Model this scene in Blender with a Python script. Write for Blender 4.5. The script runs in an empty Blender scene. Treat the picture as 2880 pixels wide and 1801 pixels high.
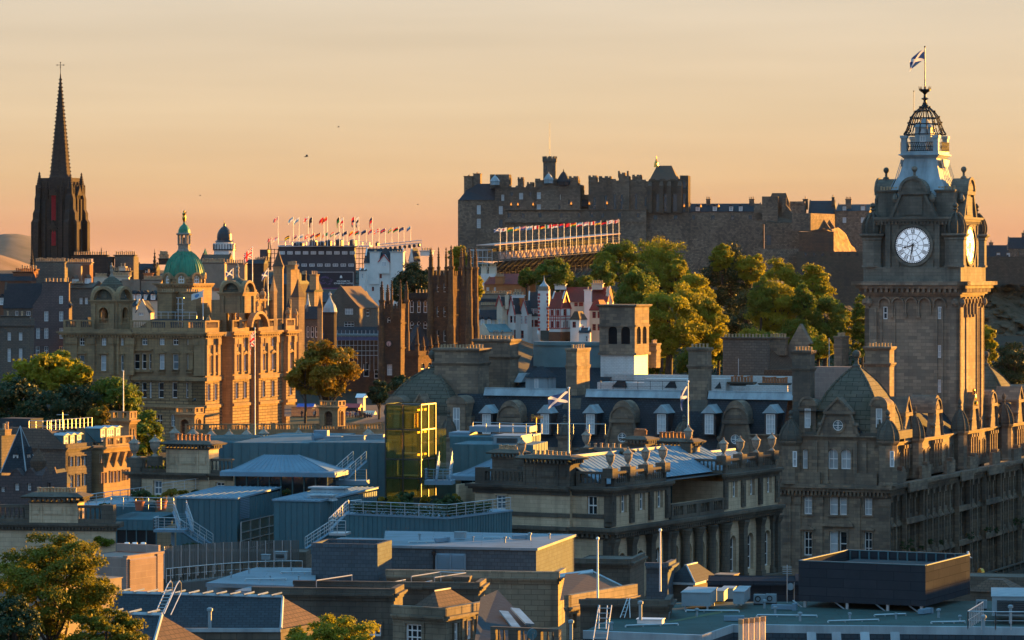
import bpy,math,random
import numpy as np
from mathutils import Vector,Matrix
R=math.radians
sc=bpy.context.scene
COL=sc.collection
# ---------------------------------------------------------------- camera
F=9600.0;CX=1440.0;HY=760.0;CZ=50.0
cam=bpy.data.cameras.new("camera");co=bpy.data.objects.new("camera",cam);COL.objects.link(co)
co.location=(0,0,CZ);co.rotation_euler=(R(90),0,0)
cam.sensor_width=36.0;cam.lens=36.0*F/2880.0
cam.shift_y=-(900.5-HY)/2880.0
cam.clip_start=1.0;cam.clip_end=60000
sc.camera=co
# ---------------------------------------------------------------- light
SUN_AZ,SUN_EL=50.0,3.4
sc.view_settings.view_transform='Standard';sc.view_settings.look='None'
sc.view_settings.gamma=1.0;sc.view_settings.use_curve_mapping=False
sc.view_settings.exposure=2.4
sun=bpy.data.lights.new("sun",'SUN');so=bpy.data.objects.new("sun",sun);COL.objects.link(so)
sun.energy=4.6;sun.angle=R(0.5);sun.color=(1.0,0.445,0.06)
tosun=Vector((math.sin(R(SUN_AZ))*math.cos(R(SUN_EL)),math.cos(R(SUN_AZ))*math.cos(R(SUN_EL)),math.sin(R(SUN_EL))))
so.rotation_euler=tosun.to_track_quat('Z','Y').to_euler()
w=bpy.data.worlds.new("World");sc.world=w;w.use_nodes=True
nt=w.node_tree;nt.nodes.clear()
def nn(tree,t,**k):
 n=tree.nodes.new(t)
 for a,b in k.items():setattr(n,a,b)
 return n
out=nn(nt,'ShaderNodeOutputWorld')
sky=nn(nt,'ShaderNodeTexSky',sky_type='NISHITA',sun_disc=False,sun_elevation=R(SUN_EL),sun_rotation=R(SUN_AZ),dust_density=2.0)
bsky=nn(nt,'ShaderNodeBackground');bsky.inputs[1].default_value=0.05
nt.links.new(sky.outputs[0],bsky.inputs[0])
geo=nn(nt,'ShaderNodeNewGeometry');sep=nn(nt,'ShaderNodeSeparateXYZ')
nt.links.new(geo.outputs['Incoming'],sep.inputs[0])
el=nn(nt,'ShaderNodeMath',operation='MULTIPLY');el.inputs[1].default_value=-1.0
nt.links.new(sep.outputs[2],el.inputs[0])
ramp=nn(nt,'ShaderNodeValToRGB');nt.links.new(el.outputs[0],ramp.inputs[0])
SKYW=[(0.0,(0.143,0.0630,0.0365)),(0.012,(0.149,0.0765,0.0430)),(0.026,(0.154,0.1015,0.0560)),(0.046,(0.152,0.1155,0.0745)),(0.08,(0.141,0.1200,0.0930)),(0.14,(0.078,0.110,0.148)),(0.30,(0.053,0.120,0.190)),(1.0,(0.042,0.125,0.212))]
cr=ramp.color_ramp
while len(cr.elements)<len(SKYW):cr.elements.new(0.5)
for e,(p,c)in zip(cr.elements,SKYW):e.position=p;e.color=(*c,1)
ramp2=nn(nt,'ShaderNodeValToRGB');nt.links.new(el.outputs[0],ramp2.inputs[0])
cr2=ramp2.color_ramp
for e,(p,c)in zip(cr2.elements,[(0.0,(0.100,0.136,0.186)),(1.0,(0.042,0.125,0.214))]):e.position=p;e.color=(*c,1)
wf=nn(nt,'ShaderNodeMapRange',interpolation_type='SMOOTHSTEP');wf.inputs[1].default_value=-0.75;wf.inputs[2].default_value=0.2
nt.links.new(sep.outputs[1],wf.inputs[0])
mixc=nn(nt,'ShaderNodeMix',data_type='RGBA')
nt.links.new(wf.outputs[0],mixc.inputs[0]);nt.links.new(ramp.outputs[0],mixc.inputs[6]);nt.links.new(ramp2.outputs[0],mixc.inputs[7])
tcw=nn(nt,'ShaderNodeTexCoord');mpw=nn(nt,'ShaderNodeMapping');mpw.inputs['Scale'].default_value=(5,5,70)
nzw=nn(nt,'ShaderNodeTexNoise');nzw.inputs['Scale'].default_value=1.4;nzw.inputs['Detail'].default_value=4
nt.links.new(tcw.outputs['Generated'],mpw.inputs[0]);nt.links.new(mpw.outputs[0],nzw.inputs[0])
mrw=nn(nt,'ShaderNodeMapRange');mrw.inputs[1].default_value=0.3;mrw.inputs[2].default_value=0.7;mrw.inputs[3].default_value=0.945;mrw.inputs[4].default_value=1.045
nt.links.new(nzw.outputs[0],mrw.inputs[0])
mulw=nn(nt,'ShaderNodeVectorMath',operation='SCALE');nt.links.new(mixc.outputs[2],mulw.inputs[0]);nt.links.new(mrw.outputs[0],mulw.inputs['Scale'])
bg=nn(nt,'ShaderNodeBackground');bg.inputs[1].default_value=1.0;nt.links.new(mulw.outputs[0],bg.inputs[0])
mixs=nn(nt,'ShaderNodeMixShader');mixs.inputs[0].default_value=0.06
nt.links.new(bg.outputs[0],mixs.inputs[1]);nt.links.new(bsky.outputs[0],mixs.inputs[2])
nt.links.new(mixs.outputs[0],out.inputs[0])
sc.cycles.max_bounces=5;sc.cycles.diffuse_bounces=3;sc.cycles.glossy_bounces=3;sc.cycles.transmission_bounces=5;sc.cycles.transparent_max_bounces=8
# ---------------------------------------------------------------- geometry helpers
def P(px,py,Y):return Vector(((px-CX)*Y/F,Y,CZ+(HY-py)*Y/F))
class Fr:
 """A facade's frame: u along it to the right, o outwards to the viewer, z up; u() and z() read a photograph pixel."""
 def __init__(s,px,Y,ang,at=None):
  s.ox,s.oy=at if at else((px-CX)*Y/F,Y)
  s.ang=ang;s.dx,s.dy=math.cos(R(ang)),math.sin(R(ang));s.nx,s.ny=s.dy,-s.dx
 def u(s,px,o=0.0):
  t=(px-CX)/F
  return(t*(s.oy+o*s.ny)-s.ox-o*s.nx)/(s.dx-t*s.dy)
 def Y(s,u,o=0.0):return s.oy+u*s.dy+o*s.ny
 def z(s,py,u=0.0,o=0.0):return CZ+(HY-py)*s.Y(u,o)/F
 def p(s,u,o,z):return(s.ox+u*s.dx+o*s.nx,s.oy+u*s.dy+o*s.ny,z)
 def right(s,u=0.0,o=0.0):return Fr(0,0,s.ang+90,at=s.p(u,o,0)[:2])
 def left(s,u=0.0,o=0.0):return Fr(0,0,s.ang-90,at=s.p(u,o,0)[:2])
 def sub(s,u,o=0.0,da=0):return Fr(0,0,s.ang+da,at=s.p(u,o,0)[:2])
 def m(s,u=0.0,o=0.0):return s.Y(u,o)/F
def reach(fr,px,lo=.4,o=0.0):
 d=fr.u(px,o);return min(26,max(lo,d))if d>0 else 6.0
class MB:
 def __init__(s):s.v=[];s.f=[];s.c=[]
 def add(s,vs,fs):
  n=len(s.v);s.c.append((n,len(s.f)));s.v+=[tuple(v)for v in vs];s.f+=[[i+n for i in f]for f in fs];return s
 def poly(s,pts):return s.add(pts,[list(range(len(pts)))])
 def hexa(s,p):return s.add(p,[(3,2,1,0),(4,5,6,7),(0,1,5,4),(1,2,6,5),(2,3,7,6),(3,0,4,7)])
 def box(s,fr,u0,u1,o0,o1,z0,z1):
  return s.hexa([fr.p(u0,o1,z0),fr.p(u1,o1,z0),fr.p(u1,o0,z0),fr.p(u0,o0,z0),fr.p(u0,o1,z1),fr.p(u1,o1,z1),fr.p(u1,o0,z1),fr.p(u0,o0,z1)])
 def frus(s,fr,a,b,z0,z1):
  q=lambda c,z:[fr.p(c[0],c[3],z),fr.p(c[1],c[3],z),fr.p(c[1],c[2],z),fr.p(c[0],c[2],z)]
  return s.hexa(q(a,z0)+q(b,z1))
 def rings(s,rs,cap=True):
  n=len(rs[0]);k=len(s.v);s.c.append((k,len(s.f)));s.v+=[tuple(p)for r in rs for p in r]
  for i in range(len(rs)-1):
   for j in range(n):
    a,b=k+i*n+j,k+i*n+(j+1)%n
    s.f.append([a,b,b+n,a+n])
  if cap:
   s.f.append([k+j for j in reversed(range(n))]);s.f.append([k+(len(rs)-1)*n+j for j in range(n)])
  return s
 def lathe(s,c,prof,n=12,a0=0.0,sx=1.0,sy=1.0):
  return s.rings([[(c[0]+max(r,.002)*sx*math.cos(a0+2*math.pi*j/n),c[1]+max(r,.002)*sy*math.sin(a0+2*math.pi*j/n),c[2]+z)for j in range(n)]for r,z in prof])
 def sqlathe(s,fr,u,o,prof,hu=1.0,ho=1.0):
  return s.rings([[fr.p(u-r*hu,o+r*ho,z),fr.p(u+r*hu,o+r*ho,z),fr.p(u+r*hu,o-r*ho,z),fr.p(u-r*hu,o-r*ho,z)]for r,z in prof])
 def prism(s,fr,pts,o0,o1):
  n=len(pts);a=[fr.p(u,o1,z)for u,z in pts];b=[fr.p(u,o0,z)for u,z in pts]
  return s.add(a+b,[list(range(n)),list(range(2*n-1,n-1,-1))]+[[(i+1)%n,i,i+n,(i+1)%n+n]for i in range(n)])
 def tube(s,p,q,r,n=6,r2=None):
  p,q=Vector(p),Vector(q);d=(q-p)
  if d.length<1e-6:return s
  d.normalize();a=d.cross(Vector((0,0,1))if abs(d.z)<.9 else Vector((1,0,0))).normalized();b=d.cross(a);r2=r if r2 is None else r2
  cs=[(math.cos(2*math.pi*j/n),math.sin(2*math.pi*j/n))for j in range(n)]
  return s.rings([[p+(a*c+b*t)*r for c,t in cs],[q+(a*c+b*t)*r2 for c,t in cs]])
 def path(s,pts,r,n=5):
  for a,b in zip(pts,pts[1:]):s.tube(a,b,r,n)
  return s
 def ball(s,c,r,n=10,sz=1.0):
  k=max(4,n//2+1)
  return s.lathe(c,[(r*math.sin(math.pi*i/k),-r*sz*math.cos(math.pi*i/k))for i in range(k+1)],n)
 def hip(s,fr,u0,u1,o0,o1,z0,z1,iu,io):
  return s.frus(fr,(u0,u1,o0,o1),(u0+iu,u1-iu,o0+io,o1-io),z0,z1)
 def gable(s,fr,u0,u1,o0,o1,z0,z1,along='u',t=0.0):
  if along=='u':return s.add([fr.p(u0,o1,z0),fr.p(u1,o1,z0),fr.p(u1,o0,z0),fr.p(u0,o0,z0),fr.p(u0,(o0+o1)/2,z1),fr.p(u1,(o0+o1)/2,z1)],[(3,2,1,0),(0,1,5,4),(2,3,4,5),(1,2,5),(3,0,4)])
  return s.add([fr.p(u0,o1,z0),fr.p(u1,o1,z0),fr.p(u1,o0,z0),fr.p(u0,o0,z0),fr.p((u0+u1)/2,o1,z1),fr.p((u0+u1)/2,o0,z1)],[(3,2,1,0),(0,1,4),(1,2,5,4),(2,3,5),(3,0,4,5)])
 def arc(s,fr,u,z,r,o0,o1,t,a0=0,a1=180,n=12,ru=1.0):
  A=[R(a0+(a1-a0)*i/n)for i in range(n+1)]
  for a,b in zip(A,A[1:]):
   q=[(u+(r+t)*ru*math.cos(a),z+(r+t)*math.sin(a)),(u+(r+t)*ru*math.cos(b),z+(r+t)*math.sin(b)),(u+r*ru*math.cos(b),z+r*math.sin(b)),(u+r*ru*math.cos(a),z+r*math.sin(a))]
   s.prism(fr,q,o0,o1)
  return s
def arcpts(u,z,r,a0=0,a1=180,n=12,sz=1.0):return[(u+r*math.cos(R(a0+(a1-a0)*i/n)),z+r*sz*math.sin(R(a0+(a1-a0)*i/n)))for i in range(n+1)]
def uvmap(me):
 nl=len(me.loops)
 if not nl:return
 co=np.empty(len(me.vertices)*3,np.float32);me.vertices.foreach_get('co',co);co=co.reshape(-1,3)
 vi=np.empty(nl,np.int32);me.loops.foreach_get('vertex_index',vi)
 no=np.empty(len(me.polygons)*3,np.float32);me.polygons.foreach_get('normal',no);no=no.reshape(-1,3)
 tot=np.empty(len(me.polygons),np.int32);me.polygons.foreach_get('loop_total',tot)
 n=np.repeat(no,tot,axis=0);p=co[vi]
 h=np.hypot(n[:,0],n[:,1]);flat=h<0.05;h=np.where(flat,1,h)
 t=np.stack([-n[:,1]/h,n[:,0]/h],1)
 sg=np.where(np.abs(t[:,0])>1e-3,np.sign(t[:,0]),np.sign(t[:,1]));t=t*sg[:,None]
 u=np.where(flat,p[:,0],p[:,0]*t[:,0]+p[:,1]*t[:,1])
 v=np.where(flat,p[:,1],p[:,2]/np.maximum(h,0.15))
 uv=me.uv_layers.new(name='uv');uv.data.foreach_set('uv',np.stack([u,v],1).astype(np.float32).ravel())
def mesh(name,mb,mat,loc=(0,0,0),smooth=False):
 me=bpy.data.meshes.new(name);l=loc
 me.from_pydata([(v[0]-l[0],v[1]-l[1],v[2]-l[2])for v in mb.v],[],mb.f);me.update()
 uvmap(me)
 if smooth:me.shade_smooth()
 if mat:me.materials.append(mat)
 return me
APART={'cornice','balustrade','vent_opening','wall','urn_pedestal','rooflight','attic','lantern_post','railing','pilaster','louvre','skylight','balcony','roof_upstand','buttress','lead_cap','floodlight','zinc_slope','aerial','lead_ridge','roof_deck','slate_roof','rail','post'}
def apart(mb,gap=.9):
 """The far-apart pieces of a mesh, each as a mesh of its own."""
 c=mb.c+[(len(mb.v),len(mb.f))];V=np.array(mb.v);B=[]
 for(a,f0),(b,f1)in zip(c,c[1:]):B.append((V[a:b].min(0)-gap/2,V[a:b].max(0)+gap/2))
 lo,hi=np.array([x[0]for x in B]),np.array([x[1]for x in B]);n=len(B);lab=-np.ones(n,int);k=0
 for i in range(n):
  if lab[i]>=0:continue
  st=[i];lab[i]=k
  while st:
   j=st.pop();hit=np.where((lab<0)&(lo<=hi[j]).all(1)&(hi>=lo[j]).all(1))[0];lab[hit]=k;st+=list(hit)
  k+=1
 out=[]
 for q in range(k):
  m=MB()
  for i in np.where(lab==q)[0]:(a,f0),(b,f1)=c[i],c[i+1];m.add(mb.v[a:b],[[x-a for x in f]for f in mb.f[f0:f1]])
  out.append(m)
 return out
class T:
 """One thing: an Empty at its base and its parts."""
 def __init__(s,name,label,cat,loc,group=None):
  s.o=bpy.data.objects.new(name,None);COL.objects.link(s.o);s.loc=tuple(loc);s.o.location=loc;s.o.empty_display_size=.5
  s.o['label']=label;s.o['category']=cat
  if group:s.o['group']=group
 def part(s,name,mb,mat,parent=None,smooth=False,label=None):
  if not mb.v:return None
  if name in APART and len(mb.c)>1:
   L=apart(mb)
   if len(L)>1:return[s.part(name+' ',x,mat,parent,smooth,label)for x in L][0]
  name=name.strip()
  o=bpy.data.objects.new(name,mesh(name,mb,mat,s.loc,smooth));COL.objects.link(o);o.parent=parent or s.o
  if label:o['label']=label
  return o
 def inst(s,name,me,at,parent=None,rz=0,sc_=None):
  o=bpy.data.objects.new(name,me);COL.objects.link(o);o.parent=parent or s.o
  o.location=Vector(at)-Vector(s.loc);o.rotation_euler=(0,0,rz)
  if sc_:o.scale=sc_
  return o
def solo(name,label,cat,mb,mat,loc,group=None,smooth=False,kind=None):
 o=bpy.data.objects.new(name,mesh(name,mb,mat,loc,smooth));COL.objects.link(o);o.location=loc
 if label:o['label']=label
 if cat:o['category']=cat
 if group:o['group']=group
 if kind:o['kind']=kind
 return o
def tree_copy(o,parent=None):
 c=o.copy();COL.objects.link(c)
 if parent is not None:c.parent=parent
 for ch in list(o.children):tree_copy(ch,c)
 return c
MATS={}
def newmat(name):
 m=bpy.data.materials.new(name);m.use_nodes=True;t=m.node_tree;b=t.nodes['Principled BSDF'];MATS[name]=m
 return m,t,b
def mixrgb(t,fac,a,b,mode='MIX'):
 n=nn(t,'ShaderNodeMix',data_type='RGBA',blend_type=mode)
 for i,x in((0,fac),(6,a),(7,b)):
  if hasattr(x,'is_linked'):t.links.new(x,n.inputs[i])
  elif i==0:n.inputs[0].default_value=x
  else:n.inputs[i].default_value=(*x,1)
 return n.outputs[2]
def noise(t,scale,detail=4,rough=.55,vec=None,st=None):
 n=nn(t,'ShaderNodeTexNoise');n.inputs['Scale'].default_value=scale;n.inputs['Detail'].default_value=detail;n.inputs['Roughness'].default_value=rough
 if st:
  m=nn(t,'ShaderNodeMapping');m.inputs['Scale'].default_value=st;t.links.new(vec,m.inputs[0]);vec=m.outputs[0]
 if vec is not None:t.links.new(vec,n.inputs[0])
 return n.outputs[0]
def rng(t,x,a,b,c=0.0,d=1.0):
 n=nn(t,'ShaderNodeMapRange');t.links.new(x,n.inputs[0])
 for i,v in enumerate((a,b,c,d)):n.inputs[i+1].default_value=v
 return n.outputs[0]
def bump(t,b,h,dist,s=0.6):
 n=nn(t,'ShaderNodeBump');n.inputs['Strength'].default_value=s;n.inputs['Distance'].default_value=dist
 t.links.new(h,n.inputs['Height']);t.links.new(n.outputs[0],b.inputs['Normal'])
def mul(c,k):return tuple(min(1,x*k)for x in c)
def masonry(name,c1,c2,bw,bh,mortar,mc,soot=(.05,.045,.04),soot_amt=.55,rough=.9,msize=.02,big=.12,streak=.5,warp=0.0,mid=1.3,spec=.22):
 """Coursed stone, brick or slate: blocks of varied tone, joints, weather stains and rain streaks."""
 k_=1.0 if 'white' in name else .84;c1,c2,mc=mul(c1,k_),mul(c2,k_),mul(mc,k_)
 m,t,b=newmat(name)
 uv=nn(t,'ShaderNodeUVMap',uv_map='uv');g=nn(t,'ShaderNodeNewGeometry');vec=uv.outputs[0]
 if warp:
  nz=nn(t,'ShaderNodeTexNoise');nz.inputs['Scale'].default_value=.9/bw;t.links.new(vec,nz.inputs[0])
  vm=nn(t,'ShaderNodeVectorMath',operation='MULTIPLY_ADD');vm.inputs[1].default_value=(warp,warp,0);t.links.new(nz.outputs[1],vm.inputs[0]);t.links.new(vec,vm.inputs[2]);vec=vm.outputs[0]
 br=nn(t,'ShaderNodeTexBrick');t.links.new(vec,br.inputs['Vector'])
 br.inputs['Scale'].default_value=1;br.inputs['Brick Width'].default_value=bw;br.inputs['Row Height'].default_value=bh
 br.inputs['Mortar Size'].default_value=msize;br.inputs['Mortar Smooth'].default_value=.3;br.inputs['Bias'].default_value=-.1
 br.inputs['Color1'].default_value=(*c1,1);br.inputs['Color2'].default_value=(*c2,1);br.inputs['Mortar'].default_value=(*mc,1)
 n1=noise(t,big,6,.65,g.outputs['Position'])
 n2=noise(t,mid,5,.7,g.outputs['Position'])
 n3=noise(t,.8,4,.6,g.outputs['Position'],(1,1,.09))
 c=mixrgb(t,rng(t,n2,.35,.7,0,.45),br.outputs[0],mul(c1,.6))
 c=mixrgb(t,rng(t,n1,.45,.66,0,soot_amt),c,soot)
 if streak:c=mixrgb(t,rng(t,n3,.52,.74,0,streak),c,soot)
 t.links.new(c,b.inputs['Base Color']);b.inputs['Roughness'].default_value=rough;b.inputs['Specular IOR Level'].default_value=spec
 bump(t,b,br.outputs[1],.03,-.5)
 return m
def plain(name,c,rough=.6,metal=0,var=.25,scale=1.5,spec=.4,c2=None,st=None,bm=0):
 m,t,b=newmat(name);g=nn(t,'ShaderNodeNewGeometry')
 n=noise(t,scale,5,.6,g.outputs['Position'],st)
 t.links.new(mixrgb(t,rng(t,n,.3,.72),c,c2 or mul(c,1-var)),b.inputs['Base Color'])
 t.links.new(rng(t,n,.3,.7,rough*.85,min(1,rough*1.15)),b.inputs['Roughness'])
 b.inputs['Metallic'].default_value=metal;b.inputs['Specular IOR Level'].default_value=spec
 if bm:bump(t,b,n,bm,.5)
 return m
def glassm(name,c,rough=.08,spec=.6,var=.5):
 m,t,b=newmat(name);oi=nn(t,'ShaderNodeObjectInfo');g=nn(t,'ShaderNodeNewGeometry')
 n=noise(t,1.1,2,.5,g.outputs['Position'])
 k=mixrgb(t,rng(t,n,.35,.65,0,.6),c,mul(c,1-var));k=mixrgb(t,rng(t,oi.outputs['Random'],0,1,0,.55),k,mul(c,.35))
 t.links.new(k,b.inputs['Base Color']);b.inputs['Roughness'].default_value=rough;b.inputs['Specular IOR Level'].default_value=spec
 bump(t,b,noise(t,.7,1,.5,g.outputs['Position']),.02,.12)
 return m
M_BAL=masonry('balmoral_stone',(.34,.25,.17),(.15,.122,.098),1.1,.42,.02,(.13,.11,.09),soot=(.055,.05,.045),soot_amt=.75,streak=.6)
M_BALT=masonry('tower_stone',(.40,.30,.21),(.19,.155,.12),1.2,.46,.02,(.16,.13,.11),soot=(.07,.062,.055),soot_amt=.5,streak=.45)
M_STG=masonry('stage_stone',(.26,.225,.175),(.17,.155,.125),1.2,.46,.02,(.11,.1,.08),soot=(.05,.05,.044),soot_amt=.7,streak=.6)
M_BALD=masonry('weathered_stone',(.15,.135,.105),(.11,.10,.085),.9,.4,.02,(.07,.065,.055),soot_amt=.6,streak=.6)
M_DOME=masonry('dome_stone',(.15,.14,.105),(.10,.098,.078),1.6,.62,.02,(.03,.03,.025),soot=(.045,.05,.03),soot_amt=.7,streak=.2,msize=.05)
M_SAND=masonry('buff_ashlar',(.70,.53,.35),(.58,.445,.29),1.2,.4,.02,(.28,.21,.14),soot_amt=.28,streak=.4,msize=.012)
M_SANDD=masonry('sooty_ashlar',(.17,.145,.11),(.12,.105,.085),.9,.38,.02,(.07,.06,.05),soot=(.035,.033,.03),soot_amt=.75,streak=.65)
M_BOS=masonry('bank_stone',(.45,.30,.155),(.33,.225,.125),1.5,.55,.02,(.2,.15,.1),soot=(.08,.065,.05),soot_amt=.5,streak=.5)
M_BOSR=masonry('bank_rusticated',(.45,.30,.155),(.34,.23,.125),2.2,.62,.02,(.07,.055,.04),soot=(.08,.065,.05),soot_amt=.5,streak=.4,msize=.09)
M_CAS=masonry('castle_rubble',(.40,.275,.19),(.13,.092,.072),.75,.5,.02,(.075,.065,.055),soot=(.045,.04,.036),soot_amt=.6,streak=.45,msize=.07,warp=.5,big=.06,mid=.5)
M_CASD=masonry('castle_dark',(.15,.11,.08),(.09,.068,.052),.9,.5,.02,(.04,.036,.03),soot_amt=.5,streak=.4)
M_ROCKW=masonry('red_rubble',(.22,.12,.075),(.12,.075,.055),.8,.5,.02,(.06,.045,.035),soot_amt=.5,streak=.5,warp=.4,msize=.06)
M_HUB=masonry('black_stone',(.085,.062,.05),(.058,.044,.038),.9,.45,.02,(.03,.026,.022),soot=(.025,.022,.02),soot_amt=.6,streak=.5)
M_COL=masonry('brown_stone',(.17,.078,.04),(.07,.034,.022),.8,.4,.02,(.05,.034,.026),soot=(.042,.034,.03),soot_amt=.75,streak=.7,msize=.03)
M_COLT=masonry('sunlit_brown_stone',(.25,.13,.06),(.11,.06,.036),.8,.6,.02,(.05,.034,.026),soot=(.035,.028,.024),soot_amt=.85,streak=.75)  # turret stone lightened to stand in for sunlit buttress strips
M_RUB=masonry('grey_rubble',(.20,.165,.13),(.13,.115,.1),.7,.36,.02,(.1,.085,.07),soot=(.06,.055,.05),soot_amt=.5,streak=.4,msize=.05,warp=.25)
M_PURP=masonry('mauve_rubble',(.17,.125,.12),(.12,.095,.095),.7,.36,.02,(.085,.07,.065),soot=(.06,.05,.05),soot_amt=.5,streak=.4,msize=.05,warp=.25)
M_STN=masonry('stained_ashlar',(.38,.31,.21),(.27,.225,.16),1.0,.4,.02,(.12,.1,.075),soot=(.05,.048,.04),soot_amt=.75,streak=.7)
M_PINK=masonry('pink_block',(.36,.27,.225),(.31,.235,.2),1.35,.62,.02,(.42,.34,.28),soot_amt=.12,streak=.2)
M_WBRK=masonry('white_brick',(.62,.63,.60),(.55,.56,.54),.5,.22,.02,(.36,.37,.36),soot=(.2,.19,.17),soot_amt=.25,streak=.3,msize=.02,rough=.5)
M_GBRK=masonry('slate_block',(.095,.135,.16),(.06,.09,.115),.46,.3,.02,(.045,.055,.06),soot=(.05,.06,.065),soot_amt=.3,streak=.25,msize=.02)
M_RBRK=masonry('red_brick',(.27,.105,.055),(.2,.08,.045),.5,.22,.02,(.13,.09,.06),soot_amt=.4,streak=.4)
M_SLATE=masonry('slate',(.040,.055,.068),(.021,.031,.041),.42,.3,.02,(.010,.013,.017),soot=(.024,.03,.034),soot_amt=.4,streak=.35,rough=.75,msize=.03)
M_SLATEB=masonry('sun_browned_slate',(.16,.095,.058),(.11,.066,.045),.42,.3,.02,(.035,.026,.02),soot=(.06,.05,.04),soot_amt=.4,streak=.3,rough=.75,msize=.03)  # slate browned for sunlit slopes; the warm light is in the colour
M_TILE=masonry('red_tile',(.36,.055,.038),(.25,.042,.032),.4,.3,.02,(.06,.02,.016),soot=(.07,.03,.025),soot_amt=.45,streak=.4,rough=.75)
M_SCREEN=masonry('charcoal_cladding',(.052,.058,.068),(.040,.045,.054),2.4,.62,.02,(.018,.02,.024),soot=(.03,.036,.044),soot_amt=.4,streak=.3,msize=.02,rough=.9,spec=.0)
M_HARL=plain('white_harling',(.70,.66,.61),.85,var=.18,scale=.5)
M_CREAM=plain('cream_harling',(.62,.50,.37),.85,var=.22,scale=.5)
M_REND=plain('grey_render',(.27,.215,.16),.9,var=.4,scale=.4)
M_ORNG=plain('ochre_harling',(.36,.15,.055),.9,var=.25,scale=.4)
M_WHITE=plain('white_paint',(.74,.74,.72),.45,var=.12)
M_REDP=plain('red_paint',(.42,.045,.04),.5,var=.2)
M_ZINC=masonry('zinc_cladding',(.08,.185,.215),(.056,.14,.17),.55,7,.0,(.05,.12,.15),soot=(.06,.12,.145),soot_amt=.55,streak=.45,rough=.68,msize=.012)
M_ZROOF=plain('zinc_roof',(.14,.24,.31),.6,.0,var=.25,scale=.4)
M_LEAD=plain('lead_sheet',(.34,.42,.45),.65,.0,var=.5,scale=.7,st=(1,1,.2))
M_TEAL=plain('teal_sheet',(.10,.19,.205),.5,.1,var=.3,scale=.5)
M_COPP=plain('verdigris_copper',(.045,.255,.14),.55,.1,var=.65,scale=.9,st=(1,1,.1),c2=(.02,.10,.062))
M_GFELT=masonry('green_roof_felt',(.062,.118,.108),(.046,.095,.09),9,1.1,.02,(.03,.06,.058),soot=(.03,.05,.045),soot_amt=.7,streak=0,msize=.04,big=.3)
M_BFELT=masonry('pale_roof_felt',(.22,.30,.35),(.18,.255,.30),8,1.2,.02,(.12,.17,.2),soot=(.10,.14,.15),soot_amt=.65,streak=0,msize=.04,big=.3,rough=.7)
M_DFELT=masonry('dark_roof_felt',(.05,.06,.068),(.036,.044,.052),7,1.0,.02,(.02,.025,.03),soot=(.07,.075,.07),soot_amt=.6,streak=0,msize=.04,big=.3)
M_GALV=plain('galvanised_steel',(.46,.49,.5),.35,.6,var=.2)
M_STEEL=plain('bright_steel',(.72,.70,.66),.16,1.0,var=.15)
M_IRON=plain('black_iron',(.02,.021,.022),.45,.3,var=.3)
M_GOLD=plain('gilding_and_sun_gold',(.62,.33,.06),.3,.9,var=.2)
M_POT=plain('buff_clay',(.52,.34,.19),.8,var=.55,scale=1.8)
M_POTR=plain('red_clay',(.40,.16,.07),.8,var=.5,scale=1.8)
M_HVAC=plain('hvac_paint',(.21,.28,.31),.6,var=.15)
M_TIMB=plain('grey_timber',(.12,.115,.105),.85,var=.4,scale=1.2,st=(1,1,.1))
M_OFF=plain('dark_cladding',(.042,.043,.055),.5,var=.2,scale=.4)
M_BLACKP=plain('black_paint',(.03,.03,.034),.4,var=.2)
M_SHADOW=plain('dark_interior',(.012,.013,.014),.8)
M_SCAFB=plain('blue_sheeting',(.07,.11,.26),.6,var=.3)
M_BALCONY=plain('sun_pink_sheeting',(.62,.36,.27),.7,var=.18)  # the low sun's pink is put into the grandstand sheeting colour
M_STONEUR=plain('urn_stone',(.31,.265,.21),.9,var=.45,scale=2.5,bm=.03)
M_GRASS=plain('grass_bank',(.035,.055,.014),1,var=.6,scale=.35,c2=(.022,.026,.012))
M_EARTH=plain('rough_ground',(.016,.02,.009),1,var=.55,scale=.12,c2=(.02,.017,.01))
M_ROCK=plain('crag_rock',(.085,.062,.036),.95,scale=.35,c2=(.022,.022,.009),bm=.8)
M_ROAD=plain('asphalt',(.05,.05,.052),.9,var=.3)
M_HILL=plain('heath',(.13,.095,.06),1,scale=.012,c2=(.055,.05,.03))
M_FIELD=plain('stubble_field',(.24,.14,.065),1,var=.45,scale=.015)
M_BARK=plain('bark',(.05,.038,.028),.95,var=.4,scale=2)
G_D=glassm('dark_glass',(.022,.03,.036));G_C=glassm('curtained_glass',(.55,.60,.62),.2,.5,.35);G_M=glassm('sky_glass',(.14,.21,.25));G_G=glassm('green_glass',(.05,.105,.09))
GL={'d':G_D,'c':G_C,'m':G_M,'g':G_G}
def leafm(name,c1,c2,tr=.3):
 m,t,b=newmat(name);g=nn(t,'ShaderNodeNewGeometry');at=nn(t,'ShaderNodeAttribute',attribute_name='tone')
 n=noise(t,.22,3,.6,g.outputs['Position'])
 c=mixrgb(t,rng(t,n,.35,.65),c1,c2)
 c=mixrgb(t,at.outputs['Fac'],mul(c1,.62),c)
 t.links.new(c,b.inputs['Base Color']);b.inputs['Roughness'].default_value=.6;b.inputs['Specular IOR Level'].default_value=.25
 tl=nn(t,'ShaderNodeBsdfTranslucent');t.links.new(c,tl.inputs[0]);mx=nn(t,'ShaderNodeMixShader');mx.inputs[0].default_value=tr
 o=t.nodes['Material Output'];t.links.new(b.outputs[0],mx.inputs[1]);t.links.new(tl.outputs[0],mx.inputs[2]);t.links.new(mx.outputs[0],o.inputs[0])
 return m
L_GRN=leafm('leaf_green',(.17,.22,.02),(.09,.14,.02),.42);L_GLD=leafm('leaf_golden',(.38,.34,.02),(.20,.21,.018),.5);L_DRK=leafm('leaf_dark',(.03,.06,.018),(.022,.044,.016),.15)
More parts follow.
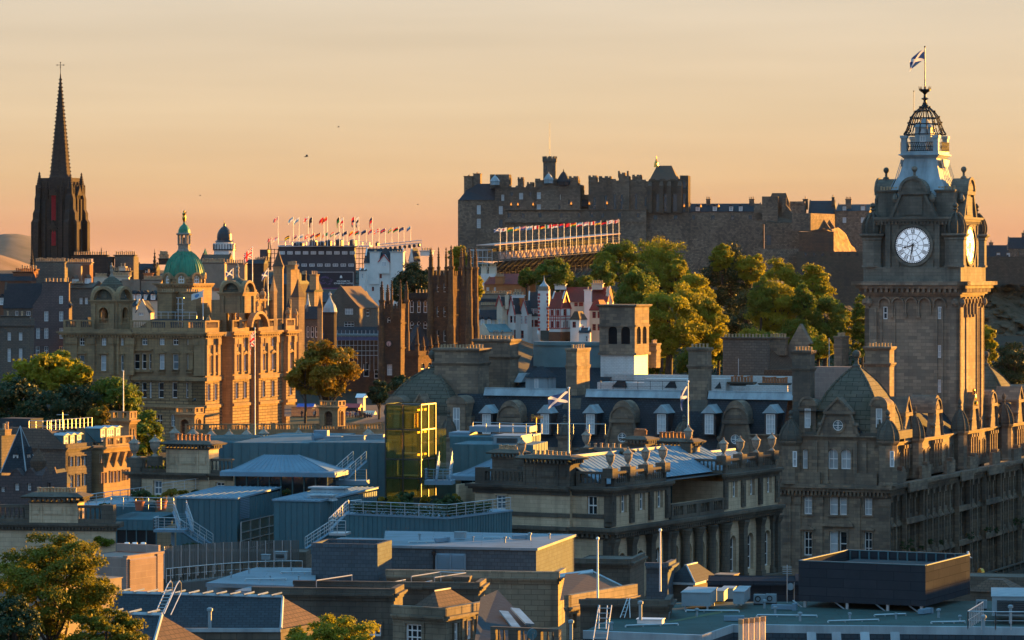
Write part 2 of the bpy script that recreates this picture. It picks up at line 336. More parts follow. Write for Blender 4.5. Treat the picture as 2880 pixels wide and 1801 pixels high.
L_FG=leafm('leaf_dusk',(.22,.20,.014),(.085,.115,.014),.42);L_OLV=leafm('leaf_autumn',(.29,.18,.014),(.16,.14,.015),.35);L_BUSH=leafm('leaf_bush',(.06,.10,.03),(.04,.07,.025))
# ---------------------------------------------------------------- building parts
rnd=random.Random(7)
def wall(mb,fr,u0,u1,z0,z1,ops=(),o=0.0,depth=.3):
 """A wall face with real openings (ua,ub,za,zb,arched) and their reveals."""
 us=sorted({u0,u1,*[x for p in ops for x in p[:2]if u0<x<u1]});zs=sorted({z0,z1,*[x for p in ops for x in p[2:4]if z0<x<z1]})
 for a,b in zip(zs,zs[1:]):
  zm=(a+b)/2;st=None
  for i in range(len(us)-1):
   um=(us[i]+us[i+1])/2
   hole=any(p[0]<um<p[1]and p[2]<zm<p[3]for p in ops)
   if not hole and st is None:st=us[i]
   if st is not None and(hole or i==len(us)-2):
    e=us[i]if hole else us[i+1];mb.poly([fr.p(st,o,a),fr.p(e,o,a),fr.p(e,o,b),fr.p(st,o,b)]);st=None
 for p in ops:
  a,b,c,d=p[:4];i=o-depth;r=(b-a)/2
  zt=d-r if p[4]else d
  mb.poly([fr.p(a,o,c),fr.p(a,i,c),fr.p(a,i,zt),fr.p(a,o,zt)]);mb.poly([fr.p(b,o,c),fr.p(b,o,zt),fr.p(b,i,zt),fr.p(b,i,c)])
  mb.poly([fr.p(a,o,c),fr.p(b,o,c),fr.p(b,i,c),fr.p(a,i,c)])
  if p[4]:
   q=arcpts((a+b)/2,zt,r)
   for(x0,y0),(x1,y1)in zip(q,q[1:]):
    mb.poly([fr.p(x0,o,y0),fr.p(x1,o,y1),fr.p(x1,i,y1),fr.p(x0,i,y0)]);mb.poly([fr.p(x0,o,y0),fr.p(x0,o,d),fr.p(x1,o,d),fr.p(x1,o,y1)])
  else:mb.poly([fr.p(a,o,d),fr.p(a,i,d),fr.p(b,i,d),fr.p(b,o,d)])
def window(t,fr,a,b,c,d,o=-.22,cols=2,rows=2,kind='d',fm=None,bar=.09,parent=None,arch=False):
 g=MB();g.poly([fr.p(a,o,c),fr.p(b,o,c),fr.p(b,o,d),fr.p(a,o,d)])
 w=t.part('window',g,GL[kind],parent);f=MB();i0,i1=o+.01,o+.07
 if cols:
  for x0,x1 in((a,a+bar*1.3),(b-bar*1.3,b)):f.box(fr,x0,x1,i0,i1,c,d)
  for y0,y1 in((c,c+bar*1.6),(d-bar*1.3,d)):f.box(fr,a+bar*1.3,b-bar*1.3,i0,i1,y0,y1)
  for k in range(1,cols):x=a+(b-a)*k/cols;f.box(fr,x-bar/2.4,x+bar/2.4,i0,i1-.012,c+bar*1.6,d-bar*1.3)
  for k in range(1,rows):y=c+(d-c)*k/rows;h=bar/1.5 if rows==2 else bar/2.4;f.box(fr,a+bar*1.3,b-bar*1.3,i0,i1-.006,y-h,y+h)
  t.part('frame',f,fm or M_WHITE,w)
 return w
KC='dcmdcmd'
def facade(t,fr,u0,u1,z0,z1,wins,mat,depth=.28,name='wall',o=0.0,trim=None,fm=None,bar=.09):
 """wins: (ua,ub,za,zb,opts): a arch, s surround, p pediment, r round pediment, h hood, i sill, digits cols/rows, d/c/m/g the pane."""
 mb=MB();tr=trim or mb
 wall(mb,fr,u0,u1,z0,z1,[(*w[:4],'a' in w[4])for w in wins],o,depth)
 for w in wins:
  a,b,c,d,s=w[:5];k=(b-a)*.16
  if 's' in s:
   tr.box(fr,a-k,a,o+.003,o+.1,c,d);tr.box(fr,b,b+k,o+.003,o+.1,c,d)
   if 'a' in s:tr.arc(fr,(a+b)/2,d-(b-a)/2,(b-a)/2,o+.004,o+.11,k)
   else:tr.box(fr,a-k,b+k,o+.003,o+.12,d,d+k)
  if 'i' in s:tr.box(fr,a-k*1.5,b+k*1.5,o+.003,o+.2,c-k*1.1,c-.004)
  y=d+k+.004
  if 'h' in s or 'p' in s or 'r' in s:tr.box(fr,a-k*2.2,b+k*2.2,o+.003,o+.38,y,y+k*.9)
  if 'p' in s:tr.prism(fr,[(a-k*2.2,y+k*.9),(b+k*2.2,y+k*.9),((a+b)/2,y+k*.9+(b-a)*.42)],o+.003,o+.3)
  if 'r' in s:tr.prism(fr,arcpts((a+b)/2,y+k*.9,(b-a)/2+k*2.2,sz=.5),o+.003,o+.3)
  n=[int(x)for x in s if x.isdigit()];cols,rows=(n+[2,2])[:2]if len(n)==2 else(2,2)
  kd=next((x for x in s if x in 'dcmg'),None)or rnd.choice(KC)
  if 'x' not in s:window(t,fr,a,b,c,d,o-depth+.05,cols,rows,kd,fm,bar)
 if name:t.part(name,mb,mat)
 return mb
def pxw(fr,lst,o=0.0):
 r=[]
 for q in lst:
  a,b=fr.u(q[0],o),fr.u(q[2],o);um=(a+b)/2
  r.append((a,b,fr.z(q[3],um,o),fr.z(q[1],um,o),q[4]if len(q)>4 else 's'))
 return r
def grid(us,w,zs,opts):
 return[(u-w/2,u+w/2,a,b,s or opts)for u in us for a,b,s in zs]
def cornice(mb,fr,u0,u1,z,h=.9,out=.7,o=0.0,dent=0.0,e0=0,e1=0):
 """Stepped moulding, top at z; dent: spacing of the dentils under it; e0/e1: returns round the ends."""
 x=lambda k:(u0-k*e0,u1+k*e1)
 mb.box(fr,*x(out),o+.004,o+out,z-h*.3,z);mb.box(fr,*x(out*.7),o+.004,o+out*.7,z-h*.55,z-h*.3-.004);mb.box(fr,*x(out*.25),o+.004,o+out*.25,z-h,z-h*.55-.004)
 if dent:
  n=max(1,int((u1-u0)/dent))
  for i in range(n):a=u0+(u1-u0)*(i+.25)/n;mb.box(fr,a,a+dent*.5,o+out*.25+.004,o+out*.62,z-h*.85,z-h*.56)
def balustrade(mb,fr,u0,u1,z,h,o=0.0,step=.42,pier=0.0,th=.34,sol=.22):
 """Plinth, balusters, coping and piers; front plane at o."""
 mb.box(fr,u0,u1,o-th,o,z,z+h*sol);mb.box(fr,u0,u1,o-th-.06,o+.06,z+h*.84,z+h)
 cuts=[u0,u1]
 if pier:
  n=max(1,round((u1-u0)/pier));cuts=[u0+(u1-u0)*i/n for i in range(n+1)]
  for c in cuts:
   a,b=max(u0,c-h*.3),min(u1,c+h*.3);mb.box(fr,a,b,o-th-.02,o+.03,z+h*sol+.003,z+h*.84-.003)
 n=max(1,int((u1-u0)/step))
 for i in range(n):
  c=u0+(u1-u0)*(i+.5)/n
  if pier and min(abs(c-q)for q in cuts)<h*.36:continue
  x,y,_=fr.p(c,o-th/2,0);r=step*.3
  mb.lathe((x,y,z+h*sol),[(r*.7,0),(r,h*.14),(r*.95,h*.24),(r*.5,h*.5),(r*.7,h*.62)],5)
POTM={}
def potmesh(kind):
 if kind not in POTM:
  h,r,m={'buff':(.85,.2,M_POT),'red':(.8,.2,M_POTR),'tall':(1.5,.22,M_POT),'small':(.5,.16,M_POT)}[kind]
  POTM[kind]=mesh('pot',MB().lathe((0,0,0),[(r*1.1,0),(r*.92,h*.12),(r*.82,h*.75),(r*1.08,h*.8),(r*1.08,h*.93),(r*.8,h)],8),m)
 return POTM[kind]
def chimney(t,fr,u0,u1,o0,o1,z0,z1,n,mat,pot='buff',cap=.35,string=True,s=1.0,rows=1):
 """A stack with a moulded cap, its pots standing on top."""
 mb=MB();mb.box(fr,u0,u1,o0,o1,z0,z1-cap)
 e=min(.3,(u1-u0)*.09)
 mb.frus(fr,(u0-e*.3,u1+e*.3,o0-e*.3,o1+e*.3),(u0-e,u1+e,o0-e,o1+e),z1-cap+.003,z1-cap*.45);mb.box(fr,u0-e,u1+e,o0-e,o1+e,z1-cap*.45+.003,z1)
 if string and z1-z0>3.2:k=z1-min(2.4,(z1-z0)*.3);mb.frus(fr,(u0-.03,u1+.03,o0-.03,o1+.03),(u0-e*.9,u1+e*.9,o0-e*.9,o1+e*.9),k-.35,k);mb.box(fr,u0-e*.9,u1+e*.9,o0-e*.9,o1+e*.9,k+.003,k+.16)
 c=t.part('chimney',mb,mat);me=potmesh(pot)
 lng=(u1-u0)>=(o1-o0)
 for r in range(rows):
  for i in range(n):
   k=(i+.5)/n
   u,o=(u0+(u1-u0)*k,o0+(o1-o0)*(r+.5)/rows)if lng else(u0+(u1-u0)*(r+.5)/rows,o0+(o1-o0)*k)
   q=s*rnd.uniform(.86,1.14)
   t.inst('pot',me,fr.p(u,o,z1-.02),c,0,(s,s,q))
 return c
def dormer(t,fr,u,w,z0,z1,o,dep,mat,roof,opts='s22',rh=.7,fm=None,side=None):
 """A small gabled dormer: cheeks and gable, window, roof."""
 mb=MB();a,b=u-w/2,u+w/2;k=w*.16
 wall(mb,fr,a,b,z0,z1,[(a+k,b-k,z0+.12,z1-.1,False)],o,.12)
 mb.poly([fr.p(a,o,z0),fr.p(a,o,z1),fr.p(a,o-dep,z1),fr.p(a,o-dep,z0)]);mb.poly([fr.p(b,o,z0),fr.p(b,o-dep,z0),fr.p(b,o-dep,z1),fr.p(b,o,z1)])
 mb.prism(fr,[(a,z1),(b,z1),(u,z1+rh*.93)],o-.15,o)
 d=t.part('dormer',mb,side or mat);r=MB();r.gable(fr,a-.16,b+.16,o-dep,o+.3,z1+.02,z1+rh+.06,'v');t.part('dormer_roof',r,roof,d)
 n=[int(x)for x in opts if x.isdigit()];cols,rows=n if len(n)==2 else(2,2)
 window(t,fr,a+k,b-k,z0+.12,z1-.1,o-.08,cols,rows,next((x for x in opts if x in 'dcmg'),'c'),fm,.07,d)
 return d
URN=[(.42,0),(.42,.12),(.2,.3),(.2,.45),(.5,.9),(.62,1.3),(.62,1.62),(.74,1.68),(.74,1.8),(.5,1.98),(.28,2.2),(.13,2.3),(.17,2.42),(.04,2.62)]
def rail(t_or_mb,pts,h=1.0,r=.03,post=1.2,bars=(1.0,.72,.48,.25),foot=0.0):
 """A handrail along a polyline: posts and horizontal wires."""
 mb=t_or_mb
 for a,b in zip(pts,pts[1:]):
  a,b=Vector(a),Vector(b);L=(b-a).length;n=max(1,round(L/post))
  for i in range(n+1):q=a+(b-a)*i/n;mb.tube(q,q+Vector((0,0,h)),r*1.1,5)
  for k in bars:mb.tube(a+Vector((0,0,h*k)),b+Vector((0,0,h*k)),r*(1.15 if k==1.0 else .55),5)
 return mb
def seams(mb,fr,u0,u1,z0,z1,o=0.0,step=.5,d=.05,w=.035):
 n=max(1,round((u1-u0)/step))
 for i in range(1,n):u=u0+(u1-u0)*i/n;mb.box(fr,u-w/2,u+w/2,o+.002,o+d,z0,z1)
def roofseams(mb,A,B,C,D,n,r=.04):
 A,B,C,D=map(Vector,(A,B,C,D))
 for i in range(n+1):mb.tube(A+(B-A)*i/n,D+(C-D)*i/n,r,4)
def block(t,name,fr,u0,u1,o0,o1,z0,z1,mat,sm=None,step=.5,parent=None):
 """A box clad in standing-seam sheet on its two seen sides."""
 mb=MB().box(fr,u0,u1,o0,o1,z0,z1);seams(mb,fr,u0,u1,z0,z1,o1,step);rf=fr.right(u1,0);seams(mb,rf,-o1,-o0,z0,z1,0,step)
 return t.part(name,mb,mat,parent)
def leafmesh(name,C,N,size,seed,mat,tone,flat=.0):
 """Leaf sprays: C centres, N outward normals (numpy); each a bent pair of triangles."""
 g=np.random.default_rng(seed);n=len(C)
 d=N+g.normal(0,.75,(n,3));d/=np.linalg.norm(d,axis=1)[:,None]+1e-9
 a=np.cross(d,g.normal(0,1,(n,3)));a/=np.linalg.norm(a,axis=1)[:,None]+1e-9;b=np.cross(d,a)
 s=size*g.uniform(.55,1.35,n)[:,None];bend=d*s*g.uniform(-.35,.35,(n,1))
 V=np.stack([C-a*s,C-b*s*.62+bend,C+a*s,C+b*s*.62+bend],1).reshape(-1,3)
 me=bpy.data.meshes.new(name);me.vertices.add(4*n);me.vertices.foreach_set('co',V.astype(np.float32).ravel())
 me.loops.add(6*n);k=np.arange(n)[:,None]*4
 me.loops.foreach_set('vertex_index',np.concatenate([k+[0,1,2],k+[0,2,3]],1).astype(np.int32).ravel())
 me.polygons.add(2*n);me.polygons.foreach_set('loop_start',(np.arange(2*n)*3).astype(np.int32));me.polygons.foreach_set('loop_total',np.full(2*n,3,np.int32))
 at=me.attributes.new('tone','FLOAT','FACE');at.data.foreach_set('value',np.repeat(tone,2).astype(np.float32))
 me.update();me.validate();me.materials.append(mat)
 return me
def crown_points(seed,rx,ry,rz,lobes,n,base=-.75,taper=0.0,rough=1.0):
 """Points on many small clusters that together fill an uneven crown centred on the origin; also cluster centres."""
 g=np.random.default_rng(seed);L=[]
 while len(L)<lobes:
  v=g.normal(0,1,3);v/=np.linalg.norm(v);r=g.uniform(.35,1)**.6
  p=v*r
  if p[2]<base:continue
  k=1-taper*(p[2]+1)/2
  L.append(p*[rx*k,ry*k,rz]*g.uniform(.86,1.06))
 L=np.array(L);cr=g.uniform(.17,.34,lobes)*(rx+ry+rz)/3*rough
 w=cr**2;idx=g.choice(lobes,n,p=w/w.sum());v=g.normal(0,1,(n,3));v/=np.linalg.norm(v,axis=1)[:,None]
 v[:,2]=np.where(v[:,2]<-.35,-v[:,2],v[:,2])
 rr=cr[idx]*(1-.55*g.random(n)**2.2)*(1+.22*g.normal(0,1,n).clip(-1,2));C=L[idx]+v*rr[:,None]*[1,1,.8]
 tone=(g.uniform(0,1,lobes)**.8)[idx]*.7+g.uniform(0,.3,n)
 N=v*.8+L[idx]/np.array([rx,ry,rz])*.5+[0,0,.25]
 return C,N,tone,L
TREES=[]
def tree(px,Y,ptop,pbot,wpx,label,mat=None,seed=None,n=7000,leaf=None,lobes=46,group=None,trunk=None,cat='tree',name='tree',taper=0.0,base=-.75,depth=.9,rough=1.0,kb=.0):
 """A broad-leaved tree: tapered trunk, limbs into the clusters, crown of leaf sprays (photograph px of its crown)."""
 seed=seed if seed is not None else len(TREES)*13+5;TREES.append(label)
 c=P(px,(ptop+pbot)/2,Y);rx=wpx/2*Y/F;rz=(pbot-ptop)/2*Y/F;tz=(trunk if trunk else rz*.6)
 loc=(c.x,c.y,c.z-rz-tz)
 t=T(name,label,cat,loc,group)
 C,N,tone,L=crown_points(seed,rx*.88,rx*depth,rz*.9,lobes,n,base,taper,rough)
 lf=leaf or max(.16,.30*Y/1000*2.2)
 me=leafmesh('crown',C,N,lf,seed,mat or L_GRN,tone)
 o=bpy.data.objects.new('crown',me);COL.objects.link(o);o.parent=t.o;o.location=(0,0,rz+tz)
 mb=MB();r0=max(.25,rx*.085);top=c+Vector((0,0,rz*.2));b=Vector(loc)-Vector((0,0,1.5));mid=b.lerp(top,.5)+Vector((rx*.03,0,0))
 mb.tube(b,mid,r0,8,r0*.72);mb.tube(mid,top,r0*.72,7,r0*.3)
 g=random.Random(seed)
 for q in L[::max(1,lobes//14)]:
  s=b.lerp(top,g.uniform(.4,.85));e=c+Vector(q);k=s.lerp(e,.5)+Vector((0,0,-rz*.05));mb.tube(s,k,r0*.34,5,r0*.2);mb.tube(k,e,r0*.2,4,r0*.06)
 t.part('trunk',mb,M_BARK)
 return t
def bush(px,Y,ptop,pbot,wpx,label,mat=None,n=1500,leaf=.16,seed=None,group=None,name='bush',cat='bush'):
 seed=seed if seed is not None else len(TREES)*13+5;TREES.append(label)
 c=P(px,(ptop+pbot)/2,Y);rx=wpx/2*Y/F;rz=(pbot-ptop)/2*Y/F
 C,N,tone,L=crown_points(seed,rx*.9,rx*.8,rz*.9,16,n,-.9)
 loc=Vector((c.x,c.y,c.z-rz));me=leafmesh(name,C+[0,0,rz],N,leaf,seed,mat or L_BUSH,tone)
 o=bpy.data.objects.new(name,me);COL.objects.link(o);o.location=loc;o['label']=label;o['category']=cat
 if group:o['group']=group
 return o
FLAGM={}
def flagmat(kind):
 """A flag's pattern from its own u (hoist to fly) and v: 'saltire', 'union', 'cross:a,b', 'h:a,b,c' bands, 'v:a,b,c' bars, 'disc:a,b', 'plain:a'."""
 if kind in FLAGM:return FLAGM[kind]
 CL={'b':(.02,.055,.21),'n':(.012,.02,.07),'w':(.66,.66,.64),'r':(.55,.02,.025),'y':(.72,.42,.02),'g':(.015,.19,.05),'k':(.015,.015,.015),'l':(.10,.26,.5),'o':(.6,.2,.03),'p':(.45,.22,.3)}
 m,t,b=newmat('flag_'+str(len(FLAGM)));FLAGM[kind]=m;b.inputs['Roughness'].default_value=.8
 uv=nn(t,'ShaderNodeUVMap',uv_map='flag');sp=nn(t,'ShaderNodeSeparateXYZ');t.links.new(uv.outputs[0],sp.inputs[0]);U,V=sp.outputs[0],sp.outputs[1]
 def op(o,x,y=None):
  q=nn(t,'ShaderNodeMath',operation=o)
  for i,z in enumerate((x,y)):
   if z is None:continue
   if hasattr(z,'is_linked'):t.links.new(z,q.inputs[i])
   else:q.inputs[i].default_value=z
  return q.outputs[0]
 d1=op('ABSOLUTE',op('SUBTRACT',U,V));d2=op('ABSOLUTE',op('SUBTRACT',op('ADD',U,V),1.0));diag=op('MINIMUM',d1,d2)
 crs=op('MINIMUM',op('ABSOLUTE',op('SUBTRACT',V,.5)),op('ABSOLUTE',op('SUBTRACT',U,.5)))
 k,_,a=kind.partition(':');a=a.split(',')if a else[]
 if k=='saltire':c=mixrgb(t,op('LESS_THAN',diag,.13),CL['b'],CL['w'])
 elif k=='union':
  c=mixrgb(t,op('LESS_THAN',diag,.16),CL['n'],CL['w']);c=mixrgb(t,op('LESS_THAN',diag,.06),c,CL['r']);c=mixrgb(t,op('LESS_THAN',crs,.17),c,CL['w']);c=mixrgb(t,op('LESS_THAN',crs,.10),c,CL['r'])
 elif k=='cross':c=mixrgb(t,op('LESS_THAN',crs,.13),CL[a[0]],CL[a[1]])
 elif k in 'hv' and len(k)==1:
  x=V if k=='h' else U;c=mixrgb(t,op('GREATER_THAN',x,1/len(a)),CL[a[0]],CL[a[1]])
  for i in range(2,len(a)):c=mixrgb(t,op('GREATER_THAN',x,i/len(a)),c,CL[a[i]])
 elif k=='disc':
  e=op('SQRT',op('ADD',op('POWER',op('MULTIPLY',op('SUBTRACT',U,.5),1.5),2.0),op('POWER',op('SUBTRACT',V,.5),2.0)));c=mixrgb(t,op('LESS_THAN',e,.3),CL[a[0]],CL[a[1]])
 else:c=mixrgb(t,op('GREATER_THAN',V,.62),CL[a[0]],CL[a[-1]])
 t.links.new(c,b.inputs['Base Color'])
 tl=nn(t,'ShaderNodeBsdfTranslucent');t.links.new(c,tl.inputs[0]);mx=nn(t,'ShaderNodeMixShader');mx.inputs[0].default_value=.35
 t.links.new(b.outputs[0],mx.inputs[1]);t.links.new(tl.outputs[0],mx.inputs[2]);t.links.new(mx.outputs[0],t.nodes['Material Output'].inputs[0])
 return m
def flagpole(base,top,r,kind,fw,fh,label,group=None,wind=(-1,-.25),droop=.35,ph=0.0,drop=.15,pm=None,name='flagpole',cat='flagpole',pole=True,truck=True):
 """A tapered pole with a ball on top and a waving flag; wind: horizontal direction of the fly."""
 base,top=Vector(base),Vector(top);t=T(name,label,cat,base,group)
 mb=MB().tube(base,top,r,8,r*.6)
 if truck:mb.ball(top+Vector((0,0,r*.8)),r*1.6,6)
 t.part('pole',mb,pm or M_WHITE)
 if kind:
  nu,nv=12,6;wd=Vector((wind[0],wind[1],0)).normalized();sd=Vector((-wd.y,wd.x,0));z0=top.z-drop
  V,UV,Fc=[],[],[]
  for i in range(nu+1):
   for j in range(nv+1):
    u,v=i/nu,j/nv;wv=math.sin(u*7.5+v*1.6+ph)*.09*fw*u
    q=Vector((top.x,top.y,z0))+wd*(r+fw*u*math.cos(droop*u))+sd*wv+Vector((0,0,-fh*(1-v)-fw*math.sin(droop)*u**1.3+.04*fh*math.sin(u*9+ph)))
    V.append(q-base);UV.append((u,v))
  for i in range(nu):
   for j in range(nv):a=i*(nv+1)+j;Fc.append((a,a+nv+1,a+nv+2,a+1))
  me=bpy.data.meshes.new('flag');me.from_pydata(V,[],Fc);ul=me.uv_layers.new(name='flag')
  for l in me.loops:ul.data[l.index].uv=UV[l.vertex_index]
  me.materials.append(flagmat(kind));me.shade_smooth();o=bpy.data.objects.new('flag',me);COL.objects.link(o);o.parent=t.o
 return t
def ss(a,b,x):k=min(1,max(0,(x-a)/(b-a)));return k*k*(3-2*k)
def ground(x,y):
 h=4*ss(330,520,y)+9*ss(560,700,y)*(1-ss(-5,60,x))+19*ss(735,960,y)*(1-ss(-10,60,x))
 h+=(17+8*ss(-5,60,x))*ss(1000,1190,y)*(1-ss(1700,3200,y));h-=30*ss(1800,3500,y)
 return max(h,0)+.6*math.sin(x*.07+y*.031)+.5*math.sin(x*.023-y*.05)
def sheet(name,xs,ys,fn,mat):
 mb=MB();n=len(xs);mb.v=[(x,y,fn(x,y))for y in ys for x in xs]
 mb.f=[(j*n+i,j*n+i+1,(j+1)*n+i+1,(j+1)*n+i)for j in range(len(ys)-1)for i in range(n-1)]
 return solo(name,None,None,mb,mat,(0,0,0),kind='structure',smooth=True)
xs=[-30000,-12000,-5000,-2500,-1200,-700]+list(range(-420,421,14))+[700,1200,2500,5000,12000,30000]
ys=[-3000,-800,-200]+list(range(40,1500,14))+[1600,1800,2100,2600,3300,4500,7000,12000,20000,45000]
sheet('ground',xs,ys,ground,M_EARTH)
def hillz(cx,cy,sx,sy,h,wob):
 return lambda x,y:-8+h*math.exp(-((x-cx)/sx)**2-((y-cy)/sy)**2)*(1+wob*math.sin(x*.011+y*.004)+wob*.6*math.sin(x*.031))
q=P(15,660,11000)
sheet('hill',[q.x+i*40 for i in range(-22,23)],[11000+j*130 for j in range(-11,12)],hillz(q.x,11000,320,700,q.z+8,.02),M_HILL)
q2=P(-60,712,6000)
sheet('hill',[q2.x+i*20 for i in range(-22,23)],[6000+j*70 for j in range(-11,12)],hillz(q2.x,6000,165,380,q2.z+8,.02),M_FIELD)
# ---------------------------------------------------------------- the grand hotel with the clock tower
B=Fr(2490,428,-23);BR=B.right()
hot=T('grand_hotel','grand dark stone hotel with two stone domes and a long slate mansard roof','hotel',B.p(-30,-10,0))
uL=B.u(1100);uM=B.u(2192);zc=B.z(1366,0)
zu=B.z(1238,0)
def tri(px):return B.u(px)
wf=pxw(B,[(2261,1390,2284,1447,'si23c'),(2333,1392,2357,1449,'si12c'),(2361,1392,2382,1449,'si12c'),(2431,1394,2453,1450,'si23c'),(2261,1494,2284,1563,'sip23d'),(2333,1495,2357,1565,'si12c'),(2361,1495,2382,1565,'si12d'),(2431,1496,2453,1566,'sip23d'),(2261,1600,2284,1660,'s'),(2333,1600,2357,1660,'s'),(2361,1600,2382,1660,'s'),(2431,1600,2453,1660,'s')])
wl=B.u(2110)
facade(hot,B,wl,0,0,zc-1.0,wf,M_BAL,.35)
wup=pxw(B,[(2257,1263,2272,1319,'sa12c'),(2329,1262,2357,1320,'sa22c'),(2365,1263,2393,1320,'sa22c')])
facade(hot,B,wl,0,zc+.003,zu,wup,M_BAL,.35)
cm=MB();cornice(cm,B,wl,0,zc,1.6,1.1,dent=.5,e1=1)
u1,u2=B.u(2328),B.u(2388);zt=B.z(1478,u1)
cm.box(B,u1-.6,u2+.6,.004,.4,zt-.1,zt+.15);cm.prism(B,arcpts((u1+u2)/2,zt+.154,(u2-u1)/2+.55,sz=.38),.004,.32)
for a in(2196,2238,2300,2405,2474):
 x=B.u(a);w_=.7 if a in(2238,2300,2405)else 1.35
 cm.box(B,x,x+w_,.004,.16,8,zc-2.6);cm.box(B,x-.1,x+w_+.1,.004,.3,zc-2.6+.003,zc-1.7)
 if w_>1:
  for k in range(5):cm.box(B,x+.3,x+w_-.3,.164,.24,zc-11+k*1.7,zc-10.2+k*1.7)
for a in(2290,2320,2402,2428):x=B.u(a);cm.box(B,x,x+.5,.004,.28,zc+.4,zu-.3);cm.box(B,x-.1,x+.6,.004,.4,zc+.05,zc+.4-.004)
cornice(cm,B,wl,0,zu+.45,.5,.5,e1=1)
b0=B.u(2180);cm.box(B,b0,B.u(2310),.35,.6,zc+.003,zc+1.5);cm.box(B,B.u(2408),B.u(2470),.35,.6,zc+.003,zc+1.5)
hot.part('cornice',cm,M_BAL)
def gable_front(t,fr,u,z,w,h,kind='arch',oc=True,o=.25,dep=2.2,mat=M_BAL,name='gable'):
 """A curved stone gable: scrolled sides, entablature, arched or pointed head, oculus with a white frame."""
 mb=MB();hw=w/2;k=h*.56
 side=[(hw,0),(hw*.98,k*.12),(hw*.84,k*.34),(hw*.68,k*.62),(hw*.6,k)]
 pts=[(u-x,z+y)for x,y in side][::-1]+[(u+x,z+y)for x,y in side]
 pts=[(u-side[0][0],z)]+[(u-x,z+y)for x,y in side[1:]]+[(u+x,z+y)for x,y in side[1:]][::-1]+[(u+hw,z)]
 mb.prism(fr,pts[::-1],o-.9,o)
 mb.box(fr,u-hw*.7,u+hw*.7,o-dep,o+.3,z+k+.003,z+k+h*.08);zt=z+k+h*.083
 if kind=='arch':
  r=hw*.62;mb.prism(fr,arcpts(u,zt,r,sz=(h*.36)/r,n=14),o-dep,o+.05);mb.arc(fr,u,zt,r*.98,o-.3,o+.25,r*.13)
  mb.prism(fr,arcpts(u,zt+.1,r*.55,sz=.8),o+.054,o+.16)
 else:
  r=hw*.62;mb.prism(fr,[(u-r,zt),(u+r,zt),(u,z+h)],o-dep,o+.05)
  mb.prism(fr,[(u-r*1.12,zt+.01),(u-r*.86,zt+.01),(u,z+h-.25),(u,z+h+.12)],o+.053,o+.28);mb.prism(fr,[(u+r*.86,zt+.01),(u+r*1.12,zt+.01),(u,z+h+.12),(u,z+h-.25)],o+.053,o+.28)
 for s in(-1,1):mb.tube(fr.p(u+s*hw*.98,o+.08,z+.02),fr.p(u+s*hw*.62,o+.08,z+k*.98),.22,6);mb.lathe(fr.p(u+s*hw*.86,o,z+k*.5),[(.3,-.3),(.42,0),(.3,.3)],8)
 if oc:
  zo=z+k*.48;mb.arc(fr,u,zo,hw*.25,o+.003,o+.2,hw*.11,0,360,18)
 g=t.part(name,mb,mat)
 if oc:
  zo=z+k*.48;r=hw*.25;pm=MB().prism(fr,arcpts(u,zo,r,0,345,16),o+.004,o+.03);wn=t.part('oculus',pm,G_M,g)
  f=MB();f.arc(fr,u,zo,r*.86,o+.035,o+.09,r*.13,0,360,16);f.box(fr,u-.045,u+.045,o+.035,o+.08,zo-r*.85,zo+r*.85);f.box(fr,u-r*.85,u+r*.85,o+.035,o+.075,zo-.045,zo+.045);f.box(fr,u-r*.42,u+r*.42,o+.036,o+.085,zo-r*.5,zo-r*.42);f.box(fr,u-r*.42,u+r*.42,o+.036,o+.085,zo+r*.42,zo+r*.5)
  t.part('frame',f,M_WHITE,wn)
 return g
ug=B.u(2359);gable_front(hot,B,ug,zu+.45,5.4,B.z(1118,ug)-zu-.45,'point',True)
OG=[(1.0,0),(1.06,.06),(1.02,.18),(.86,.34),(.58,.5),(.3,.62),(.17,.7),(.26,.74),(.13,.8),(.24,.87),(.2,.92),(.02,1.0)]
def turret(t,p,r,zb,zt,ztop,mat,roofm,n=8,ribs=True,name='turret'):
 """An octagonal corner turret with a ribbed ogee roof and finial."""
 x,y=p[:2];mb=MB().lathe((x,y,zb),[(r*.95,0),(r*.95,.3),(r*.88,.35),(r*.88,zt-zb-.6),(r*1.02,zt-zb-.35),(r*1.12,zt-zb-.15),(r*1.12,zt-zb)],n,R(22.5))
 b=t.part(name,mb,mat);rm=MB();H=ztop-zt;pr=[(a*r,c*H+.004)for a,c in OG];rm.lathe((x,y,zt),pr,n,R(22.5))
 if ribs:
  for j in range(n):
   a=R(22.5)+2*math.pi*j/n;pts=[(x+(q+.04)*math.cos(a),y+(q+.04)*math.sin(a),zt+c)for q,c in pr[:6]];rm.path(pts,r*.1,5)
 t.part('turret_roof',rm,roofm,b)
 return b
for px,o in((2224,.3),(2497,.0)):
 u=B.u(px,o);turret(hot,B.p(u,o,0),1.35,zc-.02,B.z(1240,u),B.z(1152,u),M_BAL,M_BALD)
w1=B.u(2230,1.55);
